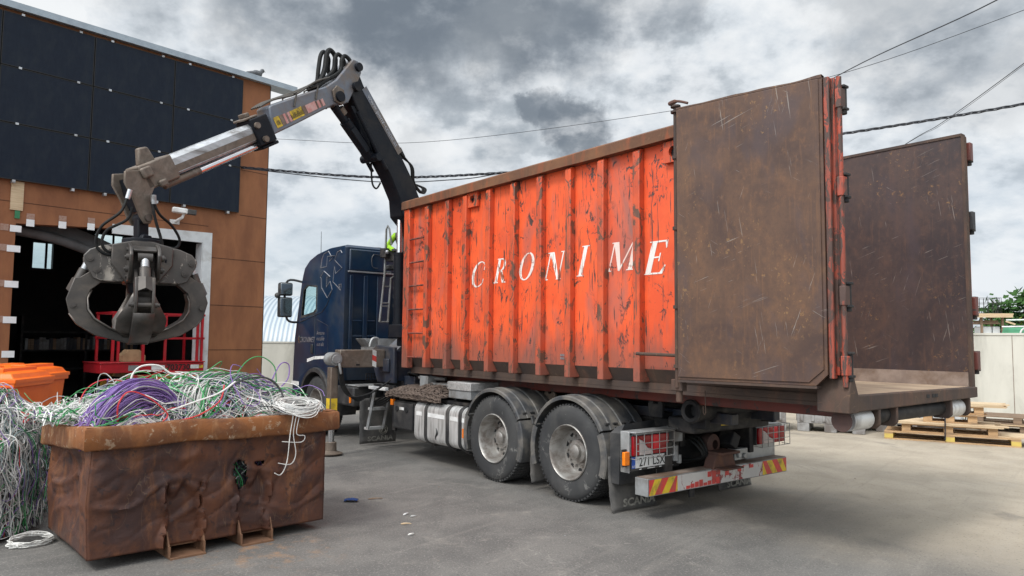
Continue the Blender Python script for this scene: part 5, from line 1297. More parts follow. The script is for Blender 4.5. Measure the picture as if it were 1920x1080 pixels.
# ------------------------------------------------------------------ loader crane (x along the boom, z up, +y side faces the camera)
FC = Frame((-1.201, 12.041, 0), math.atan2(-.812, -.583))
def crane():
    t = thing(FC, (0, 0, 1.3), 'loader_crane', 'dark grey loader crane behind the cab, its boom bent over the workshop yard', 'crane')
    part(MB().cyl((.1, 0, 1.56), (.1, 0, 3.2), .2, .17, 20).cyl((.1, 0, 1.5), (.1, 0, 1.75), .3, n=20).box((-.15, -.2, 3.0), (.4, .2, 3.3)), 'column', 'craned', t, bev=.01)
    # main boom with the knee
    mb = [(2.00, 5.60), (1.90, 5.44), (1.433, 4.892), (1.045, 4.50), (.82, 4.22), (.669, 3.98), (.40, 3.6), (.25, 3.3), (.30, 3.12), (.62, 3.2), (.9, 3.5), (1.055, 3.62), (1.09, 3.88), (1.3, 4.2), (1.496, 4.425), (1.665, 4.633), (2.02, 5.08), (2.12, 5.25), (2.10, 5.5)]
    mo = part(MB().prism(mb, 'y', -.13, .13), 'main_boom', 'craned', t, bev=.015)
    u = Vector((1.433 - 2.0, 0, 4.892 - 5.60)).normalized()
    a, b = Vector((1.93, .134, 5.36)), Vector((1.16, .134, 4.555)); d = (b - a).normalized(); q = Vector((d.z, 0, -d.x)) * .075
    if q.x > 0: q = -q
    part(MB().add([a, b, b + q * 1.5, a + q * 1.5], [(0, 1, 2, 3)]), 'boom_sign', 'crane', mo, smooth=False)
    part(MB().text('www.penz-crane.at', .072, (a + b) / 2 + q * .35 + Vector((0, .003, 0)), d, q, bold=.02, ext=.001, wide=1.12), 'boom_lettering', 'silver', mo, smooth=False)
    # pressed side rails and pipes under the boom
    m = MB()
    for s in (-1, 1): m.tube([(2.02, s * .15, 5.0), (1.62, s * .15, 4.5), (1.42, s * .15, 4.28)], .03, 8)
    m.prism([(2.10, 5.08), (1.95, 4.87), (1.9, 4.72), (1.78, 4.62), (1.66, 4.50), (1.8, 4.8), (2.0, 5.1)], 'y', -.1, .1)
    part(m, 'boom_pipes', 'craned', t)
    # lift cylinder at the near side of the column
    part(MB().cyl((.94, .0, 1.95), (.955, .0, 3.06), .088, n=20).cyl((.94, .0, 1.85), (.94, .0, 2.0), .1, n=20).cyl((.952, .0, 3.02), (.955, .0, 3.07), .095, n=20), 'lift_cylinder', 'craned', t)
    part(MB().cyl((.955, .0, 3.06), (.965, .0, 3.66), .046, n=18), 'lift_rod', 'chrome', t)
    parts(MB().cyl((.965, -.14, 3.66), (.965, .14, 3.66), .07, n=16).box((.70, -.1, 1.75), (1.06, .2, 1.95)).box((.1, -.08, 1.62), (.9, .14, 1.8)), 'cylinder_bracket', 'craned', t, bev=.01)
    # jib cylinder
    part(MB().cyl((2.12, 0, 4.86), (1.62, 0, 4.44), .085, n=18).cyl((2.33, .0, 5.03), (2.12, 0, 4.86), .062, n=16).beam((2.05, .09, 4.76), (1.75, .09, 4.5), .03, .1), 'jib_cylinder', 'craned', t)
    part(MB().cyl((2.33, 0, 5.03), (2.42, 0, 5.11), .045, n=14).cyl((2.24, 0, 5.02), (2.16, 0, 4.95), .075, n=16), 'jib_rod', 'mud', t)
    part(MB().cyl((1.60, -.18, 4.43), (1.60, .18, 4.43), .06, n=14), 'cylinder_pin', 'craned', t)
    # outer boom
    jb = [(2.12, 5.76), (2.02, 5.76), (1.955, 5.70), (1.95, 5.60), (2.05, 5.36), (2.18, 5.10), (2.30, 5.03), (2.45, 4.99), (3.057, 4.571), (3.42, 4.33), (3.50, 4.68), (3.46, 4.72), (2.587, 5.22), (2.42, 5.36)]
    jo = part(MB().prism(jb, 'y', -.14, .14), 'outer_boom', 'crane', t, bev=.02)
    part(MB().cyl((2.03, -.19, 5.66), (2.03, .19, 5.66), .062, n=18).cyl((2.06, -.2, 5.36), (2.06, .2, 5.36), .07, n=18).cyl((2.38, -.21, 5.12), (2.38, .21, 5.12), .075, n=18), 'boom_pin', 'craned', jo)
    part(MB().prism([(2.27, 5.10), (2.3, 5.24), (2.43, 5.27), (2.50, 5.18), (2.46, 5.04), (2.33, 5.01)], 'y', .145, .175).prism([(2.27, 5.10), (2.3, 5.24), (2.43, 5.27), (2.50, 5.18), (2.46, 5.04), (2.33, 5.01)], 'y', -.175, -.145), 'pin_guard', 'mud', jo, bev=.008)
    # stickers along the side
    sa, sb = Vector((3.38, .1445, 4.42)), Vector((2.52, .1445, 5.00)); dd = (sb - sa).normalized(); n_ = Vector((-dd.z, 0, dd.x))
    if n_.z < 0: n_ = -n_
    L = (sb - sa).length; m = MB(); x = .02
    for w, i in ((.10, 0), (.06, 1), (.045, 2), (.02, 1), (.045, 2), (.22, 0), (.06, 1), (.19, 2), (.02, 1), (.05, 2), (.02, 1), (.05, 2)):
        m.i = i; h = .14 - .05 * (x / L); m.add([sa + dd * x, sa + dd * (x + w - .003), sa + dd * (x + w - .003) + n_ * h, sa + dd * x + n_ * h], [(0, 1, 2, 3)]); x += w + .004
    parts(m, 'warning_sticker', ['yellow', 'kick', 'pink'], jo, smooth=False)
    m = MB(); rr_ = random.Random(3)
    for k in range(26):
        x = .30 + .009 * k; p = sa + dd * x + n_ * .02 + Vector((0, .001, 0)); m.add([p, p + dd * .005, p + dd * .005 + n_ * rr_.uniform(.03, .09), p + n_ * rr_.uniform(.03, .09)], [(0, 1, 2, 3)])
    for k in range(5): p = sa + dd * (.04 + .012 * k) + n_ * .03 + Vector((0, .001, 0)); m.add([p, p + dd * .006, p + dd * .006 + n_ * .06, p + n_ * .05], [(0, 1, 2, 3)])
    part(m, 'sticker_marks', 'ink', jo, smooth=False)
    # collar, telescope, extension cylinder
    ax = (Vector((4.876, 0, 3.72)) - Vector((3.666, 0, 4.454))).normalized(); up = Vector((-ax.z, 0, ax.x)); up = up if up.z > 0 else -up
    c0 = Vector((3.60, 0, 4.355))
    def P(s, y, h): return c0 + ax * s + up * h + Vector((0, y, 0))
    def bar(s0, s1, y0, y1, h0, h1, m):
        m.add([P(s, y, h) for s in (s0, s1) for y, h in ((y0, h0), (y1, h0), (y1, h1), (y0, h1))], [(0, 3, 2, 1), (4, 5, 6, 7), (0, 1, 5, 4), (1, 2, 6, 5), (2, 3, 7, 6), (3, 0, 4, 7)]); return m
    cl = part(bar(-.16, .12, -.158, .158, -.185, .165, MB()), 'boom_collar', 'craned', t, bev=.015)
    part(bar(-.04, .16, -.13, .13, .167, .195, bar(.03, .09, -.08, .08, .196, .25, MB())), 'collar_top', 'mud', cl, bev=.01)
    part(MB().cyl(P(.06, -.19, .07), P(.06, .195, .07), .04, n=12).cyl(P(.02, -.19, -.12), P(.02, .195, -.12), .04, n=12), 'collar_bolt', 'mud', cl)
    part(bar(-.20, .08, -.09, .12, -.235, -.192, MB()), 'wear_block', 'craned', cl, bev=.015)
    pr = [(-.10, -.115), (.10, -.115), (.125, -.09), (.125, .07), (.085, .115), (-.085, .115), (-.125, .07), (-.125, -.09)]
    rows = [[P(s, y, h) for y, h in pr + pr[:1]] for s in (.1, .6, 1.0, 1.42)]
    tl = part(MB().sheet(rows), 'telescope', 'steel', t, ang=25)
    part(MB().sheet([[P(s, y, h) for y, h in ((.1268, -.085), (.1268, -.005))] for s in (.12, 1.3)]), 'grimy_side', 'mud', tl)
    part(MB().sheet([[P(s, y, h) for y, h in ((.1268, .01), (.1268, .068), (.0865, .1168), (-.0865, .1168))] for s in (.12, 1.36)]), 'polished_edge', 'steel', tl, ang=20)
    part(MB().tube([P(.0, .04, -.16), P(.5, .05, -.165), P(1.02, .06, -.17)], .042, 14), 'extension_rod', 'chrome', t)
    part(MB().tube([P(1.0, .06, -.17), P(1.5, .07, -.17)], .045, 14), 'extension_cylinder', 'mud', t)
    # boom head
    hd = part(bar(1.30, 1.72, -.15, .15, -.15, .13, MB()), 'boom_head', 'mud', t, bev=.02)
    m = MB().prism([(5.27, 3.50), (5.27, 3.38), (5.17, 3.22), (5.09, 3.04), (5.03, 2.96), (4.96, 2.97), (4.94, 3.08), (4.97, 3.28), (4.93, 3.40), (5.05, 3.55)], 'y', -.15, -.115).prism([(5.27, 3.50), (5.27, 3.38), (5.17, 3.22), (5.09, 3.04), (5.03, 2.96), (4.96, 2.97), (4.94, 3.08), (4.97, 3.28), (4.93, 3.40), (5.05, 3.55)], 'y', .115, .15); part(m, 'head_cheek', 'mud', hd, bev=.01)
    part(MB().prism([(5.20, 3.44), (5.12, 3.2), (5.06, 3.10), (4.99, 3.12), (5.0, 3.4)], 'y', -.112, .112), 'cavity_shade', 'craned', hd)  # dark block standing in for the shade inside the open boom head
    part(MB().prism([(5.08, 3.60), (5.10, 3.80), (5.00, 3.84), (4.86, 3.66)], 'y', -.02, .07), 'head_lug', 'mud', hd, bev=.02)
    part(bar(1.60, 1.73, .152, .19, -.02, .10, bar(1.5, 1.60, .152, .20, -.17, -.09, MB())), 'head_plate', 'mud', hd, bev=.02)
    part(MB().cyl((5.0, -.18, 3.03), (5.0, .18, 3.03), .04, n=16), 'head_pin', 'grap', hd)
    # hoses
    m = MB()
    for q, (y, top, z) in enumerate(((-.09, 2.46, 5.80), (-.03, 2.40, 5.83), (.03, 2.30, 5.79), (.08, 2.22, 5.78))):
        m.tube(spline([(2.72, y, 5.17), (2.58, y, 5.30), (top + .09, y, 5.52), (top + .06, y, z - .08), (top, y, z), (top - .10, y * 1.2, z - .07), (top - .14, y * 1.3, 5.5), (1.95, y, 5.2)], 6), .03 if q != 1 else .036, 8)
    part(m, 'elbow_hose', 'hose', t)
    m = MB()
    for q in range(5):
        y = -.09 + .045 * q; m.tube(spline([(2.45, y, 5.40), (2.75, y * 1.1, 5.19 + .012 * q), (3.05, y, 5.00 + .02 * math.sin(q)), (3.42, y * 1.2, 4.80), (3.60, y, 4.66)], 5), .014, 6)
    part(m, 'boom_hose', 'dusthose', t)
    m = MB()
    for s, hh in ((2.75, .03), (3.1, .03)): m.tube([(s - .02, -.15, 4.78 + (2.9 - s) * .5), (s - .02, -.16, 5.16 + (2.75 - s) * .57), (s, .16, 5.17 + (2.75 - s) * .57), (s + .02, .152, 4.98 + (2.75 - s) * .57)], .012, 5)
    part(m, 'hose_clamp', 'dusthose', t)
    m = MB()
    for q in range(3): m.tube(spline([(1.10, .10 - .05 * q, 4.62), (.88 - .02 * q, .12, 4.45), (.80 - .02 * q, .1, 4.20), (.60 - .03 * q, .08, 4.07), (.52 - .04 * q, .05, 4.16), (.66, .02, 4.2)], 6), .016, 6)
    m.tube(spline([(.78, .1, 4.1), (.64, .1, 3.92), (.6, .1, 3.7)], 5), .016, 6); m.tube(spline([(1.50, -.1, 4.4), (1.45, -.12, 4.1), (1.38, -.1, 4.02), (1.30, -.1, 4.12)], 5), .014, 6)
    m.box((1.0, -.1, 4.5), (1.18, .1, 4.66), Matrix.Rotation(.7, 3, 'Y'))
    part(m, 'knee_hose', 'hose', t)
    # rotator link and its hoses
    part(MB().cyl((5.0, -.09, 3.03), (5.0, .09, 3.03), .06, n=16).beam((5.0, 0, 3.05), (4.985, 0, 2.72), .12, .12).cyl((4.985, -.10, 2.80), (4.985, .10, 2.80), .06, n=14), 'rotator_link', 'craned', t, bev=.015)
    part(MB().prism([(4.88, 2.60), (4.90, 2.74), (4.94, 2.84), (5.03, 2.84), (5.07, 2.74), (5.09, 2.60)], 'y', .07, .13).prism([(4.88, 2.60), (4.90, 2.74), (4.94, 2.84), (5.03, 2.84), (5.07, 2.74), (5.09, 2.60)], 'y', -.13, -.07).cyl((4.985, 0, 2.585), (4.985, 0, 2.70), .17, .12, 24).cyl((4.985, 0, 2.555), (4.985, 0, 2.59), .19, n=24).cyl((4.90, .12, 2.575), (4.80, .25, 2.555), .09, .05, 12), 'rotator', 'craned', t, bev=.008)
    m = MB()
    m.tube(spline([(5.24, .17, 3.22), (5.30, .16, 3.05), (5.44, .05, 2.88), (5.46, 0, 2.70), (5.36, .02, 2.60), (5.12, .05, 2.63)], 7), .015, 8)
    m.tube(spline([(5.18, .17, 3.12), (5.22, .14, 2.98), (5.36, .02, 2.86), (5.40, 0, 2.72), (5.33, .02, 2.63), (5.1, .06, 2.66)], 7), .015, 8)
    m.tube(spline([(4.98, .20, 3.22), (4.90, .20, 3.08), (4.72, .14, 2.98), (4.60, .1, 2.84), (4.64, .1, 2.74), (4.80, .12, 2.73), (4.88, .10, 2.66)], 7), .015, 8)
    m.tube(spline([(4.99, .20, 3.20), (4.95, .22, 3.0), (4.88, .22, 2.8), (4.84, .2, 2.66)], 7), .016, 8)
    part(m, 'rotator_hose', 'hose', t)
    parts(MB().cyl((5.22, .18, 3.30), (5.24, .17, 3.20), .026, n=10).cyl((4.98, .205, 3.28), (4.97, .205, 3.18), .03, n=10), 'hose_fitting', 'steel', t)
    # control stand: ladder, valves, seat on the near side of the column (lorry frame)
crane()
def tt(p): return FC.M.inverted() @ (FT.M @ Vector(p))
def crane_extras(t):
    def pp(L): return [tt(p) for p in L]
    m = MB()
    m.tube(pp([(.47, 7.92, 3.30), (.44, 7.95, 3.56), (.425, 7.98, 3.62), (.41, 8.0, 3.56), (.395, 8.0, 2.80), (.32, 8.0, 2.01)]), .018, 8)
    m.tube(pp([(.475, 8.0, 2.01), (.50, 8.0, 2.50), (.515, 8.0, 2.74), (.60, 8.0, 2.80), (.75, 8.0, 2.79), (.765, 8.0, 2.1)]), .018, 8)
    for z in (2.01, 2.27, 2.32, 2.6, 2.84): k = (z - 2.01) / .8; m.tube(pp([(.32 + .075 * k, 8.0, z), (.475 + .04 * k, 8.0, z)]), .013, 6)
    part(m, 'access_ladder', 'greybox', t)
    m = MB(); rr_ = random.Random(8)
    for k in range(7): z = 2.28 + .075 * k; m.box(tt((.60 + rr_.uniform(-.03, .05), 7.9, z)) - Vector((.05, .06, .03)), tt((.60, 7.9, z)) + Vector((.06, .07, .03)))
    m.box(tt((.52, 7.9, 3.12)) - Vector((.10, .1, .1)), tt((.52, 7.9, 3.12)) + Vector((.1, .1, .08)))
    for k in range(6): m.tube(pp([(.50 + .03 * k, 7.86, 3.05), (.53 + .025 * k, 7.86, 2.85), (.56 + .02 * k, 7.88, 2.6)]), .012, 5)
    for k in range(4): m.tube(pp([(.54 + .02 * k, 7.8, 3.2), (.54 + .02 * k, 7.8, 3.42)]), .01, 5)
    part(m, 'control_valves', 'chassis', t, bev=.004)
    m = MB()
    for k in range(5): m.tube(pp([(.56 + .02 * k, 7.85, 2.3), (.58 + .03 * k, 7.82, 2.05), (.66 + .03 * k, 7.75, 1.9), (.8, 7.6, 1.75)]), .014, 6)
    part(m, 'valve_hose', 'hose', t)
    part(MB().box(tt((.38, 7.95, 3.14)) - Vector((.07, .07, .07)), tt((.38, 7.95, 3.14)) + Vector((.07, .07, .09))), 'lamp_box', 'chassis', t, bev=.012)
    c = tt((.36, 7.86, 3.16)); part(MB().sphere(c, .035, 8), 'work_lamp', 'silver', t)
    p = tt((.72, 8.0, 2.95)); part(MB().box(p - Vector((.22, .22, .06)), p + Vector((.22, .22, .02))).box(p + Vector((-.25, -.2, .02)), p + Vector((-.2, .2, .5))).beam(p, tt((.9, 7.7, 2.4)), .08, .08), 'operator_seat', 'black', t, bev=.02)
    g = tt((1.3, 6.95, 3.86)); part(MB().box(tt((.62, 6.86, 3.7)) - Vector((.05, .02, .1)), tt((.62, 6.86, 3.9)) + Vector((.05, .02, .05))), 'crane_bracket', 'greybox', t, bev=.005)
crane_extras([o for o in bpy.data.objects if o.name == 'loader_crane'][0])

# ------------------------------------------------------------------ operator on the crane seat
def operator():
    seat = Vector((.72, 8.0, 2.98)); yaw = rad(200)
    F = Frame(FT.w((.78, 8.0, 0)), FT.yaw + rad(150)); z = 2.98      # x right, y the way he faces
    t = thing(F, (0, 0, z), 'person', 'crane operator in a dark cap with bright lime sleeves sitting high behind the container', 'person')
    J = [((0, 0, z + .10), .14), ((0, .0, z + .30), .14), ((0, .02, z + .46), .155), ((0, .03, z + .56), .06), ((0, .05, z + .64), .055),
         ((.18, .02, z + .50), .07), ((.30, .10, z + .30), .052), ((.20, .36, z + .22), .038), ((.18, .43, z + .21), .03),
         ((-.18, .02, z + .50), .07), ((-.30, .10, z + .30), .052), ((-.20, .36, z + .22), .038), ((-.18, .43, z + .21), .03),
         ((.10, .04, z + .08), .095), ((.13, .42, z + .10), .07), ((.13, .46, z - .33), .048), ((.13, .57, z - .38), .04),
         ((-.10, .04, z + .08), .095), ((-.13, .42, z + .10), .07), ((-.13, .46, z - .33), .048), ((-.13, .57, z - .38), .04)]
    E = [(0, 1), (1, 2), (2, 3), (3, 4), (2, 5), (5, 6), (6, 7), (7, 8), (2, 9), (9, 10), (10, 11), (11, 12), (0, 13), (13, 14), (14, 15), (15, 16), (0, 17), (17, 18), (18, 19), (19, 20)]
    me = bpy.data.meshes.new('body'); me.from_pydata([Vector(j[0]) - Vector((0, 0, z)) for j in J], E, [])
    o = bpy.data.objects.new('body', me); COL.objects.link(o); o.parent = t
    s = o.modifiers.new('skin', 'SKIN'); s.use_smooth_shade = True
    for k, j in enumerate(J): me.skin_vertices[0].data[k].radius = (j[1], j[1] * .85)
    me.skin_vertices[0].data[0].use_root = True
    o.modifiers.new('sub', 'SUBSURF').levels = 2
    bpy.context.view_layer.update(); dg = bpy.context.evaluated_depsgraph_get()
    nm = bpy.data.meshes.new_from_object(o.evaluated_get(dg)); o.modifiers.clear(); o.data = nm; bpy.data.meshes.remove(me)
    nm.materials.clear(); nm.materials.append(MT['lime']); nm.materials.append(MT['black'])
    for f in nm.polygons:
        c = f.center; f.use_smooth = True
        f.material_index = 1 if abs(c.x) < .17 or c.z < .14 else 0
    hz = z + .74
    m = MB().sphere((0, .06, hz), .10, 10, (.85, 1., 1.2)); m.cyl((0, .155, hz - .0), (0, .185, hz - .02), .016, .012, 6)
    for s_ in (-1, 1): m.sphere((s_ * .088, .05, hz), .022, 5, (.5, 1, 1.4))
    part(m, 'head', 'skin', t)
    m = MB()
    for s_ in (-1, 1): m.sphere((s_ * .034, .148, hz + .02), .011, 5)
    m.box((-.03, .148, hz - .062), (.03, .158, hz - .054)); part(m, 'face', 'ink', t)
    m = MB().lathe([(.104, 0), (.105, .03), (.09, .08), (.05, .11), (.001, .12)], (0, .055, hz + .04), 'z', 20).box((-.07, .14, hz + .038), (.07, .23, hz + .05)); part(m, 'cap', 'helmet', t)
    for s_ in (-1, 1):
        m = MB().sphere((s_ * .18, .47, z + .205), .04, 6, (.8, 1.1, .55))
        for k, L in enumerate((.062, .075, .07, .055)):
            x = s_ * .18 + (-.03 + .02 * k); m.tube([(x, .50, z + .205), (x, .50 + L * .6, z + .20), (x, .50 + L * .8, z + .175)], .009, 6)
        m.tube([(s_ * .145, .46, z + .205), (s_ * .125, .50, z + .195)], .011, 6)
        part(m, 'glove', 'black', t)
operator()

# ------------------------------------------------------------------ grapple
FG = Frame((-4.104, 8.0, 0), rad(31.5))
def grapple():
    zb = 1.65
    t = thing(FG, (0, 0, zb), 'scrap_grapple', 'worn steel four-armed scrap grapple hanging closed from the crane boom', 'grapple')
    Z = lambda z: zb + z
    # cross shaped body
    hx = [(-.30, .86), (-.30, 1.06), (-.10, 1.115), (.10, 1.115), (.30, 1.06), (.30, .86), (.16, .66), (-.16, .66)]
    part(MB().prism([(x, Z(z)) for x, z in hx], 'y', -.20, .20), 'body', 'grap', t, bev=.012)
    prof = [(.20, 1.09), (.40, 1.05), (.53, 1.00), (.59, .93), (.58, .86), (.49, .70), (.40, .665), (.18, .665)]
    out = [(.61, .70), (.665, .69), (.735, .47), (.70, .33), (.62, .21), (.44, .10), (.20, .035), (.05, .0), (-.03, .0)]
    inn = [(-.02, .055), (.10, .07), (.30, .16), (.46, .26), (.525, .36), (.535, .48), (.50, .575), (.40, .66), (.42, .79), (.50, .78)]
    for k in range(4):
        A = Matrix.Rotation(rad(90 * k), 4, 'Z')
        def X(m): m.v = [A @ Vector((p.x * .94, p.y, p.z)) for p in m.v]; return m
        wp = 'grapw' if k in (0, 2) else 'grap'
        q = MB()
        for y0, y1 in ((-.15, -.115), (.115, .15)): q.prism([(x, Z(z)) for x, z in prof], 'y', y0, y1)
        q.prism([(.20, Z(1.06)), (.40, Z(1.035)), (.52, Z(.985)), (.50, Z(.96)), (.20, Z(1.02))], 'y', -.114, .114)
        arm_h = part(X(q), 'arm_housing', wp, t, bev=.01)
        q = MB()
        for x, z in ((.525, .905), (.455, .785)):
            for s in (-1, 1): q.cyl((x, s * .15, Z(z)), (x, s * .178, Z(z)), .036, n=14); q.cyl((x, s * .178, Z(z)), (x, s * .192, Z(z)), .018, n=8)
        for x, z in ((.24, 1.02), (.33, 1.0), (.22, .72)):
            for s in (-1, 1): q.cyl((x, s * .15, Z(z)), (x, s * .164, Z(z)), .016, n=8)
        parts(X(q), 'pin', 'grap', arm_h)
        part(X(MB().cyl((.52, 0, Z(.905)), (.645, 0, Z(.62)), .042, n=16)), 'tine_cylinder', 'steel', arm_h)
        part(X(MB().cyl((.57, 0, Z(.79)), (.64, 0, Z(.63)), .055, n=16).cyl((.52, -.07, Z(.905)), (.52, .07, Z(.905)), .05, n=14)), 'cylinder_sleeve', 'grap', arm_h)
        # tine: two side plates, back strip with the window, bucket blade
        q = MB(); poly = [(x, Z(z)) for x, z in out + inn]
        for y0, y1 in ((-.095, -.065), (.065, .095)): q.prism(poly, 'y', y0, y1)
        tine = part(X(q), 'tine', 'grap', t, bev=.006)
        q = MB(); mid = [(.665, .69), (.735, .47)]
        # hooded upper back, open window, lower back plate
        q.sheet([[(x, y, Z(z)) for y in (-.066, 0, .066)] for x, z in ((.655, .70), (.71, .55))])
        q.v[-5] = q.v[-5] + Vector((.03, 0, .0)); q.v[-2] = q.v[-2] + Vector((.03, 0, .03))
        part(X(q), 'back_hood', 'grap', tine)
        q = MB().sheet([[(x, y, Z(z)) for y in (-.098, .098)] for x, z in ((.705, .315), (.625, .205), (.445, .093), (.20, .028), (.05, -.006), (-.03, -.006))])
        part(X(q), 'back_plate', 'grap', tine, ang=25).modifiers.new('thick', 'SOLIDIFY').thickness = .015
        part(X(MB().cyl((.665, -.12, Z(.405)), (.665, .12, Z(.405)), .03, n=14).cyl((.655, -.145, Z(.405)), (.655, -.12, Z(.405)), .02, n=8).cyl((.655, .12, Z(.405)), (.655, .145, Z(.405)), .02, n=8)), 'cross_pin', 'grap', tine)
        rows = []
        for (x, z), w in zip([(.50, .575), (.535, .48), (.525, .36), (.46, .26), (.30, .16), (.10, .07), (-.01, .05)], (.08, .125, .18, .235, .235, .15, .05)):
            rows.append([(x, y, Z(z)) for y in (-w, -.08, .08, w)])
        o = part(X(MB().sheet(rows)), 'blade', 'grap', tine, ang=30)
        sm = o.modifiers.new('thick', 'SOLIDIFY'); sm.thickness = .018
    part(MB().cyl((0, 0, Z(1.09)), (0, 0, Z(1.15)), .2, n=24).cyl((0, 0, Z(.55)), (0, 0, Z(.7)), .12, .15, 18), 'top_flange', 'craned', t, bev=.01)
grapple()
# ------------------------------------------------------------------ rusty skip full of cable (x along its long side, y away from the camera)
FS = Frame((-3.097, 5.472, 0), rad(43.226))
SL, SW, SZ0, SZ1 = 1.90, 1.26, .085, .93
def dent(p):
    q = Vector(p)
    a = mnoise.fractal(q * 1.9 + Vector((3, 1, 0)), 1., 2., 3) * .05
    b = abs(mnoise.noise(q * Vector((2.6, 2.6, 3.8)) + Vector((7, 0, 2)))) * -.085
    c = mnoise.noise(q * 9) * .014 + abs(mnoise.noise(Vector((q.x * 3 + q.z * 2.4, q.y * 3, q.z * 5 - q.x * 1.2)))) * .065
    r1 = 1 - abs(mnoise.noise(Vector((q.x * 1.9 + q.z * 1.1, q.y * 1.9, q.z * 2.6 - q.x * .5)) + Vector((11, 3, 0)))) * 2.4
    r2 = 1 - abs(mnoise.noise(Vector((q.x * 4.2 - q.z * 2.2, q.y * 4.2, q.z * 3.6)) + Vector((2, 8, 5)))) * 2.6
    return a * .85 + b * .18 + c * .16 + .020 * max(0, r1) ** 7 - .012 * max(0, r2) ** 6
def skip():
    t = thing(FS, (SL / 2, SW / 2, 0), 'rusty_skip', 'rusty dented steel skip overflowing with cable scrap', 'skip')
    def amp(z): 
        k = (z - SZ0) / (SZ1 - SZ0); return min(1, k * 3.2) * min(1, (1 - k) * 5 + .12)
    # front wall, with a torn hole and the fork pocket ribs
    nx, nz = 110, 56; m = MB(); rows = []
    tuck = lambda z: .05 * (1 - (z - SZ0) / (SZ1 - SZ0))
    rib = [(.52, .80), (1.10, 1.36)]
    for j in range(nz + 1):
        z = SZ0 + (SZ1 - SZ0) * j / nz; r = []
        for i in range(nx + 1):
            x = SL * i / nx; d = dent((x, 0, z)) * amp(z)
            e = min(1, x / .08) * min(1, (SL - x) / .08)
            y = -d * e
            for a, b in rib:                                     # pocket stiffeners: pressed in between two flanges
                k = max(0, min(1, (.56 + .05 * math.sin(x * 40) - z) / .07))
                if a < x < b: y += .05 * k
                for c_ in (a, b):
                    wv = c_ + .025 * math.sin(z * 17 + c_ * 5)
                    y -= .055 * k * max(0, 1 - abs(x - wv) / .02)
            xx = x - .03 * (1 - abs(z - .5) * 2) * (1 if x < .1 else 0)
            r.append((xx, y, z))
        rows.append(r)
    m.sheet(rows)
    def hole(p): 
        u, v = (p.x - 1.125) / .062, (p.z - .57) / .13; n_ = .5 * mnoise.noise(Vector((p.x * 22, 0, p.z * 22)))
        u2, v2 = (p.x - 1.29) / .045, (p.z - .655) / .026
        return (u + v * .35) ** 2 + v * v < 1 + n_ or u2 * u2 + v2 * v2 < 1 + n_
    keep = [k for k, f in enumerate(m.f) if not hole(sum((m.v[q] for q in f), Vector()) / 4)]
    m.f = [m.f[k] for k in keep]; m.m = [m.m[k] for k in keep]
    o = part(m, 'front_side', 'skip', t, ang=70); s = o.modifiers.new('thick', 'SOLIDIFY'); s.thickness = .012; s.offset = 1
    # left end: battered, pushed in low down
    def endwall(x0, sgn, name):
        m = MB(); rows = []
        for j in range(49):
            z = SZ0 + (SZ1 - SZ0) * j / 48; r = []
            for i in range(61):
                y = SW * i / 60; e = min(1, y / .08) * min(1, (SW - y) / .08)
                d = dent((x0 * 3 + 1, y, z)) * amp(z) * 1.3 * e
                d -= .10 * e * math.exp(-((y - .55) / .3) ** 2 - ((z - .45) / .22) ** 2)
                r.append((x0 + sgn * d - (.03 * (1 - abs(z - .5) * 2) if sgn < 0 else 0), y, z))
            rows.append(r)
        o = part(m.sheet(rows), name, 'skip', t, ang=70); s = o.modifiers.new('thick', 'SOLIDIFY'); s.thickness = .012; s.offset = 0
    endwall(0, -1, 'end_side'); endwall(SL, 1, 'end_side')
    part(MB().box((0, SW - .012, SZ0), (SL, SW, SZ1)).box((.01, .06, SZ0), (SL - .01, SW - .013, SZ0 + .015)), 'back_side', 'skip', t)
    # rolled rim, wavy
    m = MB(); loop = []; x0, x1, y0, y1 = -.085, 2.0, -.10, SW + .09
    for a, b, n in (((x0, y0), (x1, y0), 50), ((x1, y0), (x1, y1), 34), ((x1, y1), (x0, y1), 50), ((x0, y1), (x0, y0), 34)):
        for k in range(n): loop.append((a[0] + (b[0] - a[0]) * k / n, a[1] + (b[1] - a[1]) * k / n))
    rows = []; cx, cy = SL / 2, SW / 2
    for x, y in loop + loop[:1]:
        w = mnoise.noise(Vector((x * 2.2, y * 2.2, 4))); wz = .018 * w - .10 * max(0, (y / SW)) * max(0, 1 - (x + .1) / 1.3)
        dx = .015 * mnoise.noise(Vector((x * 3, y * 3, 9)))
        nx_, ny_ = (1 if x > x1 - .01 else -1 if x < x0 + .01 else 0), (1 if y > y1 - .01 else -1 if y < y0 + .01 else 0)
        ix, iy = -nx_ or 0, -ny_ or 0
        def q(i, z): return (x + (ix) * i + nx_ * dx, y + (iy) * i + ny_ * dx, z + wz)
        rows.append([q(.105, .885), q(.012, .895), q(.0, .91), q(.004, 1.045), q(.018, 1.062), q(.12, 1.062), q(.13, 1.04), q(.13, .90), q(.105, .885)])
    part(m.sheet(rows), 'rim', 'rim', t, ang=50)
    # fork pockets
    for a in (.56, 1.13):
        m = MB().box((a - .01, -.10, .0), (a + .26, 1.2, .014)).box((a - .02, -.085, .014), (a - .008, 1.2, .098)).box((a + .25, -.075, .014), (a + .262, 1.2, .098))
        m.prism([(-.085, .014), (-.06, .10), (0, .20), (.05, .2), (.05, .014)], 'x', a - .02, a - .008); m.prism([(-.075, .014), (-.06, .10), (0, .24), (.05, .2), (.05, .014)], 'x', a + .25, a + .262)
        part(m, 'fork_pocket', 'pocket', t, smooth=False)
    part(MB().box((.02, .05, .07), (SL - .02, SW - .05, .084)), 'bottom', 'pocket', t)
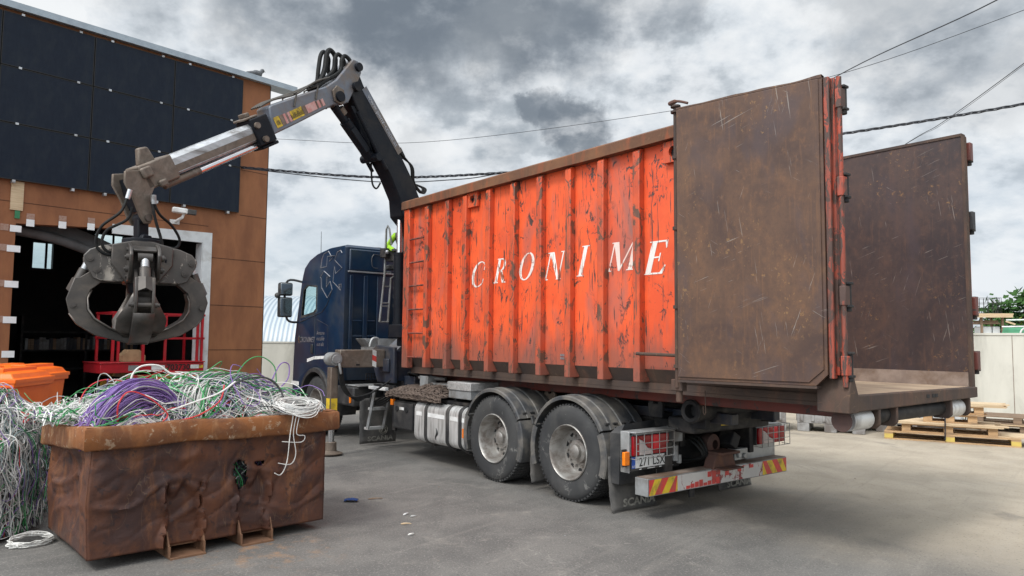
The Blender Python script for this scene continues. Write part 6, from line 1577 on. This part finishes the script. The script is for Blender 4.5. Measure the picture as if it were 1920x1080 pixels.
    for x, y, ry in ((.20, .03, 0), (1.93, .20, 1)):
        m = MB().tube(arc((x, y, 1.065), .055, -10, 190, 12, 'x' if ry else 'y'), .014, 8); part(m, 'lifting_ring', 'rim', t)
skip()

# ------------------------------------------------------------------ cable scrap
CMATS = ['cw', 'cl', 'cg', 'cp', 'ck', 'cr', 'ct', 'core']
def pick(w):
    x = R.random() * sum(w)
    for k, v in enumerate(w):
        x -= v
        if x <= 0: return k
    return 0
def heap_z(x, y):
    a = max(0, math.sin(math.pi * min(1, max(0, (x + .02) / 1.98)))) ** .45; b = max(0, math.sin(math.pi * min(1, max(0, (y + .02) / 1.33)))) ** .5
    return .985 + .325 * a * b + .08 * mnoise.noise(Vector((x * 2.1, y * 2.1, 0))) * a + .05 * mnoise.noise(Vector((x * 5, y * 5, 4)))
def strand_skip(m, n, L, cols, reg=(0, 1.9, 0, 1.24), kap=2.0, lift=.0, r=(.0026, .0052), dep=(-.10, .02), drift=None):
    for _ in range(n):
        x, y = R.uniform(reg[0], reg[1]), R.uniform(reg[2], reg[3]); th = R.uniform(0, 6.28) if drift is None else drift + R.gauss(0, .5)
        k = R.gauss(0, kap); d = R.uniform(*dep); Ls = L * R.uniform(.5, 1.4); N = max(8, int(Ls / .045)); pts = []
        up = R.uniform(0, lift); f1, p1 = R.uniform(.5, 2.2), R.uniform(0, 6.28)
        for i in range(N):
            th += k * .045 + R.gauss(0, .025); k += R.gauss(0, .35) - .02 * k
            x += .045 * math.cos(th); y += .045 * math.sin(th)
            if x < .02 or x > 1.88 or y < .02 or y > 1.22:
                th += .35 * (1 if R.random() > .3 else -1); x = min(max(x, .0), 1.9); y = min(max(y, .0), 1.24)
            z = heap_z(x, y) + d + up * max(0, math.sin(math.pi * i / N * f1 + p1)) + .012 * math.sin(i * .7 + p1)
            pts.append((x, y, z))
        m.i = pick(cols); m.tube([FS.w(p) for p in pts], R.uniform(*r), 4, caps=False)
def skip_cables():
    m = MB()
    m.i = 7; g = [[FS.w((.0 + 1.9 * i / 30, .0 + 1.24 * j / 20, heap_z(1.9 * i / 30, 1.24 * j / 20) - .085)) for i in range(31)] for j in range(21)]
    m.sheet(g)
    W = (5, 3.2, 2.0, 1.2, .7, .5, 1.2, 0)
    strand_skip(m, 460, 2.0, W)
    strand_skip(m, 220, 1.5, (3, 2.5, 3.8, .4, .8, .2, 1.6, 0), (.95, 1.6, .15, 1.1), 2., .10, drift=.9)      # green and grey lot
    strand_skip(m, 170, 1.5, (5, 4, .5, 1.2, .3, .3, .6, 0), (1.4, 1.88, .0, .9), 4., .06)
    strand_skip(m, 160, 1.6, (5, 2, 1.5, .8, .5, .6, .8, 0), (.0, .5, .0, 1.2), 3.2, .09)
    strand_skip(m, 120, 1.6, (5, 3, 3, 1.6, .5, .7, .6, 0), (.1, 1.85, .4, 1.2), 3.6, .15, (.003, .0055), (-.02, .05))
    strand_skip(m, 45, 1.2, (4, 2, 4, 2.2, .8, 1.2, .8, 0), (.1, 1.85, .3, 1.2), 3.2, .22, (.0026, .0042), (.0, .05))
    # cables seen through the torn hole
    for _ in range(60):
        x = R.uniform(1.02, 1.34); y = R.uniform(.09, .16); m.i = pick((.6, .8, 1.6, .4, 5, .1, 1.6, 0))
        m.tube([FS.w(p) for p in spline([(x, y, .35), (x + R.uniform(-.1, .1), y + R.uniform(-.02, .03), .5), (x + R.uniform(-.12, .12), y, .66), (x + R.uniform(-.1, .1), y, .8)], 5)], .005, 4, caps=False)
    m.i = 4; m.sheet([[FS.w((x, .22, z)) for x in (.9, 1.5)] for z in (.3, .85)])
    solo(WORLD, FS.w((.95, .6, 1.0)), m, 'tangled_cables', CMATS, 'tangle of white, green and grey cable scrap filling the rusty skip', 'cable scrap', kind='stuff', recalc=False)
    # the big purple bundle: an arch of parallel cable
    m = MB(); c = Vector((.37, .26, .98))
    for k in range(170):
        u = R.uniform(0, 1) ** .6; y = R.uniform(-.17, .20); rx, rz = .15 + .21 * u + R.gauss(0, .012), .13 + .275 * u + R.gauss(0, .012)
        rz *= 1 - 1.2 * (y - .02) ** 2; tilt = R.gauss(.12, .05); a0, a1 = R.uniform(150, 195), R.uniform(-30, 12); pts = []
        for i in range(25):
            a = rad(a0 + (a1 - a0) * i / 24); xx = rx * math.cos(a) * 1.05; pts.append(c + Vector((xx + .14 * (math.sin(a) - .6) * .3, y + tilt * xx + .05 * math.sin(a * 2), rz * math.sin(a) + .006 * math.sin(i + k))))
        a_ = pts[0]; pts = [Vector((max(.02, a_.x - R.uniform(.02, .10)), max(.02, a_.y + R.uniform(-.03, .10)), a_.z - R.uniform(.01, .06))), a_ + Vector((-.03, 0, -.01))] + pts
        m.i = 0 if R.random() < .94 else 1; m.tube([FS.w(p) for p in pts], .0052, 5, caps=False)
    solo(WORLD, FS.w(c), m, 'cable_bundle', ['cp', 'cl'], 'thick arched bundle of purple cable near the left of the skip', 'cable bundle', recalc=False)
    def bundle(c, yaw, rx, rz, w, n, cols, label, r=.005, a=(170, 5)):
        m = MB(); c = Vector(c); Rz = Matrix.Rotation(yaw, 3, 'Z')
        for k in range(n):
            u = R.random() ** .6; y = R.gauss(0, w); x_, z_ = rx * (.45 + .6 * u), rz * (.4 + .65 * u); a0, a1 = a[0] + R.uniform(-15, 20), a[1] + R.uniform(-25, 15); s = R.gauss(0, .12)
            pts = [FS.w(c + Rz @ Vector((x_ * math.cos(rad(q)), y + s * x_ * math.cos(rad(q)), z_ * math.sin(rad(q)) + .008 * math.sin(q * .1 + k)))) for q in [a0 + (a1 - a0) * i / 18 for i in range(19)]]
            m.i = pick(cols); m.tube(pts, r * R.uniform(.8, 1.2), 4, caps=False)
        solo(WORLD, FS.w(c), m, 'cable_bundle', CMATS, label, 'cable bundle', recalc=False)
    bundle((1.12, .55, 1.06), .55, .36, .34, .10, 120, (3, 3, 5, .3, .6, .1, 2, 0), 'arched bundle of green and grey cable right of the purple one')
    bundle((.88, .30, 1.04), 1.0, .22, .28, .07, 70, (6, 3, 1.5, .2, .3, .5, .6, 0), 'white and grey cable bundle between the purple and the green ones')
    bundle((1.45, .75, 1.02), .3, .34, .36, .08, 60, (3, 2, 3.5, 1.6, .5, .2, 1, 0), 'loose green and lilac cable bundle at the far right of the skip')
    # white coil hanging over the rim
    m = MB(); c = Vector((1.60, -.03, 1.09))
    for k in range(52):
        rx, ry = .17 + R.gauss(0, .03), .13 + R.gauss(0, .025); ph = R.uniform(0, 6.28); ox, oy = R.gauss(0, .022), R.gauss(0, .02); ti = R.gauss(.22, .08); pts = []
        for i in range(30):
            a = 6.283 * i / 29 * R.uniform(.98, 1.0) + ph; y = ry * math.sin(a) + oy; pts.append(c + Vector((rx * math.cos(a) + ox, y, .04 + ti * y + .006 * k / 10 + (-.35 * max(0, -y - .07)))))
        m.i = int(R.random() < .5); m.tube([FS.w(p) for p in pts], .0034, 5, caps=False)
    for k, L in enumerate((.42, .34, .16)):
        x = 1.52 + .03 * k; pts = spline([(x + .05, .0, 1.1), (x, -.125, 1.06), (x - .03, -.14, .90), (x - .05 + .05 * k, -.135, 1.0 - L * .8), (x - .10 + .06 * k, -.13, .98 - L), (x - .16, -.135, 1.0 - L)], 8)
        m.i = 0; m.tube([FS.w(p) for p in pts], .0042, 5)
    solo(WORLD, FS.w(c), m, 'cable_coil', ['cw', 'cl'], 'white cable coil spilling over the skip rim with ends dangling', 'cable coil', recalc=False)
    # separate standing loops
    def loop(pts, ci, label, r=.0065): solo(WORLD, FS.w(pts[0]), MB().tube([FS.w(p) for p in spline(pts, 8)], r, 6), 'cable_loop', CMATS[ci], label, 'cable', 'loose cable loops standing up from the skip', recalc=False)
    loop([(.46, .62, 1.2), (.42, .66, 1.36), (.49, .68, 1.47), (.64, .68, 1.48), (.74, .66, 1.41), (.82, .64, 1.40), (.79, .6, 1.30)], 0, 'tall white cable loop standing above the middle of the skip', .0085)
    loop([(.68, .5, 1.25), (.70, .5, 1.36), (.80, .52, 1.42), (.92, .5, 1.39), (.88, .48, 1.28), (1.02, .5, 1.22)], 0, 'lower white cable loop just right of the tall one', .0075)
    loop([(.05, .8, 1.10), (.12, .82, 1.28), (.25, .82, 1.36), (.42, .82, 1.33), (.48, .8, 1.2)], 5, 'red cable arc at the back left of the skip', .0055)
    loop([(.16, .02, 1.08), (.15, -.02, 1.22), (.22, -.02, 1.31), (.36, -.02, 1.26), (.5, -.03, 1.13), (.47, -.03, 1.07)], 5, 'red cable loop lying in front of the purple bundle', .006)
    loop([(.58, .0, 1.06), (.75, -.02, 1.10), (.92, .0, 1.20), (.98, .06, 1.33)], 5, 'red cable rising right of the purple bundle', .006)
    loop([(1.25, .6, 1.3), (1.4, .62, 1.50), (1.55, .64, 1.55), (1.68, .62, 1.46), (1.7, .6, 1.3)], 2, 'green cable arc at the top right of the skip', .0055)
    loop([(1.62, .6, 1.25), (1.74, .62, 1.47), (1.84, .64, 1.47), (1.83, .62, 1.34), (1.74, .6, 1.25)], 3, 'purple cable loop at the far right of the skip', .006)
    loop([(.45, .1, 1.1), (.7, .0, 1.20), (.9, -.03, 1.27), (1.05, .0, 1.36)], 0, 'white cable slanting up across the heap right of the purple bundle', .008)
    loop([(1.02, .2, 1.25), (1.2, .2, 1.36), (1.42, .22, 1.37), (1.55, .2, 1.26), (1.56, .16, 1.15)], 4, 'black cable arching over the right half of the heap', .009)
skip_cables()
def ground_heap():
    m = MB(); c = Vector((-5.42, 6.95, 0)); ax = Vector((.90, .95, 1.16)); pw = 2.6
    def S(d, k=1.):
        r = (abs(d.x) ** pw + abs(d.y) ** pw + abs(d.z) ** pw) ** (-1 / pw); n_ = 1 + .10 * mnoise.noise(d * 2.3 + Vector((5, 0, 0))) + .05 * mnoise.noise(d * 6)
        p = d * r * k * n_; return c + Vector((p.x * ax.x, p.y * ax.y, max(.0, p.z * ax.z) + .015))
    def core():
      m.i = 7; rows = []
      for j in range(19):
        el = math.pi / 2 * j / 18; rows.append([S(Vector((math.cos(a) * math.cos(el), math.sin(a) * math.cos(el), math.sin(el))), .93) for a in [6.2832 * i / 48 for i in range(49)]])
      m.sheet(rows)
    core()
    def strands(n, L, cols, kap, dep, az=None, el=None, r=(.0026, .0052)):
        for _ in range(n):
            a = R.uniform(*az) if az else R.uniform(-3.14, 3.14); e = R.uniform(*el) if el else R.uniform(.0, 1.4)
            d = Vector((math.cos(a) * math.cos(e), math.sin(a) * math.cos(e), math.sin(e))); t = d.orthogonal().normalized(); t = Matrix.Rotation(R.uniform(0, 6.28), 3, d) @ t
            k = R.gauss(0, kap * 1.9); dp = R.uniform(*dep); N = int(L * R.uniform(.5, 1.4) / .05); pts = []; h = R.uniform(0, .07); p1 = R.uniform(0, 6)
            for i in range(max(8, N)):
                t = Matrix.Rotation(k * .05 + R.gauss(0, .03), 3, d) @ t; k += R.gauss(0, .9) - .04 * k
                d = (d + t * .045).normalized()
                if d.z < .02: d.z = .02; d.normalize(); t.z = abs(t.z)
                t = (t - d * t.dot(d)).normalized(); pts.append(S(d, 1 + dp + h * math.sin(i * .25 + p1)))
            m.i = pick(cols); m.tube(pts, R.uniform(*r), 4, caps=False)
    near = (-2.6, .3)
    strands(720, 1.9, (6, 4, 1.9, 1.2, 1.2, .35, 1.8, 0), 2.6, (-.05, .02), near)
    strands(260, 1.7, (6, 3, 2.5, .8, .3, .4, 1.2, 0), 2.2, (-.02, .04), (-2.8, .9), (.7, 1.5))
    strands(110, 1.5, (2, 3, 1, 1.2, 2.2, .3, 2, 0), 2.2, (-.05, .01), near, (.0, .45))
    strands(40, 1.6, (.4, .5, 6, .3, .3, .1, 2.5, 0), 1.2, (.0, .03), (-2.4, -.2), (.55, 1.0))
    strands(120, 1.2, (5, 3, 2, 1, .5, .3, 1, 0), 2.6, (-.03, .03), (.3, 3.6), (.3, 1.3))
    cb = (c.copy(), ax.copy()); c.x, c.y = -4.74, 6.44; ax.x, ax.y, ax.z = .50, .54, 1.0; core()
    strands(560, 1.6, (6, 4, 1.3, 1.3, 1.4, .35, 1.7, 0), 2.6, (-.06, .05)); strands(200, 1.3, (6, 3, .6, .8, .5, .6, 1, 0), 4.5, (-.02, .06), (-2.6, .3), (.5, 1.3))
    strands(60, 1.3, (2, 2, 1.2, 1, 2.5, .1, 2.4, 0), 2.0, (-.05, .04), near, (.0, .5))
    c.x, c.y = cb[0].x, cb[0].y; ax.x, ax.y, ax.z = cb[1]
    # between the heap and the skip: cable spilling over the rim, then the heap's lower lobe beside the skip
    for _ in range(150):
        p = [Vector((R.uniform(.1, .4), R.uniform(.5, 1.2), 0))]; p[0].z = heap_z(p[0].x, p[0].y) + R.uniform(-.02, .06)
        h = R.uniform(2.3, 3.3); k = R.gauss(0, 1.6); q = p[0].copy(); N = R.randint(14, 26)
        for i in range(N):
            h += k * .07 + R.gauss(0, .05); k += R.gauss(0, .8); q = q + Vector((math.cos(h), math.sin(h), 0)) * .06
            w = FS.w(q); e = (Vector((w.x, w.y, 0)) - c); rr_ = math.hypot(e.x / ax.x, e.y / ax.y); zh = ax.z * max(0., 1 - rr_ ** pw) ** (1 / pw)
            zs = heap_z(q.x, min(q.y, 1.1)) if q.x > 0 else 1.08
            q.z = max(min(zs, 1.1) if q.x > -.25 else zh, zh) + R.uniform(-.01, .03) + .05 * math.sin(i * .5 + k) * (R.random() > .5); q.z = max(q.z, .05)
            if q.x < -.25 and zh < .3 or q.y < .3 and q.x > -.45: break
            p.append(q.copy())
        if len(p) > 4: m.i = pick((5, 3, 2.6, .8, .5, .4, 1.2, 0)); m.tube([FS.w(x) for x in spline(p, 2)], R.uniform(.0035, .006), 4, caps=False)
    solo(WORLD, c, m, 'cable_heap', CMATS, 'heap of tangled cable scrap on the ground left of the skip', 'cable scrap', kind='stuff', recalc=False)
    # coil at the foot of the heap, loose black cables in front
    m = MB()
    for k in range(7):
        pts = [FS.w((-.16 + (.15 + R.gauss(0, .012)) * math.cos(a), 1.12 + (.12 + R.gauss(0, .012)) * math.sin(a),   .012 + .006 * k + .03 * max(0, math.sin(a)))) for a in [6.283 * i / 26 + k for i in range(27)]]
        m.tube(pts, .005, 5, caps=False)
    solo(WORLD, FS.w((-.16, 1.12, 0)), m, 'cable_coil', 'cw', 'small white cable coil on the ground at the left end of the skip', 'cable coil', recalc=False)
    for k, (pts, lab) in enumerate((([(-4.9, 5.75, .01), (-4.6, 5.7, .012), (-4.35, 5.9, .012), (-4.15, 6.05, .01)], 'black cable end lying on the asphalt in front of the heap'), ([(-4.8, 5.5, .01), (-4.45, 5.62, .012), (-4.2, 5.55, .01)], 'short black cable on the asphalt at the bottom left'))):
        solo(WORLD, pts[0], MB().tube(spline(pts, 8), .008, 6), 'cable_end', 'ck', lab, 'cable', recalc=False)
ground_heap()

# ------------------------------------------------------------------ cargo net folded on the lorry's side platform
def net():
    m = MB()
    def S(u, v):     # u along y 5.55..7.15, v over the section
        y = 5.58 + 1.55 * u; sec = [(-.02, .87), (-.03, .93), (.0, .985), (.1, 1.03), (.35, 1.06), (.62, 1.04)]; k = v * 5; i = min(4, int(k)); f = k - i
        x, z = [sec[i][q] * (1 - f) + sec[i + 1][q] * f for q in (0, 1)]
        b = .028 * mnoise.noise(Vector((y * 3, v * 4, 1))); sl = .6 + .4 * min(1, (1 - u) * 3, u * 6)
        return Vector((x - b, y, .87 + (z - .87) * sl + b))
    m.sheet([[S(i / 30, j / 10) - Vector((-.012, 0, .012)) for j in range(11)] for i in range(31)])
    for k in range(46):
        for s in (-1, 1):
            u0 = k / 45; pts = []
            for j in range(9):
                u = u0 + s * .035 * math.sin(j * 1.1 + k); pts.append(S(min(1, max(0, u)), j / 8))
            m.tube(pts, .0085, 5)
    for j in range(5):
        m.tube([S(i / 40, (j + .2) / 6) + Vector((-.006, 0, .006 * math.sin(i * 1.6))) for i in range(41)], .010, 5)
    for _ in range(40):
        u, v = R.uniform(0, .35), R.uniform(.45, 1); m.tube(spline([S(u, v), S(min(1, u + .08), min(1, v + .1)) + Vector((0, 0, .05)), S(min(1, u + .12), max(0, v - .15)) + Vector((0, 0, .03)), S(u + .05, v)], 4), .007, 4)
    solo(FT, (.3, 6.3, .87), m, 'cargo_net', 'net', 'folded brown rope cargo net lying on the truck side platform', 'net', recalc=False)
net()

# ------------------------------------------------------------------ litter
def litter():
    m = MB().sheet([[(-1.76 + .035 * i, 7.83 + .03 * j, .012 + .018 * abs(math.sin(i * 1.7 + j * 2.1)) + .01 * (i == 2)) for i in range(5)] for j in range(4)])
    o = solo(WORLD, (-1.7, 7.87, 0), m, 'rag', 'blue', 'crumpled blue rag on the asphalt', 'rag'); o.modifiers.new('thick', 'SOLIDIFY').thickness = .006
    for k, (x, y, a, L, mt, lab) in enumerate(((-1.53, 7.97, .3, .16, 'woodold', 'thin brown twig on the asphalt right of the blue rag'), (-1.05, 7.28, 1.1, .09, 'white', 'small white scrap on the asphalt right of the skip'), (-.97, 7.22, .4, .06, 'cl', 'pale bit of wire beside the small white scrap'), (-1.02, 6.93, .1, .1, 'plank', 'short pale splinter on the asphalt nearer the camera'), (-.9, 6.55, .8, .07, 'cw', 'tiny white scrap on the asphalt in the foreground'))):
        d = Vector((math.cos(a), math.sin(a), 0)) * L; p = Vector((x, y, .008))
        solo(WORLD, p, MB().tube(spline([p, p + d * .5 + Vector((.01, -.012, .008)), p + d], 4), [.003, .007, .008, .007, .006, .005, .006, .005, .002], 5), 'litter', mt, lab, 'litter')
    m = MB(); rr = random.Random(12)
    for k in range(420):
        x, y = rr.uniform(-2.2, 5.5), rr.uniform(4.2, 12); s = rr.uniform(.003, .009) * (1 if rr.random() < .93 else 1.8)
        p = Vector((x, y, s * .3)); q = [p + Vector((rr.uniform(-1, 1), rr.uniform(-1, 1), rr.uniform(-.2, .6))) * s for _ in range(4)]
        m.i = rr.randrange(3); m.add(q, [(0, 1, 2), (0, 2, 3), (0, 3, 1), (1, 3, 2)])
    solo(WORLD, (0, 6, 0), m, 'grit', ['kick', 'woodold', 'greybox'], 'loose grit and tiny stones scattered over the yard', 'grit', kind='stuff', smooth=False)
litter()
bpy.context.view_layer.update()
